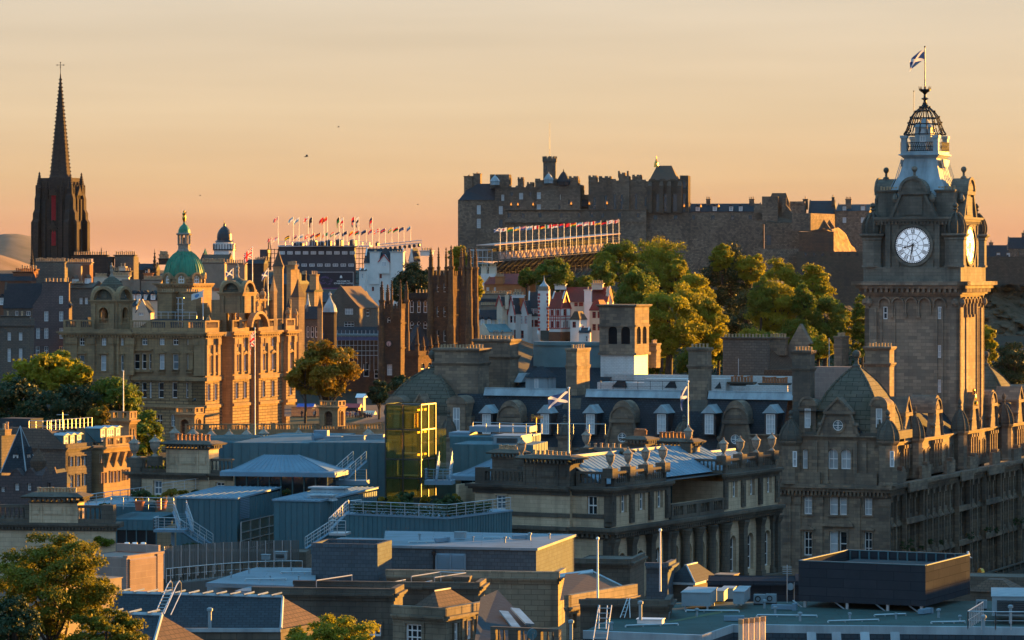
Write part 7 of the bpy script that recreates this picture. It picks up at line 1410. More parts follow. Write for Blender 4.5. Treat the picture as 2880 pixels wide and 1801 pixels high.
def crag(name,p0,p1,tops,pb,Y0,Y1,mat=M_ROCK,amp=3.0,ang=0,nx=70,ny=34,seed=1.0):
 """Craggy slope from its crest (photograph rows in tops) down and towards the viewer, broken up by folded noise."""
 from mathutils import noise as nz
 mb=MB();tp=lambda f_:np.interp(f_,np.linspace(0,1,len(tops)),tops)
 for j in range(ny+1):
  for i in range(nx+1):
   f_,g_=i/nx,j/ny;Y=Y0+(Y1-Y0)*g_**1.2+ang*f_;q=P(p0+(p1-p0)*f_,tp(f_)+(pb-tp(f_))*g_,Y)
   n=nz.fractal(q*.045+Vector((seed,0,0)),1.0,2.1,5);n2=abs(nz.noise(Vector((q.x*.16,q.y*.1,q.z*.05))+Vector((seed,3,0))));e=min(1,g_*6);n3=nz.fractal(q*.35+Vector((seed,7,0)),1.0,2.0,4)
   mb.v.append((q.x+(n*.5+n3*.3)*amp*e,q.y+(n+n3*.5-n2*1.3)*amp*e,q.z+n*amp*.3*e))
 w_=nx+1;mb.f=[(j*w_+i,(j+1)*w_+i,(j+1)*w_+i+1,j*w_+i+1)for j in range(ny)for i in range(nx)]
 return solo(name,None,None,mb,mat,(0,0,0),kind='structure')
crag('castle_rock',1290,2480,[730,745,760,760,790,790,790,800,830,860],1060,1222,1090,M_ROCK,6);crag('castle_rock',2340,2412,[645,640,655,690,705],712,1200,1180,plain('sunlit_crag',(.30,.165,.07),.95,scale=.6,c2=(.2,.12,.05),bm=.6),3.5,40,30,20,4.0);crag('castle_rock',2700,3000,[770,765,770,760],1010,1200,1150,M_ROCK,6,0,50,44,7.0)  # the small orange crag has low sun put into its rock colour
house('castle_lodging','pale windowed castle lodging right of the clock tower','house',(2766,2836,2842),1220,-6,M_CAS,M_SLATE,722,690,800,ws([(2808,9),(2840-4,9)],[(712,724)],'s33c'),chims=[(2782,2793,682,700,-3,1.5,2)]);house('castle_lodging','higher hipped castle roof at the right edge of the picture','house',(2836,2925,2935),1235,-6,M_CAS,M_SLATE,700,668,780,(),along='u',chims=[(2874,2886,655,690,-3,2,3)])
lw2=T('rampart','rough rampart wall over the crag right of the clock tower','wall',P(2820,790,1190));cb(2740,2930,722,800,-6,0,t=lw2,fr=Fr(2930,1185,-4),mat=M_CASD,cren=0);cb(2866,2930,702,790,-4,1,t=lw2,fr=Fr(2930,1188,-4),mat=M_CAS)
m_,t_,b_=newmat('flame');b_.inputs['Emission Color'].default_value=(1,.33,.04,1);b_.inputs['Emission Strength'].default_value=.22;b_.inputs['Base Color'].default_value=(.3,.08,.01,1)
for i,(px,py)in enumerate(((1437,577),(1456,577),(1499,577),(1606,575),(1657,575),(1707,574),(1864,582),(1924,582),(1971,583),(2021,583))):
 o=3.2 if px<1820 else .6;u=CK.u(px,o);t=T('torch',['flaming torch left of the paired torches','flaming torch under the tall white palace window','flaming torch below the palace parapet','flaming torch right of the round palace end','flaming torch in the gap between the castle blocks','flaming torch before the second castle block','flaming torch before the dark memorial hall','flaming torch at the memorial hall corner','flaming torch at the barrack end','flaming torch before the barrack roof'][i],'torch',CK.p(u,o-.4,ck(594)),'torches on the castle battery')
 q=CK.p(u,o-.4,ck(py+4,o));t.part('post',MB().tube(CK.p(u,o-.4,ck(594,o)),q,.1,5).lathe(q,[(.2,-.1),(.45,.3)],7),M_IRON);t.part('flame',MB().lathe((q[0],q[1],q[2]+.3),[(.2,0),(.34,.25),(.26,.6),(.08,.95),(.02,1.15)],7),MATS['flame'])
gs=T('grandstand','steel scaffold grandstand with pale panels glowing in the sun','grandstand',P(1570,760,1030));D=Fr(1402,1058,52);L=D.u(1737);zr=lambda u:D.z(687,0)+(D.z(657,L)-D.z(687,0))*u/L
zb_=lambda u:D.z(735,0)+(D.z(705,L)-D.z(735,0))*u/L;zm=lambda u:zb_(u)+2.6
q8=lambda u0,u1,za,zb2,o0,o1:[D.p(u0,o1,za(u0)),D.p(u1,o1,za(u1)),D.p(u1,o0,za(u1)),D.p(u0,o0,za(u0)),D.p(u0,o1,zb2(u0)),D.p(u1,o1,zb2(u1)),D.p(u1,o0,zb2(u1)),D.p(u0,o0,zb2(u0))]
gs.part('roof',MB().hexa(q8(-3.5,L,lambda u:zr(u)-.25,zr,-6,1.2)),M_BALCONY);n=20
for i in range(n):
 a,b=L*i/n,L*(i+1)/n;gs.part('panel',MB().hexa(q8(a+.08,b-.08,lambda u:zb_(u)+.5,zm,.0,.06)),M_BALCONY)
m=MB();sl=MB()
for i in range(n+1):
 u=L*i/n;m.tube(D.p(u,.35,zb_(u)),D.p(u,.35,zr(u)),.1,5);m.tube(D.p(u,.2,zb_(u)),D.p(u-1.5,-9.5,zb_(u)-8.5),.14,4);m.tube(D.p(u,.2,zb_(u)-.2),D.p(u-1,-9,zb_(u)-11),.09,4);m.tube(D.p(u,-3,zb_(u)-3),D.p(u,-3.5,zb_(u)-12),.1,4)
 if i<n:
  v=L*(i+1)/n;m.tube(D.p(u,.3,zb_(u)+.2),D.p((u+v)/2,.3,zm(u)),.07,4);m.tube(D.p((u+v)/2,.3,zm(u)),D.p(v,.3,zb_(v)+.2),.07,4);m.tube(D.p(u,-4,zb_(u)-4),D.p(v,-9,zb_(v)-9),.08,4);m.tube(D.p(v,-4,zb_(v)-4),D.p(u,-9,zb_(u)-9),.08,4);m.tube(D.p(u,-1,zb_(u)-1),D.p(v,-6,zb_(v)-6),.07,4)
for g_ in(lambda u:zb_(u),lambda u:zm(u)+.1,lambda u:zm(u)+1.0,lambda u:zm(u)+1.6):m.tube(D.p(-1,.35,g_(0)),D.p(L,.35,g_(L)),.1,5)
for k in range(1,5):m.tube(D.p(-1,-2*k,zb_(0)-2*k),D.p(L,-2*k,zb_(L)-2*k),.1,4)
gs.part('steel_frame',m,plain('dull_steel',(.16,.13,.105),.6));gs.part('seating_underside',MB().add([D.p(0,-1.5,zb_(0)-.3),D.p(L,-1.5,zb_(L)-.3),D.p(L,-7,zb_(L)-5),D.p(0,-7,zb_(0)-5)],[(0,1,2,3)]),M_DFELT);gs.part('rear_screen',MB().hexa(q8(0,L,lambda u:zm(u)+.2,lambda u:zm(u)+1.2,-4.2,-4)),M_DFELT)
m=MB();q=P(1330,708,1000)
f2=Fr(1384,1058,-3);a=f2.u(1318)
for h in(0,2.2,4):m.tube(f2.p(a,0,f2.z(705)-h),f2.p(0,0,f2.z(705)-h),.12,5)
for i in range(6):u=a*i/5;m.tube(f2.p(u,0,f2.z(705)),f2.p(u,0,f2.z(705)-6),.1,5)
m.box(f2,a,0,-3,.1,f2.z(705)+.13,f2.z(702));m.box(f2,a*.3,a*.3+.1,-4,-3.9,f2.z(745),f2.z(703));gs.part('side_gantry',m,M_GALV)
FL=['saltire','disc:w,r','h:g,y','h:y,l','h:b,p','h:l,w','v:r,w,r','h:y,r,k','v:r,w,g','h:w,r','h:b,r','plain:r,r','h:g,y,r','h:r,w,l','h:w,p','v:r,w,r','h:y,b','h:r,k','disc:w,p','union']
FN=['blue saltire','white with red disc','green and gold','yellow below blue','blue and pink','pale blue and white','red white red barred','gold red and black banded','red white green barred','white and red banded','blue and red banded','plain red','green gold red banded','red white blue banded','white and pink','red white red barred','yellow and deep blue','red and black','white with pink disc','union pattern']
OR=['first','second','third','fourth','fifth','sixth','seventh','eighth','ninth','tenth','eleventh','twelfth','thirteenth','fourteenth','fifteenth','sixteenth','seventeenth','eighteenth','nineteenth','last']
for i in range(20):
 u=L*(i+.02)/19.05;b=D.p(u,.6,zb_(u)+2);t_=D.p(u,.6,D.z(641-24*i/19,u));flagpole(b,t_,.09,FL[i],2.05,1.05,f'{FN[i]} flag, {OR[i]} along the sunlit grandstand','flags on the sunlit grandstand',(-.95,-.3),.22,i*1.7,.1,truck=False)
of2=Fr(997,1060,-5);zo=lambda py:of2.z(py);house('stand_block','long dark clad block with two window rows under the flag lined deck','building',(783,997,1000),1060,-5,M_OFF,M_DFELT,690,688,800,[(786+22*i,707,801+22*i,716,'22c')for i in range(10)]+[(826+22*i,742,841+22*i,750,'22m')for i in range(8)],flat=True,depth=.15)
m=MB();a,b=of2.u(731),of2.u(783);t=T('scaffold_stair','dark scaffold stair tower at the left end of the clad block','scaffolding',of2.p(a,-3,zo(760)));t.part('cladding',MB().box(of2,a,of2.u(752),-8,0,zo(760),zo(702)),M_OFF)
for i in range(4):
 for h in range(5):u=of2.u(752+10*i);m.tube(of2.p(u,0,zo(760)),of2.p(u,0,zo(700)),.1,4);m.tube(of2.p(of2.u(752),0,zo(702+12*h)),of2.p(b,0,zo(702+12*h)),.09,4)
m.tube(of2.p(of2.u(755),0,zo(702)),of2.p(of2.u(755),0,zo(672)),.15,4);m.tube(of2.p(of2.u(762),0,zo(702)),of2.p(of2.u(757),0,zo(672)),.12,4);t.part('tube_frame',m,M_IRON)
dk=T('viewing_deck','railed deck with floodlight gantry on top of the clad block','deck',of2.p(-10,-2,zo(690)));m=MB();a,c=of2.u(783,.5),of2.u(1040,.5);dk.part('deck',MB().box(of2,a,c,-6,.6,zo(694),zo(691)),M_WHITE);rail(m,[of2.p(a,.6,zo(691)),of2.p(c,.6,zo(691))],1.15,.06,2.2,(1.0,.5))
fg=Fr(1065,1040,30);e=fg.u(1185)
for h in(0,1.0):m.tube(fg.p(0,0,fg.z(688)-h*.8),fg.p(e,0,fg.z(676,e)-h*.8),.11,5)
for i in range(9):u=e*i/8;zt=fg.z(688)+(fg.z(676,e)-fg.z(688))*i/8;m.tube(fg.p(u,0,zt+.0),fg.p(u,0,zt-3.2),.07,4)
dk.part('railing',m,M_GALV);m=MB()
for i in range(9):u=e*(i+.4)/9;zt=fg.z(688)+(fg.z(676,e)-fg.z(688))*i/8;m.lathe(fg.p(u,.2,zt-1.9),[(.1,.9),(.42,.7),(.5,.2),(.3,-.2)],7)
dk.part('floodlight',m,M_BLACKP)
for px in(999,1012,1024,1036):pass
m=MB();fs2=Fr(1064,1062,-5)
for px in range(1000,1062,10):
 u=fs2.u(px);m.tube(fs2.p(u,0,fs2.z(800)),fs2.p(u,0,fs2.z(694)),.1,4)
for py in range(700,800,14):m.tube(fs2.p(fs2.u(1000),0,fs2.z(py)),fs2.p(0,0,fs2.z(py)),.09,4)
dk.part('scaffold',m,M_IRON)
for i,(p0,p1,pt)in enumerate(((825,853,681),(870,890,673),(915,931,674),(944,964,672),(983,1002,673),(1056,1066,680),(895,912,678))):
 f=Fr(p1-4,1057,-14);u0=f.u(p0);t=T('camera_booth',['widest flat booth at the left of the deck','tent roofed booth third from the deck left','peaked booth at the middle of the deck','peaked booth under the black and white pennant','lit gabled booth at the right end of the deck','small box at the floodlight gantry foot','low dark booth between two peaked booths'][i],'booth',f.p(u0/2,-1,f.z(692)),'booths on the deck');z1=f.z(pt+4);t.part('body',MB().box(f,u0,0,-2.5,0,f.z(692),z1),M_OFF);t.part('cover',MB().hip(f,u0-.15,.15,-2.6,.15,z1+.003,f.z(pt),.9,.9),M_BLACKP)
TF_=[(782,'union','red union style'),(825,'h:w,l','pale blue and white'),(841,'h:l,w','lilac and white'),(867,'cross:w,r','white with red cross'),(878,'plain:k,n','dark limp'),(911,'plain:r,r','bright red'),(921,'h:r,r,o','large scarlet'),(955,'h:g,k','dark green limp'),(966,'h:r,w','red and white limp'),(997,'h:n,r','navy and red limp'),(1009,'h:k,w','black and white limp'),(1047,'h:r,n','crimson and navy limp')]
for i,(px,kd,nm)in enumerate(TF_):
 Y=1052;lp='limp' in nm;flagpole(P(px,694,Y),P(px,609+(i%3),Y),.075,kd,2.0 if px!=921 else 2.4,1.1 if not lp else 1.6,f'tall deck pole with {nm} flag','tall flags over the deck',(-.95,-.25),1.3 if lp else .75,i*1.3,.1,truck=False)
SF=[(764,667,'union','small red union style'),(783,665,'h:w,p','pale pink'),(815,662,'h:g,y,k','yellow green'),(835,660,'h:n,p','purple'),(853,658,'h:l,w','light blue'),(871,658,'disc:r,w','red with white disc'),(884,656,'h:n,r','navy and red'),(901,655,'h:y,r,k','black red gold'),(921,654,'v:g,w,o','green white orange'),(940,652,'h:g,w,r','green white red'),(957,651,'h:w,n','blue and white'),(976,650,'plain:n,n','navy'),(993,649,'h:r,y','red and gold'),(1010,648,'h:g,r','green and red'),(1030,646,'plain:n,b','plain blue'),(1047,645,'h:p,r','pink'),(1066,643,'cross:r,w','red with white cross'),(1084,642,'h:n,r,b','blue with red stripe'),(1102,641,'h:g,y,l','green gold and blue'),(1120,639,'h:g,k,r','black green red'),(1136,638,'plain:b,n','deep blue'),(1155,636,'h:b,l','two tone blue')]
for i,(px,pt,kd,nm)in enumerate(SF):
 Y=1055 if px<1050 else 1040+(px-1050)*.3;flagpole(P(px,690 if px<1060 else 688-(px-1060)*.08,Y),P(px,pt,Y),.06,kd,1.75,.95,f'short deck pole with {nm} flag','short flags along the deck',(-.95,-.25),.5 if i%3 else .75,i*2.1,.06,truck=False)
bb=T('billboard','dark purple billboard with white welcome lettering','billboard',P(941,815,1040));f=Fr(994,1040,-5);u0=f.u(888);zt,zb=f.z(765),f.z(814);bb.part('board',MB().box(f,u0,0,-.3,0,zb,zt),plain('poster_ink',(.022,.018,.03),.5));bb.part('stripe',MB().box(f,u0+.05,-.05,.003,.02,zb+.05,zb+.5),plain('magenta_ink',(.13,.03,.12),.5))
m=MB()
for a,b,c,d in((u0,0,zt-.16,zt),(u0,0,zb-.02,zb+.04),(u0-.02,u0+.12,zb,zt-.164),(-.12,.02,zb,zt-.164)):m.box(f,a,b,.022,.08,c,d)
bb.part('border',m,M_GALV);g_=random.Random(5);m=MB()
for i in range(42):u=u0+1+g_.random()*3.6;z_=zb+1.2+g_.random()*3.2*(1-abs(u-u0-2.8)/4);m.box(f,u,u+.2+g_.random()*.5,.004+i*.0004,.0042+i*.0004,z_,z_+.1+g_.random()*.25)
bb.part('poster_picture',m,plain('violet_ink',(.10,.06,.15),.6));bb.part('emblem',MB().prism(f,[(-4.2,zt-1.9),(-3.4,zt-1.9),(-3.5,zt-1.3),(-3.8,zt-1.0),(-4.1,zt-1.3)],.004,.02),M_WHITE)
def text(t,s,f,u,z,size,mat,name='lettering',o=.012):
 c=bpy.data.curves.new(name,'FONT');c.body=s;c.size=size;c.align_x='CENTER';c.extrude=.004;c.offset=size*.02;ob=bpy.data.objects.new('tmp',c);COL.objects.link(ob);dg=bpy.context.evaluated_depsgraph_get();me=bpy.data.meshes.new_from_object(ob.evaluated_get(dg));bpy.data.objects.remove(ob)
 me.materials.clear();me.materials.append(mat);o2=bpy.data.objects.new(name,me);COL.objects.link(o2);o2.parent=t.o;o2.location=Vector(f.p(u,o,z))-Vector(t.loc);o2.rotation_euler=(R(90),0,R(f.ang));return o2
text(bb,'WELCOME TO',f,-3.1,zb+2.25,.62,M_WHITE);text(bb,'EDINBURGH CASTLE',f,-3.1,zb+1.6,.62,M_WHITE)
# ---------------------------------------------------------------- white and red garden houses under the castle
gr_='white and red houses under the castle'
hr=lambda lab,*a,**k:house('garden_house',lab,'house',*a,group=gr_,**k)
t,f,u0,dp,zb,ze=hr('tall white harled tower house with red windows below the deck',(1024,1130,1142),1020,-8,M_HARL,M_SLATE,740,700,860,ws([(1049,6),(1071,6)],[(771,783),(807,819)],'s12d')+ws([(1080,14)],[(737,749)],'s32c'),fm=M_REDP)
for a,b,pt in((1040,1066,708),(1098,1134,708)):u,v=f.u(a,.4),f.u(b,.4);chimney(t,f,u,v,-2.5,.4,f.z(800),f.z(pt),5,M_HARL,'small',.25,False)
m=MB();c_=f.u(1080,.5);m.prism(f,[(c_-1.7,f.z(770)),(c_+1.7,f.z(770)),(c_+1.7,f.z(737)),(c_,f.z(716)),(c_-1.7,f.z(737))],-2,.5);t.part('gable',m,M_HARL);bg=MB()
for s in(-1,1):bg.prism(f,[(c_+s*1.95,f.z(738)),(c_+s*1.6,f.z(738)),(c_,f.z(718.5)),(c_,f.z(714.5))][::s],.45,.75)
t.part('bargeboard',bg,M_REDP);window(t,f,f.u(1074),f.u(1088),f.z(749),f.z(737),.53,3,2,'c')
hr('low white annex with a single sash at the tower house corner',(1010,1026,1030),1012,-8,M_HARL,M_SLATE,762,756,830,ws([(1019,6)],[(769,784)],'s12c'))
hr('white gabled dormer house with sunlit right face below the castle wall',(1150,1164,1176),1030,-30,M_HARL,M_SLATE,736,698,790,ws([(1157,9)],[(728,745)],'s33c'),along='v',chims=[(1182,1210,705,720,-3,2,6,M_HARL)])
hr('white house with wide stacks left of the red upper roofs',(1352,1392,1400),1030,-12,M_HARL,M_TILE,770,752,860,(),flat=True,chims=[(1353,1368,750,775,-1,1.5,3,M_CREAM),(1375,1394,750,775,-1,1.5,4,M_CREAM)])
hr('ochre walled house with broad red roof and lit chimney stacks',(1362,1470,1508),1022,-14,M_ORNG,M_TILE,800,770,880,ws([(1372,8),(1392,6)],[(808,818)],'s22c'),chims=[(1393,1415,778,800,.5,2,5,M_ORNG),(1468,1483,775,815,1.2,2,3,M_ORNG),(1490,1505,777,820,2,1.5,3,M_ORNG)])
hr('dark slate terrace with a long line of pots in front of the red roofs',(1330,1450,1462),1000,-6,M_REND,M_SLATE,850,828,930,(),chims=[(1352,1440,826,840,-.3,1.5,18),(1352,1402,858,868,5,1.2,10),(1446,1466,822,838,-.3,1.2,4)])
hr('narrow stone gabled house with stepped sunlit chimney',(1397,1412,1424),985,-35,M_CREAM,M_SLATE,860,835,970,ws([(1404,6)],[(898,916)],'s22c'),[(1415,900,1420,918,'s12c')],along='v',barge=M_REDP,chims=[(1420,1425,830,870,-1,1,1)])
hr('slate roofed house with two white pointed dormers',(1342,1402,1408),990,-8,M_CREAM,M_SLATE,900,872,970,ws([(1387,8)],[(900,912)],'s22c'),dorm=[(1357,10,898,914,.4),(1375,9,898,914,.4)])
hr('green roofed stone hall in front of the white dormers',(1340,1376,1440),975,-40,M_CREAM,M_TEAL,935,912,980,(),[(1388,930,1392,950,'s12d'),(1396,930,1400,950,'s12d'),(1410,930,1414,950,'s12d')],along='v')
hr('white house with tall red bargeboard gable left of the quoined tower',(1429,1448,1458),986,-32,M_HARL,M_SLATE,884,838,1000,ws([(1441,9)],[(861,876)],'s22d')+ws([(1438,7),(1448,6)],[(889,908),(928,950)],'s12d'),along='v',fm=M_REDP,barge=M_REDP)
hr('second white gable with red trim beside the lower blue roof',(1462,1484,1492),988,-20,M_HARL,M_SLATE,884,846,1000,ws([(1474,10)],[(863,878)],'s22d')+ws([(1462+4,7),(1479,7)],[(890,910)],'s12c')+ws([(1466,14)],[(930,952)],'s32d'),along='v',fm=M_REDP,barge=M_REDP)
hr('red balconied house recessed beside the quoined white tower',(1484,1514,1520),992,-6,M_HARL,M_SLATE,890,822,1000,ws([(1495,9),(1506,8)],[(870,884)],'s32c')+ws([(1496,9),(1508,10)],[(900,920)],'s32d'),fm=M_REDP,chims=[(1440,1474,830,838,-2,1,4,M_WHITE)])
qt=T('quoined_tower','white stair tower with dark red quoins and a lead cap','tower',P(1530,920,985),gr_);f=Fr(1543,985,-8);u0=f.u(1513);m=MB().box(f,u0,0,-3.2,0,f.z(930),f.z(818));qt.part('wall',m,M_HARL);m=MB()
for i in range(11):
 for e in(u0,-.45 if i%2 else-.65):m.box(f,e-(.02 if e==u0 else 0),e+(.45 if i%2 else .65)+.01,-.2,.03,f.z(930)+i*1.0,f.z(930)+i*1.0+.7)
qt.part('quoin',m,M_REDP);x,y,_=f.p(u0/2,-1.6,0);m=MB().lathe((x,y,f.z(806)),[(1.35,0),(1.2,.3),(.6,.9),(.25,1.6),(.1,2.6),(.02,3.2)],10);qt.part('lead_cap',m,M_LEAD);m=MB().box(f,u0-.1,.1,-3.3,.1,f.z(818),f.z(814));m.box(f,u0+.1,-.1,-3.1,-.1,f.z(814),f.z(806));qt.part('parapet',m,M_REND)
t,f,u0,dp,zb,ze=hr('half timbered white and red house over a brick base',(1544,1576,1604),978,-30,M_HARL,M_TILE,868,822,1000,ws([(1553,9),(1569,9)],[(872,888),(904,922)],'s33d'),[(1584,870,1594,888,'s33d'),(1584,905,1588,922,'s12d'),(1593,903,1597,921,'s12d')],along='u',fm=M_REDP);rf=f.right();m=MB()
for fr,a,b in((f,u0,0),(rf,0,dp)):
 for py in(868,890,898,924):m.box(fr,a,b,.09,.16,f.z(py)-.12,f.z(py)+.12)
 for i in range(6 if fr is f else 3):x=a+(b-a)*i/(5 if fr is f else 2);m.box(fr,max(a,x-.12),min(b,x+.12),.093,.15,f.z(924),f.z(868))
t.part('timber_frame',m,M_REDP);t.part('brick_base',MB().box(f,u0-.05,.05,-dp-.05,.08,f.z(1000),f.z(934)),M_RBRK);bg=MB();bg.prism(rf,[(-.3,ze-.2),(.15,ze-.2),(dp/2,f.z(824)),(dp/2,f.z(818))],.02,.4);bg.prism(rf,[(dp/2,f.z(818)),(dp/2,f.z(824)),(dp-.15,ze-.2),(dp+.3,ze-.2)],.02,.4);t.part('bargeboard',bg,M_REDP)
hr('long cream house under the biggest red tiled roof',(1567,1708,1726),1000,-10,M_CREAM,M_TILE,850,808,1000,ws([(1620,10),(1634,12)],[(851,862)],'s32d')+ws([(1671,10),(1683,8)],[(877,894),(912,930)],'s33d')+ws([(1632,6),(1627,6)],[(878,884)],'s12d'),fm=M_REDP,chims=[(1643,1662,815,925,2.2,2.2,3,M_HARL),(1664,1695,797,815,-3,2,6,M_CREAM),(1560,1590,799,815,-3,2,5,M_HARL)])
hr('red roofed corner wing of the long cream house',(1658,1690,1712),985,-20,M_CREAM,M_TILE,874,844,1000,ws([(1671,10),(1684,7)],[(877,895),(912,930)],'s33d'),along='h',fm=M_REDP)
hr('sunlit cream gable at the right end of the red roof',(1698,1722,1728),1004,38,M_CREAM,M_TILE,853,810,960,ws([(1710,10)],[(848,856)],'s22d'),along='v')
hr('white low house with balcony under a sloping tiled roof',(1604,1630,1650),976,-24,M_HARL,M_SLATEB,900,876,1000,ws([(1615,10)],[(905,922)],'s22d')+ws([(1640,6)],[(918,930)],'s22c'),along='h',fm=M_REDP)
hr('white cottage with one tall dark door by the trees',(1628,1656,1662),970,-12,M_HARL,M_SLATE,936,922,1000,ws([(1650,5)],[(945,962)],'s12d'))
# ---------------------------------------------------------------- trees
gc='trees on the castle slope'
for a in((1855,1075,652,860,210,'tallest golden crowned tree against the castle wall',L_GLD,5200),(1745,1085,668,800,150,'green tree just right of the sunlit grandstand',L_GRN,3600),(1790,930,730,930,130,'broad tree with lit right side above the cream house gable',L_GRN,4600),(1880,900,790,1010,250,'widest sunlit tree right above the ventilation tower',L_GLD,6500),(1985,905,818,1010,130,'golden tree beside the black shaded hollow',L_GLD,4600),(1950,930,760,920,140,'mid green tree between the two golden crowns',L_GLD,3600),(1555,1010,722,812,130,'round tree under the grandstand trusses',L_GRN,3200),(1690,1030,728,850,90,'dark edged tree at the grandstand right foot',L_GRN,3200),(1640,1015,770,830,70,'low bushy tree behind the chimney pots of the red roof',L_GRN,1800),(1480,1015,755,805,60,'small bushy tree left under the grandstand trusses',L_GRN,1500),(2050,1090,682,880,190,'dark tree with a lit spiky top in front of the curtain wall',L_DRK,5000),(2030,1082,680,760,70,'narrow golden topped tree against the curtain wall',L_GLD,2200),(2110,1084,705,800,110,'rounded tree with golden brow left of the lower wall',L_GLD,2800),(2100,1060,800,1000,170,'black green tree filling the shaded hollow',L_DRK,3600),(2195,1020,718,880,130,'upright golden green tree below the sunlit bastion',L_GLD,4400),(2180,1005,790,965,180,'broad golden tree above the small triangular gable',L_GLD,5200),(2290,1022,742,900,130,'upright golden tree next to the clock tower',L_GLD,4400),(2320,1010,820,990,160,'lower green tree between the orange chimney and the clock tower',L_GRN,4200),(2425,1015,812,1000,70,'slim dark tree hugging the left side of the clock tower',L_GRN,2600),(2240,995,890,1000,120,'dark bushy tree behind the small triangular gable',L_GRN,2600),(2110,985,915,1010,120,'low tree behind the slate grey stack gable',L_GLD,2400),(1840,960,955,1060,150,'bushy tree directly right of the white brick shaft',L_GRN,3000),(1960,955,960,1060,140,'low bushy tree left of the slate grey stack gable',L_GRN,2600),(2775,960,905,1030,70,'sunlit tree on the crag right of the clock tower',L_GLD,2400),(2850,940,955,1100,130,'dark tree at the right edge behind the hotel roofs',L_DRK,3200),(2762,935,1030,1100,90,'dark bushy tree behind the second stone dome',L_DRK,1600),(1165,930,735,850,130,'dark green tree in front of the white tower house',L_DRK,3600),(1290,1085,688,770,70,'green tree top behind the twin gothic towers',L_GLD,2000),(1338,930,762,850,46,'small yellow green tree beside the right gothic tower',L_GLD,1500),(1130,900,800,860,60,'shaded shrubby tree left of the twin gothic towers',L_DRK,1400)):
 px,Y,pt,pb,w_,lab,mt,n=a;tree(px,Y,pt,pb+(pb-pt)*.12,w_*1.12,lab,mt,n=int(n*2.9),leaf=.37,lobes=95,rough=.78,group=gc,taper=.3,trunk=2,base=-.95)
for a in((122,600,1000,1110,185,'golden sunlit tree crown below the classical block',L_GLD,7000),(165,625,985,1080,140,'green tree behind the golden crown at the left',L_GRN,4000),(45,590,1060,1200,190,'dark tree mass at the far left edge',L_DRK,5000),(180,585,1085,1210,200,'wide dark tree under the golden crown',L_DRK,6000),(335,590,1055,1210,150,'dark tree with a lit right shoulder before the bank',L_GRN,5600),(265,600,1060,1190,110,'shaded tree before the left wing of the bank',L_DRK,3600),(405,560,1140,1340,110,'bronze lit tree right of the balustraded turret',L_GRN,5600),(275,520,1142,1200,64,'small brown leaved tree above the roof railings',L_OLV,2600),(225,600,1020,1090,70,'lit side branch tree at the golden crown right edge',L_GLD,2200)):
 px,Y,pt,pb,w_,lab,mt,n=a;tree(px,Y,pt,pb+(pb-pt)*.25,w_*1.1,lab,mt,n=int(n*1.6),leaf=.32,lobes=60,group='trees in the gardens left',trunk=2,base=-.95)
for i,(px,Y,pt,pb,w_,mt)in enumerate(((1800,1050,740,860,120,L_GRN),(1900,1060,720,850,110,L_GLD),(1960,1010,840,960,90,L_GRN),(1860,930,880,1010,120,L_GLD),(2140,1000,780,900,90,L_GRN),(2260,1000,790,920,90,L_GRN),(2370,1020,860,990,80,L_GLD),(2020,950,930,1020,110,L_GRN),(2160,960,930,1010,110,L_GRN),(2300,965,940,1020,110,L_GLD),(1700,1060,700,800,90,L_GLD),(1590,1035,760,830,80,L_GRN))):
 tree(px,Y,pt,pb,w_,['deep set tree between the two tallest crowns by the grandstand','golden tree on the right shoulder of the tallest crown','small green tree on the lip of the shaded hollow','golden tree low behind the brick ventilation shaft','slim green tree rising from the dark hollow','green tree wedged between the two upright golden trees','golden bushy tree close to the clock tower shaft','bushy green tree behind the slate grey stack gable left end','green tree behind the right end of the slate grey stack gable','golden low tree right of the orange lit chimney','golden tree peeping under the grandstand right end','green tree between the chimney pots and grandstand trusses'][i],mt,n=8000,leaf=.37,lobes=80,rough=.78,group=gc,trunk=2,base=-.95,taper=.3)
g=np.random.default_rng(9);n=26000;X=g.uniform(2,150,n);Yv=g.uniform(930,1150,n);ok=(X>(Yv*.008+6))&(X<Yv*.125);X,Yv=X[ok],Yv[ok];lump=.5+.5*np.sin(X*.55+2*np.sin(Yv*.2))*np.sin(Yv*.47+X*.13);Zv=np.array([ground(a,b)for a,b in zip(X,Yv)])+g.random(len(X))*(1.0+4.5*lump)
me=leafmesh('undergrowth',np.stack([X,Yv,Zv],1),np.tile([0,-.2,1.0],(len(X),1))+g.normal(0,.5,(len(X),3)),.62,10,L_DRK,g.random(len(X)));o=bpy.data.objects.new('undergrowth',me);COL.objects.link(o);o['kind']='stuff'
tree(920,645,958,1148,190,'large autumn tinted tree with bare trunk on the lawn',L_OLV,n=11000,leaf=.34,lobes=60,trunk=6.5,group='trees on the Mound');tree(858,640,1000,1132,100,'smaller autumn tree touching the sunlit bank corner',L_OLV,n=6000,leaf=.33,lobes=40,trunk=4,group='trees on the Mound');tree(1066,650,1066,1150,60,'dark upright tree beside the crowd',L_DRK,n=3000,leaf=.3,group='trees on the Mound');tree(1130,700,1055,1110,90,'shaded tree top behind the left stone dome',L_DRK,n=2600,leaf=.33,group='trees on the Mound')
ft=tree(150,150,1492,1840,430,'big foreground tree with open sunlit branches at the lower left',L_FG,n=36000,leaf=.072,lobes=130,rough=.62,base=-.95,seed=77,trunk=4,name='foreground_tree')
tree(300,146,1690,1900,240,'lower green limb tree beside the big foreground tree',L_FG,n=12000,leaf=.075,lobes=70,rough=.7,seed=78,trunk=4,name='foreground_tree');tree(40,140,1660,1900,200,'dark leafy tree in the bottom left corner',L_DRK,n=10000,leaf=.075,lobes=60,rough=.7,seed=81,trunk=4,name='foreground_tree')
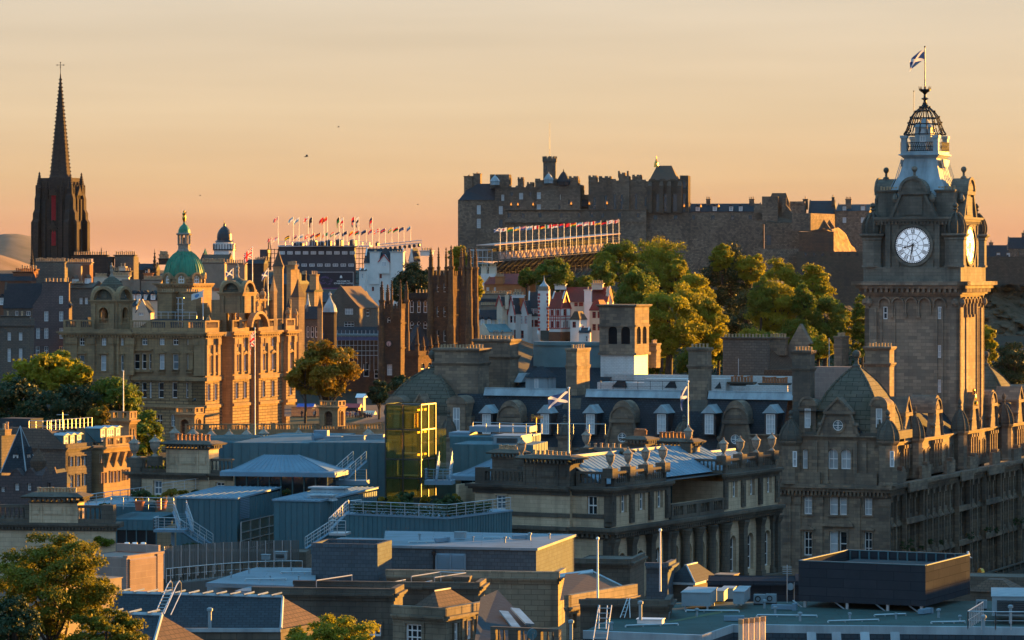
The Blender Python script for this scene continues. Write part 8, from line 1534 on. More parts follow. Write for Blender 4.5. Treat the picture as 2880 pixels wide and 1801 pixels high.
tree(930,150,1730,1900,360,'yellow green tree top at the bottom centre',L_GLD,n=11000,leaf=.075,lobes=70,rough=.6,base=-.3,seed=79,trunk=3,name='foreground_tree')
# ---------------------------------------------------------------- sunlit row and turreted house at the left
t,f,u0,dp,zb,ze=house('stone_terrace','dark gabled stone terrace with a sunlit window front and slate dormers','terrace',(16,185,258),450,-26,M_RUB,M_SLATEB,1258,1258,1460,(),[(196,1285,205,1312,'s12c'),(215,1284,224,1311,'s12c'),(234,1283,242,1309,'s12c'),(196,1337,205,1371,'s13c'),(215,1335,224,1369,'s13c'),(234,1333,242,1366,'s13c')],flat=True,parapet=.5)
rf=f.right();zt=rf.z(1216,0);m=MB();d2=rf.u(370);m.poly([rf.p(.2,-.5,ze),rf.p(dp,-.5,ze),rf.p(dp,-2.8,zt),rf.p(.2,-2.8,zt)]);m.poly([rf.p(.2,-2.8,zt),rf.p(dp,-2.8,zt),rf.p(dp,-16,zt),rf.p(.2,-16,zt)]);t.part('slate_roof',m,M_SLATEB);m=MB().prism(f,[(u0,zb),(0,zb),(0,ze),(-2.8,zt+.3),(u0,zt+.5)],-.6,.02);t.part('gable_wall',m,M_RUB)
for px in(184,202,221):u=rf.u(px,-.6);dormer(t,rf,u,1.2,ze+.1,ze+1.6,-.5,2.0,M_ZINC,M_LEAD,'s22c',.25)
f2=rf.sub(dp+1.2,1.1);L=f2.u(370);z0,z1=zb,f2.z(1262,0);w2=[(a,b_,c,d,'s12')for a,b_,c,d in()]
facade(t,f2,0,L,z0,z1,pxw(f2,[(284,1278,290,1303,'s12d'),(293,1277,299,1301,'s12d'),(311,1276,316,1298,'s12d'),(319,1275,325,1297,'s12d'),(328,1275,333,1296,'s12d'),(345,1273,350,1293,'s12d'),(354,1272,360,1292,'s12d'),(284,1330,290,1360,'s12d'),(293,1329,299,1359,'s12d'),(309,1326,316,1358,'s12c'),(319,1325,326,1357,'s12d'),(330,1324,337,1355,'s12d'),(345,1322,350,1352,'s12d'),(354,1321,360,1350,'s12d')]),M_BOS,.3);fl_=f2.left(0,0)if False else Fr(0,0,f2.ang-90,at=f2.p(0,-12,0)[:2]);m=MB();m.box(f2,0,.3,-12,-.02,z0,z1);m.box(f2,0,L,-12,-.3,z1-.3,z1-.02);cornice(m,f2,-.2,L+.2,z1+.2,.7,.6);balustrade(m,f2,.2,L,z1+.21,1.3,.2,.4,L/3.2)
for i in range(4):u=.6+(L-1.2)*i/3;m.frus(f2,(u-.1,u+.1,0,.1),(u-.35,u+.35,0,.8),z1-2.6,z1-.6)
t.part('wall',m,M_BOS);za,zb2=z1+.6,f2.z(1208,0);m=MB().poly([f2.p(.3,-1.4,za),f2.p(L*.72,-1.4,za),f2.p(L*.68,-3.8,zb2),f2.p(.8,-3.8,zb2)]).poly([f2.p(.8,-3.8,zb2),f2.p(L*.68,-3.8,zb2),f2.p(L*.68,-12,zb2),f2.p(.8,-12,zb2)]);t.part('slate_roof',m,M_SLATEB)
for k,w in((.2,1.3),(.47,2.2),(.74,1.3)):dormer(t,f2,L*k,w,za+.15,za+2.0,-1.0,2.4,M_ZINC,M_LEAD,'s32c' if w>2 else 's22c',.2)
m=MB();rail(m,[f2.p(-6,-5,zb2),f2.p(L*.7,-5,zb2)],1.3,.04,1.0,(1.0,.5));rail(m,[f.p(u0+1,-4,zt),f.p(-3,-4,zt)],1.2,.04,1.2,(1.0,.5));q=P(176,1215,460);m.tube(q,q+Vector((0,0,2.6)),.05,5);m.tube(q+Vector((-.8,0,2.3)),q+Vector((.8,0,2.3)),.04,4)
for i in range(5):m.tube(q+Vector((-.7+.3*i,-.3,2.3)),q+Vector((-.7+.3*i,.3,2.3)),.025,4)
t.part('roof_railing',m,M_GALV);fk=Fr(363,478,-26);ku=fk.u(313);kr=fk.right();kd_=kr.u(384);z0,z1=fk.z(1260,0),fk.z(1188,0);m=MB();facade(t,kr,0,kd_,z0,z1,[(kd_*.3,kd_*.6,z0+1,z1-1,'s12d')],M_BOS,.3);m.box(fk,ku,0,-kd_,-.05,z0,z1-.01);wall(m,fk,ku,0,z0,z1,[])
for fr,a,b_ in((fk,ku,0),(kr,0,kd_)):cornice(m,fr,a,b_,z1+.3,.6,.5,e0=.6,e1=.6);balustrade(m,fr,a,b_,z1+.31,1.2,.05,.35,(b_-a)/2)
t.part('corner_tower',m,M_BOS);m=MB().box(f,f.u(0,-6),f.u(86,-6),-9,-6,zt,f.z(1184,-8));t.part('plant_room',m,M_DFELT)
tu=T('turreted_house','pink stone house with steep slate pyramid roof and carved gables','house',P(60,1440,420));f=Fr(118,412,-12);u0=f.u(-30);z0,ze=f.z(1450,-3),f.z(1338,-3);facade(tu,f,u0,0,z0,ze,pxw(f,[(42,1360,54,1380,'s22c'),(77,1360,88,1380,'s22d'),(3,1370,14,1384,'s22d')]),M_PURP,.3);rf=f.right();facade(tu,rf,0,9,z0,ze,[(2,2.8,z0+2,ze-1,'s12c')],M_PURP,.3);m=MB()
for a,b_,pt in((26,64,1320),(68,100,1318)):x0,x1=f.u(a),f.u(b_);m.prism(f,[(x0,ze),(x1,ze),((x0+x1)/2+.12,f.z(pt)),((x0+x1)/2-.12,f.z(pt))],-3,.01);m.arc(f,(x0+x1)/2,ze+.1,.55,.012,.12,.12)
x0,x1=f.u(102),f.u(119);m.prism(rf,[(.3,ze),(3,ze),(1.65,f.z(1315))],-2,.02);tu.part('gable',m,M_PURP);m=MB();q=P(57,1198,416);c=P(57,1330,416);zr=ze+.2;h=1.75;fr=Fr(57,416,-20);P4=[fr.p(-h,h,zr),fr.p(h,h,zr),fr.p(h,-h,zr),fr.p(-h,-h,zr)]
for i in range(4):m.poly([P4[i],P4[(i+1)%4],q])
tu.part('pyramid_roof',m,M_SLATE);m=MB()
for p in P4:m.tube(p,q,.1,5,.05)
tu.part('lead_hip',m,M_LEAD)
for e,fr_ in((0,fr),(1,fr.right())):dormer(tu,fr_.sub(0,1.2)if e==0 else fr_.sub(0,1.2),0,.7,zr+1.2,zr+2.2,0,1.0,M_WHITE,M_SLATE,'s11d',.9)
q=P(108,1346,414);k=414/F;tu.part('cone_roof',MB().lathe((q.x,q.y,q.z),[(17*k,-2.5),(17*k,0),(20*k,.05),(1,70*k*.7),(.06,84*k),(.02,84*k+.5)],12),M_SLATEB)
house('crow_gable_house','small stone house with stepped gable and one tall white sash','house',(138,168,172),430,-14,M_PURP,M_SLATE,1362,1322,1450,ws([(151,5)],[(1352,1376)],'s13c'),along='v');house('chimney_gable','sunlit chimney gable cut off by the left edge','house',(-30,4,17),440,-24,M_RUB,M_SLATE,1225,1222,1400,(),flat=True,chims=[(0,14,1208,1225,-.3,1.5,2,M_BOS)])
# ---------------------------------------------------------------- foreground roofs
SB=house('slate_block_building','flat roofed block of dark slate coloured masonry with pale roof and sunlit end wall','building',(1085,1508,1615),268,-13,M_GBRK,M_BFELT,1545,1545,1740,(),flat=True);t,f,u0,dp,zb,ze=SB
m=MB().hexa([f.p(u0-.15,.15,ze),f.p(.15,.15,ze),f.p(.15,-dp-.15,ze),f.p(u0-4,-dp-.15,ze)]+[f.p(u0-.15,.15,ze+.2),f.p(.15,.15,ze+.2),f.p(.15,-dp-.15,ze+.2),f.p(u0-4,-dp-.15,ze+.2)]);t.part('roof_deck',m,M_BFELT);m=MB();x0,x1=f.u(1228),f.u(1309);za,zb2=f.z(1602,x0),f.z(1557,x0);n=9
for k in range(n):z_=za+(zb2-za)*k/n;m.add([f.p(x0,.05,z_+.16),f.p(x1,.05,z_+.16),f.p(x1,.16,z_),f.p(x0,.16,z_)],[(0,1,2,3)])
for x in(x0,(x0+x1)/2,x1):m.box(f,x-.06,x+.06,.01,.2,za,zb2)
t.part('louvre_door',m,M_ZROOF);x=f.u(1222);t.part('downpipe',MB().box(f,x-.07,x+.07,.02,.18,zb,ze).box(f,x-.16,x+.16,.02,.3,ze-.5,ze-.2),M_IRON);b,f3,v0,d3,q0,q1=zblock('parapet_box',876,1062,1102,1543,1660,260,-13,90,roof=False,t=t,mat=M_GBRK)
m=MB()
for a in((v0,0,-.25,.04),(v0,0,-d3-.04,-d3+.25)):m.box(f3,*a,q1+.003,q1+.32)
for a in((v0,v0+.25),(-.25,0)):m.box(f3,*a,-d3+.255,-.255,q1+.003,q1+.318)
t.part('parapet',m,M_GBRK);m=MB().box(f,f.u(930,-5),f.u(1100,-3),-8,-5,ze-1,ze+.1);t.part('roof_deck',m,M_BFELT)
unit('plant_unit','small white twin cowled vent on the pale flat roof','vent',1277,1306,1312,1497,1515,276,mat=M_HVAC)
ST=lambda nm,lab,*a,**k:house(nm,lab,'building',*a,**k)
ST('parapet_wall','weathered sandstone parapet building with one thin sunlit end',(1088,1570,1579),256,-9,M_STN,M_DFELT,1622,1602,1760,(),flat=True,parapet=.45)
t,f,u0,dp,zb,ze=ST('corner_building','sandstone corner building with hipped slate roof and three sunlit windows',(1105,1252,1384),222,-29,M_STN,M_SLATE,1730,1730,1850,[(1142,1755,1187,1812,'s33d')],[(1275,1752,1289,1806,'s12c'),(1312,1745,1326,1798,'s12c'),(1348,1738,1361,1789,'s12c')],flat=True,parapet=.55,depth=.2);rf=f.right();m=MB()
for u in(.1,dp*.34,dp*.66,dp-.25):m.box(rf,u-.12,u+.14,.004,.12,zb,ze+.5)
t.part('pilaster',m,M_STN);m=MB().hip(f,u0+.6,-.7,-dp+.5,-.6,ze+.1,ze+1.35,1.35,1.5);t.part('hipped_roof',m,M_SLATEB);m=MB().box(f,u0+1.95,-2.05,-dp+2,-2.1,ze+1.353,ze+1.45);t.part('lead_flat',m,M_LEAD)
ST('old_parapet','long soot stained parapet wall with thin sunlit end behind the corner building',(712,1108,1120),232,-8,M_SANDD,M_DFELT,1668,1650,1800,ws([(1055,34)],[(1752,1790)],'s22d'),flat=True,parapet=.35);ST('upper_parapet','second dark parapet wall with rail posts behind the soot stained one',(828,1346,1360),244,-7,M_SANDD,M_DFELT,1648,1634,1760,(),flat=True,parapet=.3,chims=[(1276,1318,1622,1660,-.4,1.0,0)])
t=T('guard_rail','gold lit safety rails on the parapet roofs','guard rail',P(1150,1640,246));m=MB()
for pts in([(890,1633,244),(990,1618,249)],[(1105,1638,246),(1140,1631,248)],[(1157,1622,248),(1240,1609,252),(1310,1612,251)],[(1222,1625,247),(1310,1612,251)],[(1182,1640,246),(1215,1634,247)]):
 q=[P(*p)for p in pts];m.path(q,.045,5)
 for p in q:m.tube(p,p-Vector((0,0,.7)),.035,5)
t.part('rail',m,M_GALV)
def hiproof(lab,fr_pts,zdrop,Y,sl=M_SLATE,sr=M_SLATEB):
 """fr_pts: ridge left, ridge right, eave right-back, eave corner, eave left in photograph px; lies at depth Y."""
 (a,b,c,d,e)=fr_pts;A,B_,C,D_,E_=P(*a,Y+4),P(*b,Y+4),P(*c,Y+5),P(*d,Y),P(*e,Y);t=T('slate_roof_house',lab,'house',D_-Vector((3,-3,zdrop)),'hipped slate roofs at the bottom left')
 t.part('slate_roof',MB().poly([E_,D_,B_,A]),sl);t.part('hip_slope',MB().poly([D_,C,B_]),sr);m=MB();up=Vector((0,0,zdrop));m.poly([E_-up,D_-up,D_-Vector((0,0,.05)),E_-Vector((0,0,.05))]);m.poly([D_-up,C-up,C-Vector((0,0,.05)),D_-Vector((0,0,.05))]);t.part('wall',m,M_SANDD);m=MB();m.tube(D_,B_,.09,5);m.tube(A,B_,.14,5);m.box(Fr(0,0,0,at=(E_.x,E_.y)),0,(D_-E_).length,-.1,.12,D_.z-.2,D_.z+.02)  # right hip takes the browned slate, low sun put into its colour
 k=max(3,int((B_-A).length/.75))
 for i in range(k):p=A.lerp(B_,(i+.5)/k);m.tube(p+Vector((-.25,-.3,.12)),p+Vector((.3,.5,.2)),.06,5)
 t.part('lead_ridge',m,M_LEAD);return t
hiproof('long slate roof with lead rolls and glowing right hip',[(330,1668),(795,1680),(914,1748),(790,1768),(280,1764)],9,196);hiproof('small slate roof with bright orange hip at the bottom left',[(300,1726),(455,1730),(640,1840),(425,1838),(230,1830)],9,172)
t=T('roof_ladder','pale hooped ladder leaning on the long slate roof','ladder',P(460,1730,194));m=MB()
for px in(0,25):
 pts=[P(436+px,1728,193),P(472+px,1645,197),P(480+px,1634,197.5),P(484+px,1640,198),P(484+px,1668,198.5)];m.path(pts,.035,5);m.tube(P(455+px,1730,193.5),P(484+px,1668,198),.03,5)
for i in range(9):a=P(436,1728,193).lerp(P(472,1645,197),i/9);m.tube(a,a+Vector((.5,0,0)),.02,4)
t.part('rail',m,M_GALV)
for px,py,Y,lab in((590,1757,195,'small pale vent pipe at the eaves of the long slate roof'),(1801,1735,207,'short mushroom vent pipe on the green flat roof'),(1606,1790,200,'mushroom vent pipe at the bottom edge'),(2766,1775,205,'pale bollard vent pipe right of the charcoal screen'),(2842,1745,215,'pale vent pipe under the louvred unit')):
 q=P(px,py,Y);t=T('vent_pipe',lab,'vent pipe',q,'roof vent pipes');t.part('pipe',MB().lathe(q,[(.1,-.2),(.1,.75),(.17,.78),(.17,.92),(.08,.98)],10),M_HVAC)
t,f,u0,dp,zb,ze=ST('pink_block_house','pink blockwork plant house with a sunlit louvred side',(230,356,460),236,-28,M_PINK,M_DFELT,1566,1566,1720,(),flat=True);rf=f.right();m=MB();x0,x1=rf.u(362),rf.u(436);za,zb2=ze-3.1,ze-.12
for k in range(24):z_=za+(zb2-za)*k/24;m.add([rf.p(x0,.04,z_+.13),rf.p(x1,.04,z_+.13),rf.p(x1,.16,z_),rf.p(x0,.16,z_)],[(0,1,2,3)])
t.part('louvre',m,M_PINK);m=MB().box(rf,dp-.9,dp-.45,.004,.1,zb,ze).box(f,u0,-.2,-dp+.1,-dp+.35,ze,ze+.55).box(rf,0,dp,-.3,.08,ze+.003,ze+.12);t.part('parapet',m,M_PINK)
for i,px in enumerate((357,379,403)):
 q=P(px,1560,244);tt=T('steel_flue',['left of three shiny steel flues behind the pink block','middle of three shiny steel flues behind the pink block','right shiny steel flue catching the sun'][i],'flue',q-Vector((0,0,1)),'steel flues');tt.part('flue',MB().lathe(q,[(.16,-1.4),(.16,.15),(.13,.2)],14),M_GALV);tt.part('cowl',MB().lathe(q,[(.2,.2),(.2,.3),(.17,.34),(.17,.72),(.2,.76),(.18,.86),(.05,.88)],14),M_STEEL)
unit('cream_cabinet','cream panelled rooftop cabinet beside the foreground tree','cabinet',150,276,342,1632,1720,205,-30,M_REND);ST('tree_side_roof','low roof half hidden by the foreground tree',(-60,150,200),200,-20,M_REND,M_LEAD,1650,1650,1800,(),flat=True)
t=T('curved_fence','curved grey timber slat fence behind the walkway','fence',P(640,1600,285));pts=[P(462+380*i/16,1600-22*math.sin(i/16*1.7),268+22*math.sin(i/16*1.9))for i in range(17)];m=MB();m2=MB();hgt=Vector((0,0,1.75))
for a,b_ in zip(pts,pts[1:]):
 for k in range(5):p=a.lerp(b_,k/5);q=a.lerp(b_,(k+.8)/5);m.add([p,q,q+hgt,p+hgt,p+Vector((0,.05,0)),q+Vector((0,.05,0)),q+hgt+Vector((0,.05,0)),p+hgt+Vector((0,.05,0))],[(0,1,2,3),(5,4,7,6),(3,2,6,7)])
 m2.tube(a-Vector((0,.1,.8)),a+hgt-Vector((0,.1,0)),.05,5)
t.part('slats',m,M_TIMB);t.part('post',m2,M_GALV);t=T('walkway_rail','long curved galvanised walkway rail','railing',P(640,1640,280));m=MB();pr_=[p+Vector((.4,-2.4,-.9))for p in pts];rail(m,pr_,1.1,.035,1.3,(1.0,.5));t.part('rail',m,M_GALV);m=MB()
for a,b_ in zip(pr_,pr_[1:]):m.hexa([a-Vector((0,.3,.35)),b_-Vector((0,.3,.35)),b_+Vector((0,2.2,-.35)),a+Vector((0,2.2,-.35)),a-Vector((0,.3,.1)),b_-Vector((0,.3,.1)),b_+Vector((0,2.2,-.1)),a+Vector((0,2.2,-.1))]);m.poly([a-Vector((0,.25,.35)),b_-Vector((0,.25,.35)),b_-Vector((0,.25,9)),a-Vector((0,.25,9))])
t.part('walkway',m,M_TIMB);ST('drum_wall','stone wall carrying the curved walkway',(440,860,866),293,-4,M_SANDD,M_DFELT,1552,1552,1700,(),flat=True)
ST('pale_roof_block','low block with broad pale grey flat roof',(582,880,1000),255,-16,M_HVAC,M_BFELT,1648,1648,1760,(),flat=True);q=[P(578,1640,254),P(885,1650,252),P(890,1598,267),P(720,1596,268)];tt=T('flat_roof','broad pale grey flat roof in front of the walkway','roof',q[0]);tt.part('deck',MB().hexa([p-Vector((0,0,.3))for p in q]+q),M_BFELT);q=[P(660,1662,249),P(830,1664,249),P(830,1650,253),P(700,1650,253)];tt.part('deck',MB().hexa([p-Vector((0,0,.3))for p in q]+q),M_BFELT)
unit('condenser','white fan condenser on the walkway','condenser',772,803,808,1552,1575,281,mat=M_HVAC,louv='f');unit('condenser','second dimmer condenser left of the white fan one','condenser',735,756,760,1560,1575,283,mat=M_HVAC)
ST('old_stack_wall','broad old rubble wall with mossy coping behind the bare flagpole',(1614,1772,1812),292,-12,M_SANDD,M_DFELT,1582,1570,1760,(),flat=True,parapet=.3);ST('dark_stack','square dark stone stack beside the small hipped roof',(1818,1878,1890),270,-12,M_GBRK,M_DFELT,1592,1588,1720,(),flat=True,parapet=.25)
t,f,u0,dp,zb,ze=ST('small_hip_house','low house with lead edged hipped slate roof under the colonnade',(1876,1950,2010),272,-22,M_SANDD,M_SLATE,1638,1638,1720,(),flat=True);m=MB().hip(f,u0-.2,.2,-dp-.2,.2,ze+.01,ze+1.2,1.2,1.5);t.part('hipped_roof',m,M_SLATE);m=MB()
for a,b_ in((0,0),):m.tube(f.p(.2,.2,ze),f.p(-1.0,-1.3,ze+1.22),.08,5);m.box(f,u0+1,-1.0,-dp+1.3,-1.3,ze+1.213,ze+1.3);m.box(f,u0-.25,.25,-dp-.25,.25,ze-.18,ze)
t.part('lead_edge',m,M_LEAD)
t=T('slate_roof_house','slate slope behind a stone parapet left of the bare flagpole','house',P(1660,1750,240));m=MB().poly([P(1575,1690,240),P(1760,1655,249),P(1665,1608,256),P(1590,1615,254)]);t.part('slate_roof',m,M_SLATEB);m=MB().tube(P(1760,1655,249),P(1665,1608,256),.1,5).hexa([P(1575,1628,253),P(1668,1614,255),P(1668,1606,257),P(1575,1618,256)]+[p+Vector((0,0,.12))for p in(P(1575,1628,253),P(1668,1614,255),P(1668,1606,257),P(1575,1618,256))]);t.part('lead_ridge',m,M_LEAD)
ST('parapet_house','stone house with parapet and single white sash left of the green roof',(1592,1598,1790),232,-30,M_STN,M_DFELT,1708,1690,1850,(),[(1606,1720,1618,1768,'s22c')],flat=True,parapet=.8);ST('low_parapet','dark topped low stone wall behind the roof ladders',(1632,1880,1890),226,-6,M_SANDD,M_DFELT,1700,1690,1800,(),flat=True,parapet=.3)
t=T('slate_roof_house','dark slate roof with skylights and balustrade at the bottom','house',P(1440,1830,205));t.part('slate_roof',MB().poly([P(1330,1840,200),P(1530,1800,206),P(1400,1660,222),P(1352,1680,218)]),M_SLATE);m=MB()
for a,b_ in(((1404,1722),(1440,1768)),((1436,1714),(1478,1758)),((1376,1750),(1396,1778))):p,q=P(*a,213),P(*b_,209);s=Vector((.55,0,-.05));up=Vector((0,-.1,.12));m.hexa([p,p+s,q+s,q,p+up,p+s+up,q+s+up,q+up])
t.part('skylight',m,M_LEAD);m=MB();fb=Fr(1380,204,-22);x1=fb.u(1572);balustrade(m,fb,0,x1,fb.z(1812,0),1.05,0,.3,1.6);m.box(fb,0,x1,-.4,.05,fb.z(1812,0)-3,fb.z(1812,0));t.part('balustrade',m,M_SANDD)
t=T('satellite_dish','round grey satellite dish at the bottom edge','satellite dish',P(1498,1801,198));q=P(1498,1784,198);t.part('dish',MB().tube(q,q+Vector((-.05,.08,.01)),.32,18),M_ZINC);t.part('arm',MB().tube(q,q+Vector((.1,-.4,.1)),.02,4).tube(q,q+Vector((0,.2,-.8)),.04,5),M_GALV)
t=T('green_roof_building','broad green felt flat roof with pale edge and dark slate mansard','building',P(2200,1801,220));zg_=26.9;pg=lambda px,py:P(px,py,(CZ-zg_)*F/(py-HY));q=[pg(1640,1777),pg(1975,1790),pg(2062,1760),pg(2900,1768),pg(2900,1690),pg(1820,1694)];m=MB().poly(q);t.part('flat_roof',m,M_GFELT);m=MB();lw_=MB();dn=Vector((0,0,.45))
for a,b_ in zip(q[:4],q[1:4]):m.hexa([a-dn,b_-dn,b_-dn+Vector((0,.4,0)),a-dn+Vector((0,.4,0)),a+Vector((0,0,.06)),b_+Vector((0,0,.06)),b_+Vector((0,.4,.06)),a+Vector((0,.4,.06))]);o=Vector((0,-1.4,-3.2));lw_.poly([a-dn+o,b_-dn+o,b_-dn,a-dn])
t.part('roof_edge',m,M_LEAD);t.part('slate_mansard',lw_,M_SLATE);m=MB().poly([p+Vector((0,0,.012))for p in(pg(1845,1756),pg(1905,1748),pg(2100,1712),pg(2060,1712))]);t.part('roof_patch',m,plain('moss_felt',(.085,.125,.06),.9));m=MB()
for px in(2270,2340,2420,2505):a=P(px,1802,205);m.hexa([a,a+Vector((.55,0,0)),a+Vector((.55,.3,.45)),a+Vector((0,.3,.45)),a+Vector((0,-.1,.03)),a+Vector((.55,-.1,.03)),a+Vector((.55,.2,.5)),a+Vector((0,.2,.5))])
t.part('rooflight',m,M_LEAD)
ST('dark_plant_house','long charcoal rooftop wall with pale capping',(1990,2250,2260),246,-4,M_SCREEN,M_LEAD,1640,1634,1720,(),flat=True,parapet=.15)
q_=Fr(2603,230,-25);t=T('plant_screen','large open topped charcoal plant screen standing on short steel legs','plant screen',P(2430,1725,240));u0=q_.u(2246);rf=q_.right();dp=rf.u(2728);z0,z1=q_.z(1706,0),q_.z(1592,0);m=MB()
m.box(q_,u0,0,-.12,0,z0,z1).box(q_,-.12,0,-dp,-.123,z0,z1).box(q_,u0,-.123,-dp,-dp+.12,z0,z1).box(q_,u0,u0+.12,-dp+.123,-.123,z0,z1);t.part('cladding',m,M_SCREEN);m=MB();n=12
for i in range(n+1):x=u0+.3+(-u0-.6)*i/n;m.box(q_,x-.05,x+.05,-dp+.123,-dp+.22,z0,z1-.02)
for a in((u0,0,-.16,.04),(u0,0,-dp-.04,-dp+.16)):m.box(q_,*a,z1+.003,z1+.06)
m.box(q_,-.16,.04,-dp+.163,-.163,z1+.003,z1+.06);m.box(q_,u0-.04,u0+.16,-dp+.163,-.163,z1+.003,z1+.06);t.part('capping',m,M_ZINC);m=MB();m.box(q_,u0+.3,-.3,-dp+.4,-.4,z0+.05,z0+.15);m.box(q_,u0+1,-1,-dp+1,-1,z0+.15,z1-.5);t.part('plant',m,M_DFELT)
for x in(u0+.4,u0*.62,u0*.3,-.35):
 m=MB().box(q_,x-.09,x+.09,-.3,-.12,z0-.75,z0);m.box(q_,x-.4,x+.4,-.5,.1,z0-.85,z0-.75);m.tube(q_.p(x-.9,-.2,z0),q_.p(x,-.2,z0-.6),.05,4);t.part('leg',m,M_GALV)
unit('plant_unit','biggest pale box unit on the green roof','plant unit',1917,1997,2016,1667,1706,231,-10,legs=.35);unit('plant_unit','pale box unit just behind the biggest one','plant unit',1990,2036,2046,1662,1692,236,-10);unit('plant_unit','pale box unit with dark hood at the rear of the row','plant unit',2030,2062,2070,1655,1685,240,-10);unit('plant_unit','squat pale fan unit at the right of the box row','plant unit',2062,2092,2110,1664,1700,232,-10,legs=.1);unit('plant_unit','louvred pale unit at the right edge','plant unit',2790,2905,2930,1678,1734,222,-8,louv='f');unit('roof_hatch','low white roof hatch on the green flat roof','hatch',1792,1862,1868,1742,1756,210,-12,mat=M_WHITE);unit('roof_hatch','flat topped timber edged hatch above the dark wall','hatch',2010,2062,2078,1617,1634,256,-20,mat=M_REND)
for i in range(5):
 q=P(2084+15.5*i,1801,200+i*.6);t=T('clay_flue',['leftmost banded clay flue of the row of five','second banded clay flue from the left','middle banded clay flue of the row','fourth banded clay flue from the left','rightmost banded clay flue of the row of five'][i],'chimney flue',q-Vector((0,0,.4)),'clay flues');z_=[.92,.97,1.0,1.05,1.1][i];t.part('flue',MB().lathe(q,[(.155,-.6),(.15,z_),(.13,z_+.02)],14),M_CREAM);m=MB()
 for k in range(5):m.lathe(q+Vector((0,0,z_+.03+.06*k)),[(.15,0),(.165,.015),(.165,.035),(.15,.05)],14)
 t.part('louvred_terminal',m,M_POT)
t=T('roof_ladder','pale twin ladder rising over the green roof edge','ladder',P(1690,1800,203));m=MB()
for a,b_ in(((1668,1801),(1684,1703)),((1684,1770),(1686,1703)),((1706,1801),(1720,1703)),((1704,1770),(1708,1704))):m.tube(P(*a,204),P(*b_,207),.035,5)
for i in range(7):m.tube(P(1670+i*2,1795-i*14,204.3),P(1708+i*1.6,1795-i*14,204.3),.022,4)
t.part('rail',m,M_GALV);t=T('step_ladder','folding access steps behind the twin ladder','ladder',P(1760,1738,220));m=MB()
for a,b_ in(((1744,1738),(1764,1684)),((1756,1738),(1772,1684)),((1772,1738),(1770,1684))):m.tube(P(*a,219),P(*b_,221),.03,5)
for i in range(5):m.tube(P(1747+i*4,1730-i*10,219.5),P(1760+i*2.6,1730-i*10,219.5),.02,4)
t.part('rail',m,M_GALV);t=T('access_rail','galvanised access rails in front of the louvred unit','railing',P(2800,1770,212));m=MB();rail(m,[P(2722,1770,210),P(2765,1742,217)],1.1,.035,.8,(1.0,.5));rail(m,[P(2722,1770,210),P(2800,1772,209),P(2930,1772,209)],1.1,.035,1.0,(1.0,.5));t.part('rail',m,M_GALV)
t=T('aerial_mast','tall aerial mast with small dish left of the charcoal screen','aerial',P(2214,1695,236));q=P(2214,1695,236);m=MB().tube(q,q+Vector((0,0,2.6)),.035,5).tube(q+Vector((.5,.1,0)),q+Vector((.5,.1,1.4)),.03,5)
for k in range(4):m.tube(q+Vector((-.32,0,2.0+.15*k)),q+Vector((.32,0,2.0+.15*k)),.018,4)
t.part('mast',m,M_GALV);t.part('dish',MB().tube(q+Vector((.2,-.1,1.1)),q+Vector((.24,-.02,1.1)),.25,12),M_HVAC)
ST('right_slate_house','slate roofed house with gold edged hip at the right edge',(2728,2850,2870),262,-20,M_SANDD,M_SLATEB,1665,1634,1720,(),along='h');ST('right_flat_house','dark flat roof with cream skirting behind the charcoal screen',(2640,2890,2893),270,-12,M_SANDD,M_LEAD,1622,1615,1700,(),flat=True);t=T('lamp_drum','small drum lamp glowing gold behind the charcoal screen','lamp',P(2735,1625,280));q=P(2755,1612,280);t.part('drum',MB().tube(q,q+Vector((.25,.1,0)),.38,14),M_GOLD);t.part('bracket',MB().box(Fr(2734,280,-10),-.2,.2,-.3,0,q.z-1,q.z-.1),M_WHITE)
for px,pt,pb,Y,r,lab in((1681,1518,1702,232,.08,'taller bare white flagpole over the slate slope'),(1857,1494,1664,262,.085,'bare white flagpole in front of the colonnade')):flagpole(P(px,pb,Y),P(px,pt,Y),r,None,0,0,lab,'bare foreground poles')
flagpole(P(1600,1275,318),P(1600,1094,318),.08,'saltire',1.95,1.05,'white pole with spread blue saltire before the slate mansard','saltires before the mansard',(-1,-.1),.3,.6,.25);flagpole(P(1935,1235,390),P(1935,1075,390),.09,'saltire',1.6,1.3,'white pole with drooping saltire right of the stone gable','saltires before the mansard',(-1,.2),1.2,2.0,.5)
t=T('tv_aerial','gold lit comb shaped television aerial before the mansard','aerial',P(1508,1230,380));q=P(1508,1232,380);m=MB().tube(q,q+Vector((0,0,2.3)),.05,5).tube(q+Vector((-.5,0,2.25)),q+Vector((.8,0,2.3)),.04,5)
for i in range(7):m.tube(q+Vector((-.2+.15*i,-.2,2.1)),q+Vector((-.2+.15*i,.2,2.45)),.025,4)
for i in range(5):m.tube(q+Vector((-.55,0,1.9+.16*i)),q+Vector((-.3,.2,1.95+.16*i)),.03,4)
t.part('mast',m,M_GOLD);m=MB();rail(m,[P(1330,1216,377),P(1480,1220,372),P(1702,1222,366)],1.1,.03,2.2,(1.0,));t=T('edge_rail','thin safety rail along the right zinc roofs','railing',P(1500,1222,372));t.part('rail',m,M_GALV)  # aerial in gold metal: the sun's gold put into its colour
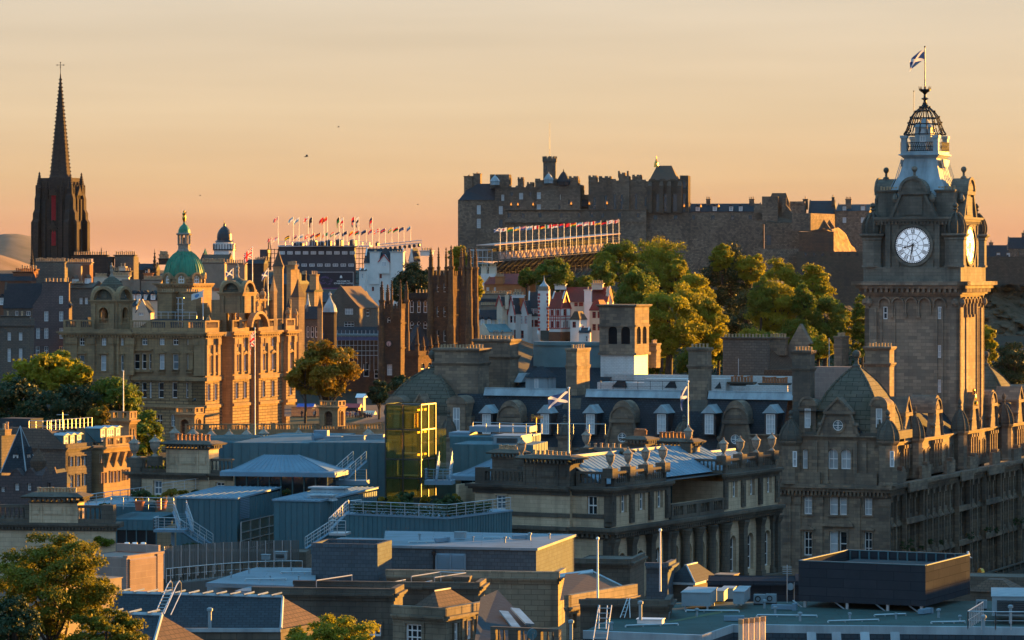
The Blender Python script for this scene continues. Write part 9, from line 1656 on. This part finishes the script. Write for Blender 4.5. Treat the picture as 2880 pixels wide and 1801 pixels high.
def bird(px,py,Y,s,lab,cat='bird',perched=False):
 q=P(px,py,Y);m=MB()
 if perched:m.lathe(q,[(.02,0),(.1*s,.05*s),(.14*s,.2*s),(.1*s,.36*s),(.07*s,.42*s),(.08*s,.5*s),(.02,.56*s)],8);m.tube(q+Vector((0,0,.5*s)),q+Vector((-.16*s,0,.47*s)),.03*s,5,.01);m.tube(q+Vector((.05*s,0,.15*s)),q+Vector((.3*s,0,.05*s)),.06*s,5,.02)
 else:
  m.tube(q+Vector((-.3*s,0,0)),q+Vector((.3*s,0,.02)),.09*s,6,.03)
  for e in(-1,1):m.add([q+Vector((-.1*s,0,.05)),q+Vector((.16*s,0,.05)),q+Vector((.2*s,e*.3*s,.28*s)),q+Vector((.05*s,e*.75*s,.2*s)),q+Vector((-.08*s,e*.35*s,.3*s))],[(0,1,2,4),(4,2,3)])
 return solo('bird',lab,cat,m,M_WHITE if perched else M_BLACKP,tuple(q),'birds')
for px,py,Y,s,lab in((952,358,500,.5,'small bird flying highest in the sky'),(862,441,420,.8,'bird flying with spread wings left of the castle'),(563,551,600,.5,'tiny bird low over the old town'),(1175,576,560,.5,'tiny bird beside the castle palace'),(547,1128,560,1.3,'gull flying before the bank corner')):bird(px,py,Y,s,lab)
bird(2723,1572,250,1.0,'white gull perched on the corner of the charcoal screen',perched=True);bird(1513,942,420,1.0,'gull perched on a stack before the red houses',perched=True)
# ---------------------------------------------------------------- small clutter on the flat roofs
def on(px,py,zz):return P(px,py,(CZ-zz)*F/(py-HY))
def clutter(kind,lab,spots,zz,s=1.0):
 for px,py in spots:
  q=on(px,py,zz);t=T(kind,lab,kind.replace('_',' '),q,kind.replace('_',' ')+'s: '+lab);r=rnd.uniform(.8,1.25)*s
  if kind=='vent_stub':t.part('pipe',MB().lathe(q,[(.07*r,-.05),(.07*r,.35*r),(.13*r,.38*r),(.13*r,.48*r),(.03,.52*r)],8),M_HVAC)
  elif kind=='duct':f=Fr(0,0,rnd.uniform(-25,60),at=(q.x,q.y));m=MB().box(f,-.9*r,.9*r,-.2,.2,q.z+.06,q.z+.36);m.box(f,.9*r,1.25*r,-.25,.25,q.z,q.z+.6*r);t.part('duct',m,M_ZROOF)
  elif kind=='condenser':f=Fr(0,0,-14,at=(q.x,q.y));m=MB().box(f,-.45*r,.45*r,-.3,.02,q.z+.1,q.z+.85*r);c=t.part('casing',m,M_HVAC);t.part('fan',MB().arc(f,-.08,q.z+.48*r,.16*r,.022,.05,.08*r,0,360,14),M_IRON,c);t.part('foot',MB().box(f,-.45*r,.45*r,-.3,0,q.z,q.z+.098),M_IRON)
  elif kind=='cable_tray':
   m=MB();d=Vector((rnd.uniform(2,4),rnd.uniform(-.6,1.2),0));m.tube(q+Vector((0,0,.12)),q+d+Vector((0,0,.12)),.05,4);m.tube(q+Vector((0,.18,.12)),q+d+Vector((0,.18,.12)),.035,4)
   for k in range(4):p=q+d*(k/3);m.tube(p+Vector((0,-.05,0)),p+Vector((0,.25,.08)),.05,4)
   t.part('tray',m,M_GALV)
ZG=26.9
clutter('vent_stub','small grey vent stub standing on the green felt roof',[(1880,1740),(1960,1735),(2180,1730),(2250,1748),(2390,1745),(2520,1742),(2640,1738),(2150,1712),(1720,1772),(2700,1752)],ZG)
clutter('cable_tray','pipe run lying on the green felt roof',[(1930,1722),(2130,1735),(2330,1752),(2460,1735),(2620,1755),(1760,1765)],ZG);clutter('condenser','small fan condenser on the green felt roof',[(2135,1702),(2168,1700),(2760,1716)],ZG,.8);clutter('duct','low grey duct on the green felt roof',[(2200,1716),(2600,1728),(2060,1748)],ZG,.7)
zs=SB[5]+.2;clutter('vent_stub','small vent stub on the pale flat roof of the slate block',[(1180,1520),(1330,1522),(1420,1527),(1490,1520),(1545,1516)],zs);clutter('duct','low duct on the pale flat roof of the slate block',[(1240,1526),(1460,1518)],zs,.7);clutter('cable_tray','pipe run on the pale flat roof of the slate block',[(1150,1528),(1360,1516)],zs)
zd=CZ-(1640-HY)*254/F;clutter('vent_stub','tiny vent stub on the broad pale flat roof',[(650,1625),(700,1612),(760,1630),(820,1608),(840,1632)],zd,.7);clutter('cable_tray','pipe run on the broad pale flat roof',[(690,1634),(790,1614)],zd)
# ---------------------------------------------------------------- evening haze
m_=bpy.data.materials.new('haze');m_.use_nodes=True;t_=m_.node_tree;t_.nodes.clear();o_=nn(t_,'ShaderNodeOutputMaterial');v_=nn(t_,'ShaderNodeVolumePrincipled');v_.inputs['Color'].default_value=(.9,.9,.92,1);v_.inputs['Density'].default_value=0.35e-5;v_.inputs['Anisotropy'].default_value=.2;t_.links.new(v_.outputs[0],o_.inputs['Volume'])
hz=MB().box(Fr(0,0,0,at=(0,0)),-31000,31000,-46000,3500,-12,190);solo('haze',None,None,hz,m_,(0,0,0),kind='stuff')
# ---------------------------------------------------------------- terraces added unseen on the street's north side, sized to throw the evening shade
def terrace(name,lab,u0,u1,off,h,base=Fr(2490,428,-23).right()):
 t=T(name,lab,'terrace',base.p((u0+u1)/2,off+8,0));f=Fr(0,0,base.ang+180,at=base.p(u1,off,0)[:2])
 facade(t,f,0,u1-u0,0,h-1,grid([2.5+3.4*i for i in range(int((u1-u0-3)/3.4))],1.3,[(h-5,h-2.6,'s'),(h-9.5,h-6.6,'s')],'sx'),M_SAND)
 m=MB();cornice(m,f,0,u1-u0,h,1,.7);m.box(f,0,u1-u0,-14,-.4,0,h-.02);t.part('roof',m,M_SLATE);return t
terrace('shade_terrace','unseen stone terrace opposite the hotel, added to shade the street',-70,20,46,35.5);terrace('shade_terrace','further unseen stone terrace added for its shade on the hotel',22,120,40,31.5);terrace('shade_terrace','last unseen stone terrace added for evening shade at the far end',122,230,40,30)
terrace('shade_terrace','lower unseen stone terrace added to shade the near roofs',0,92,0,31.9,Fr(0,0,70,at=(63,236)))
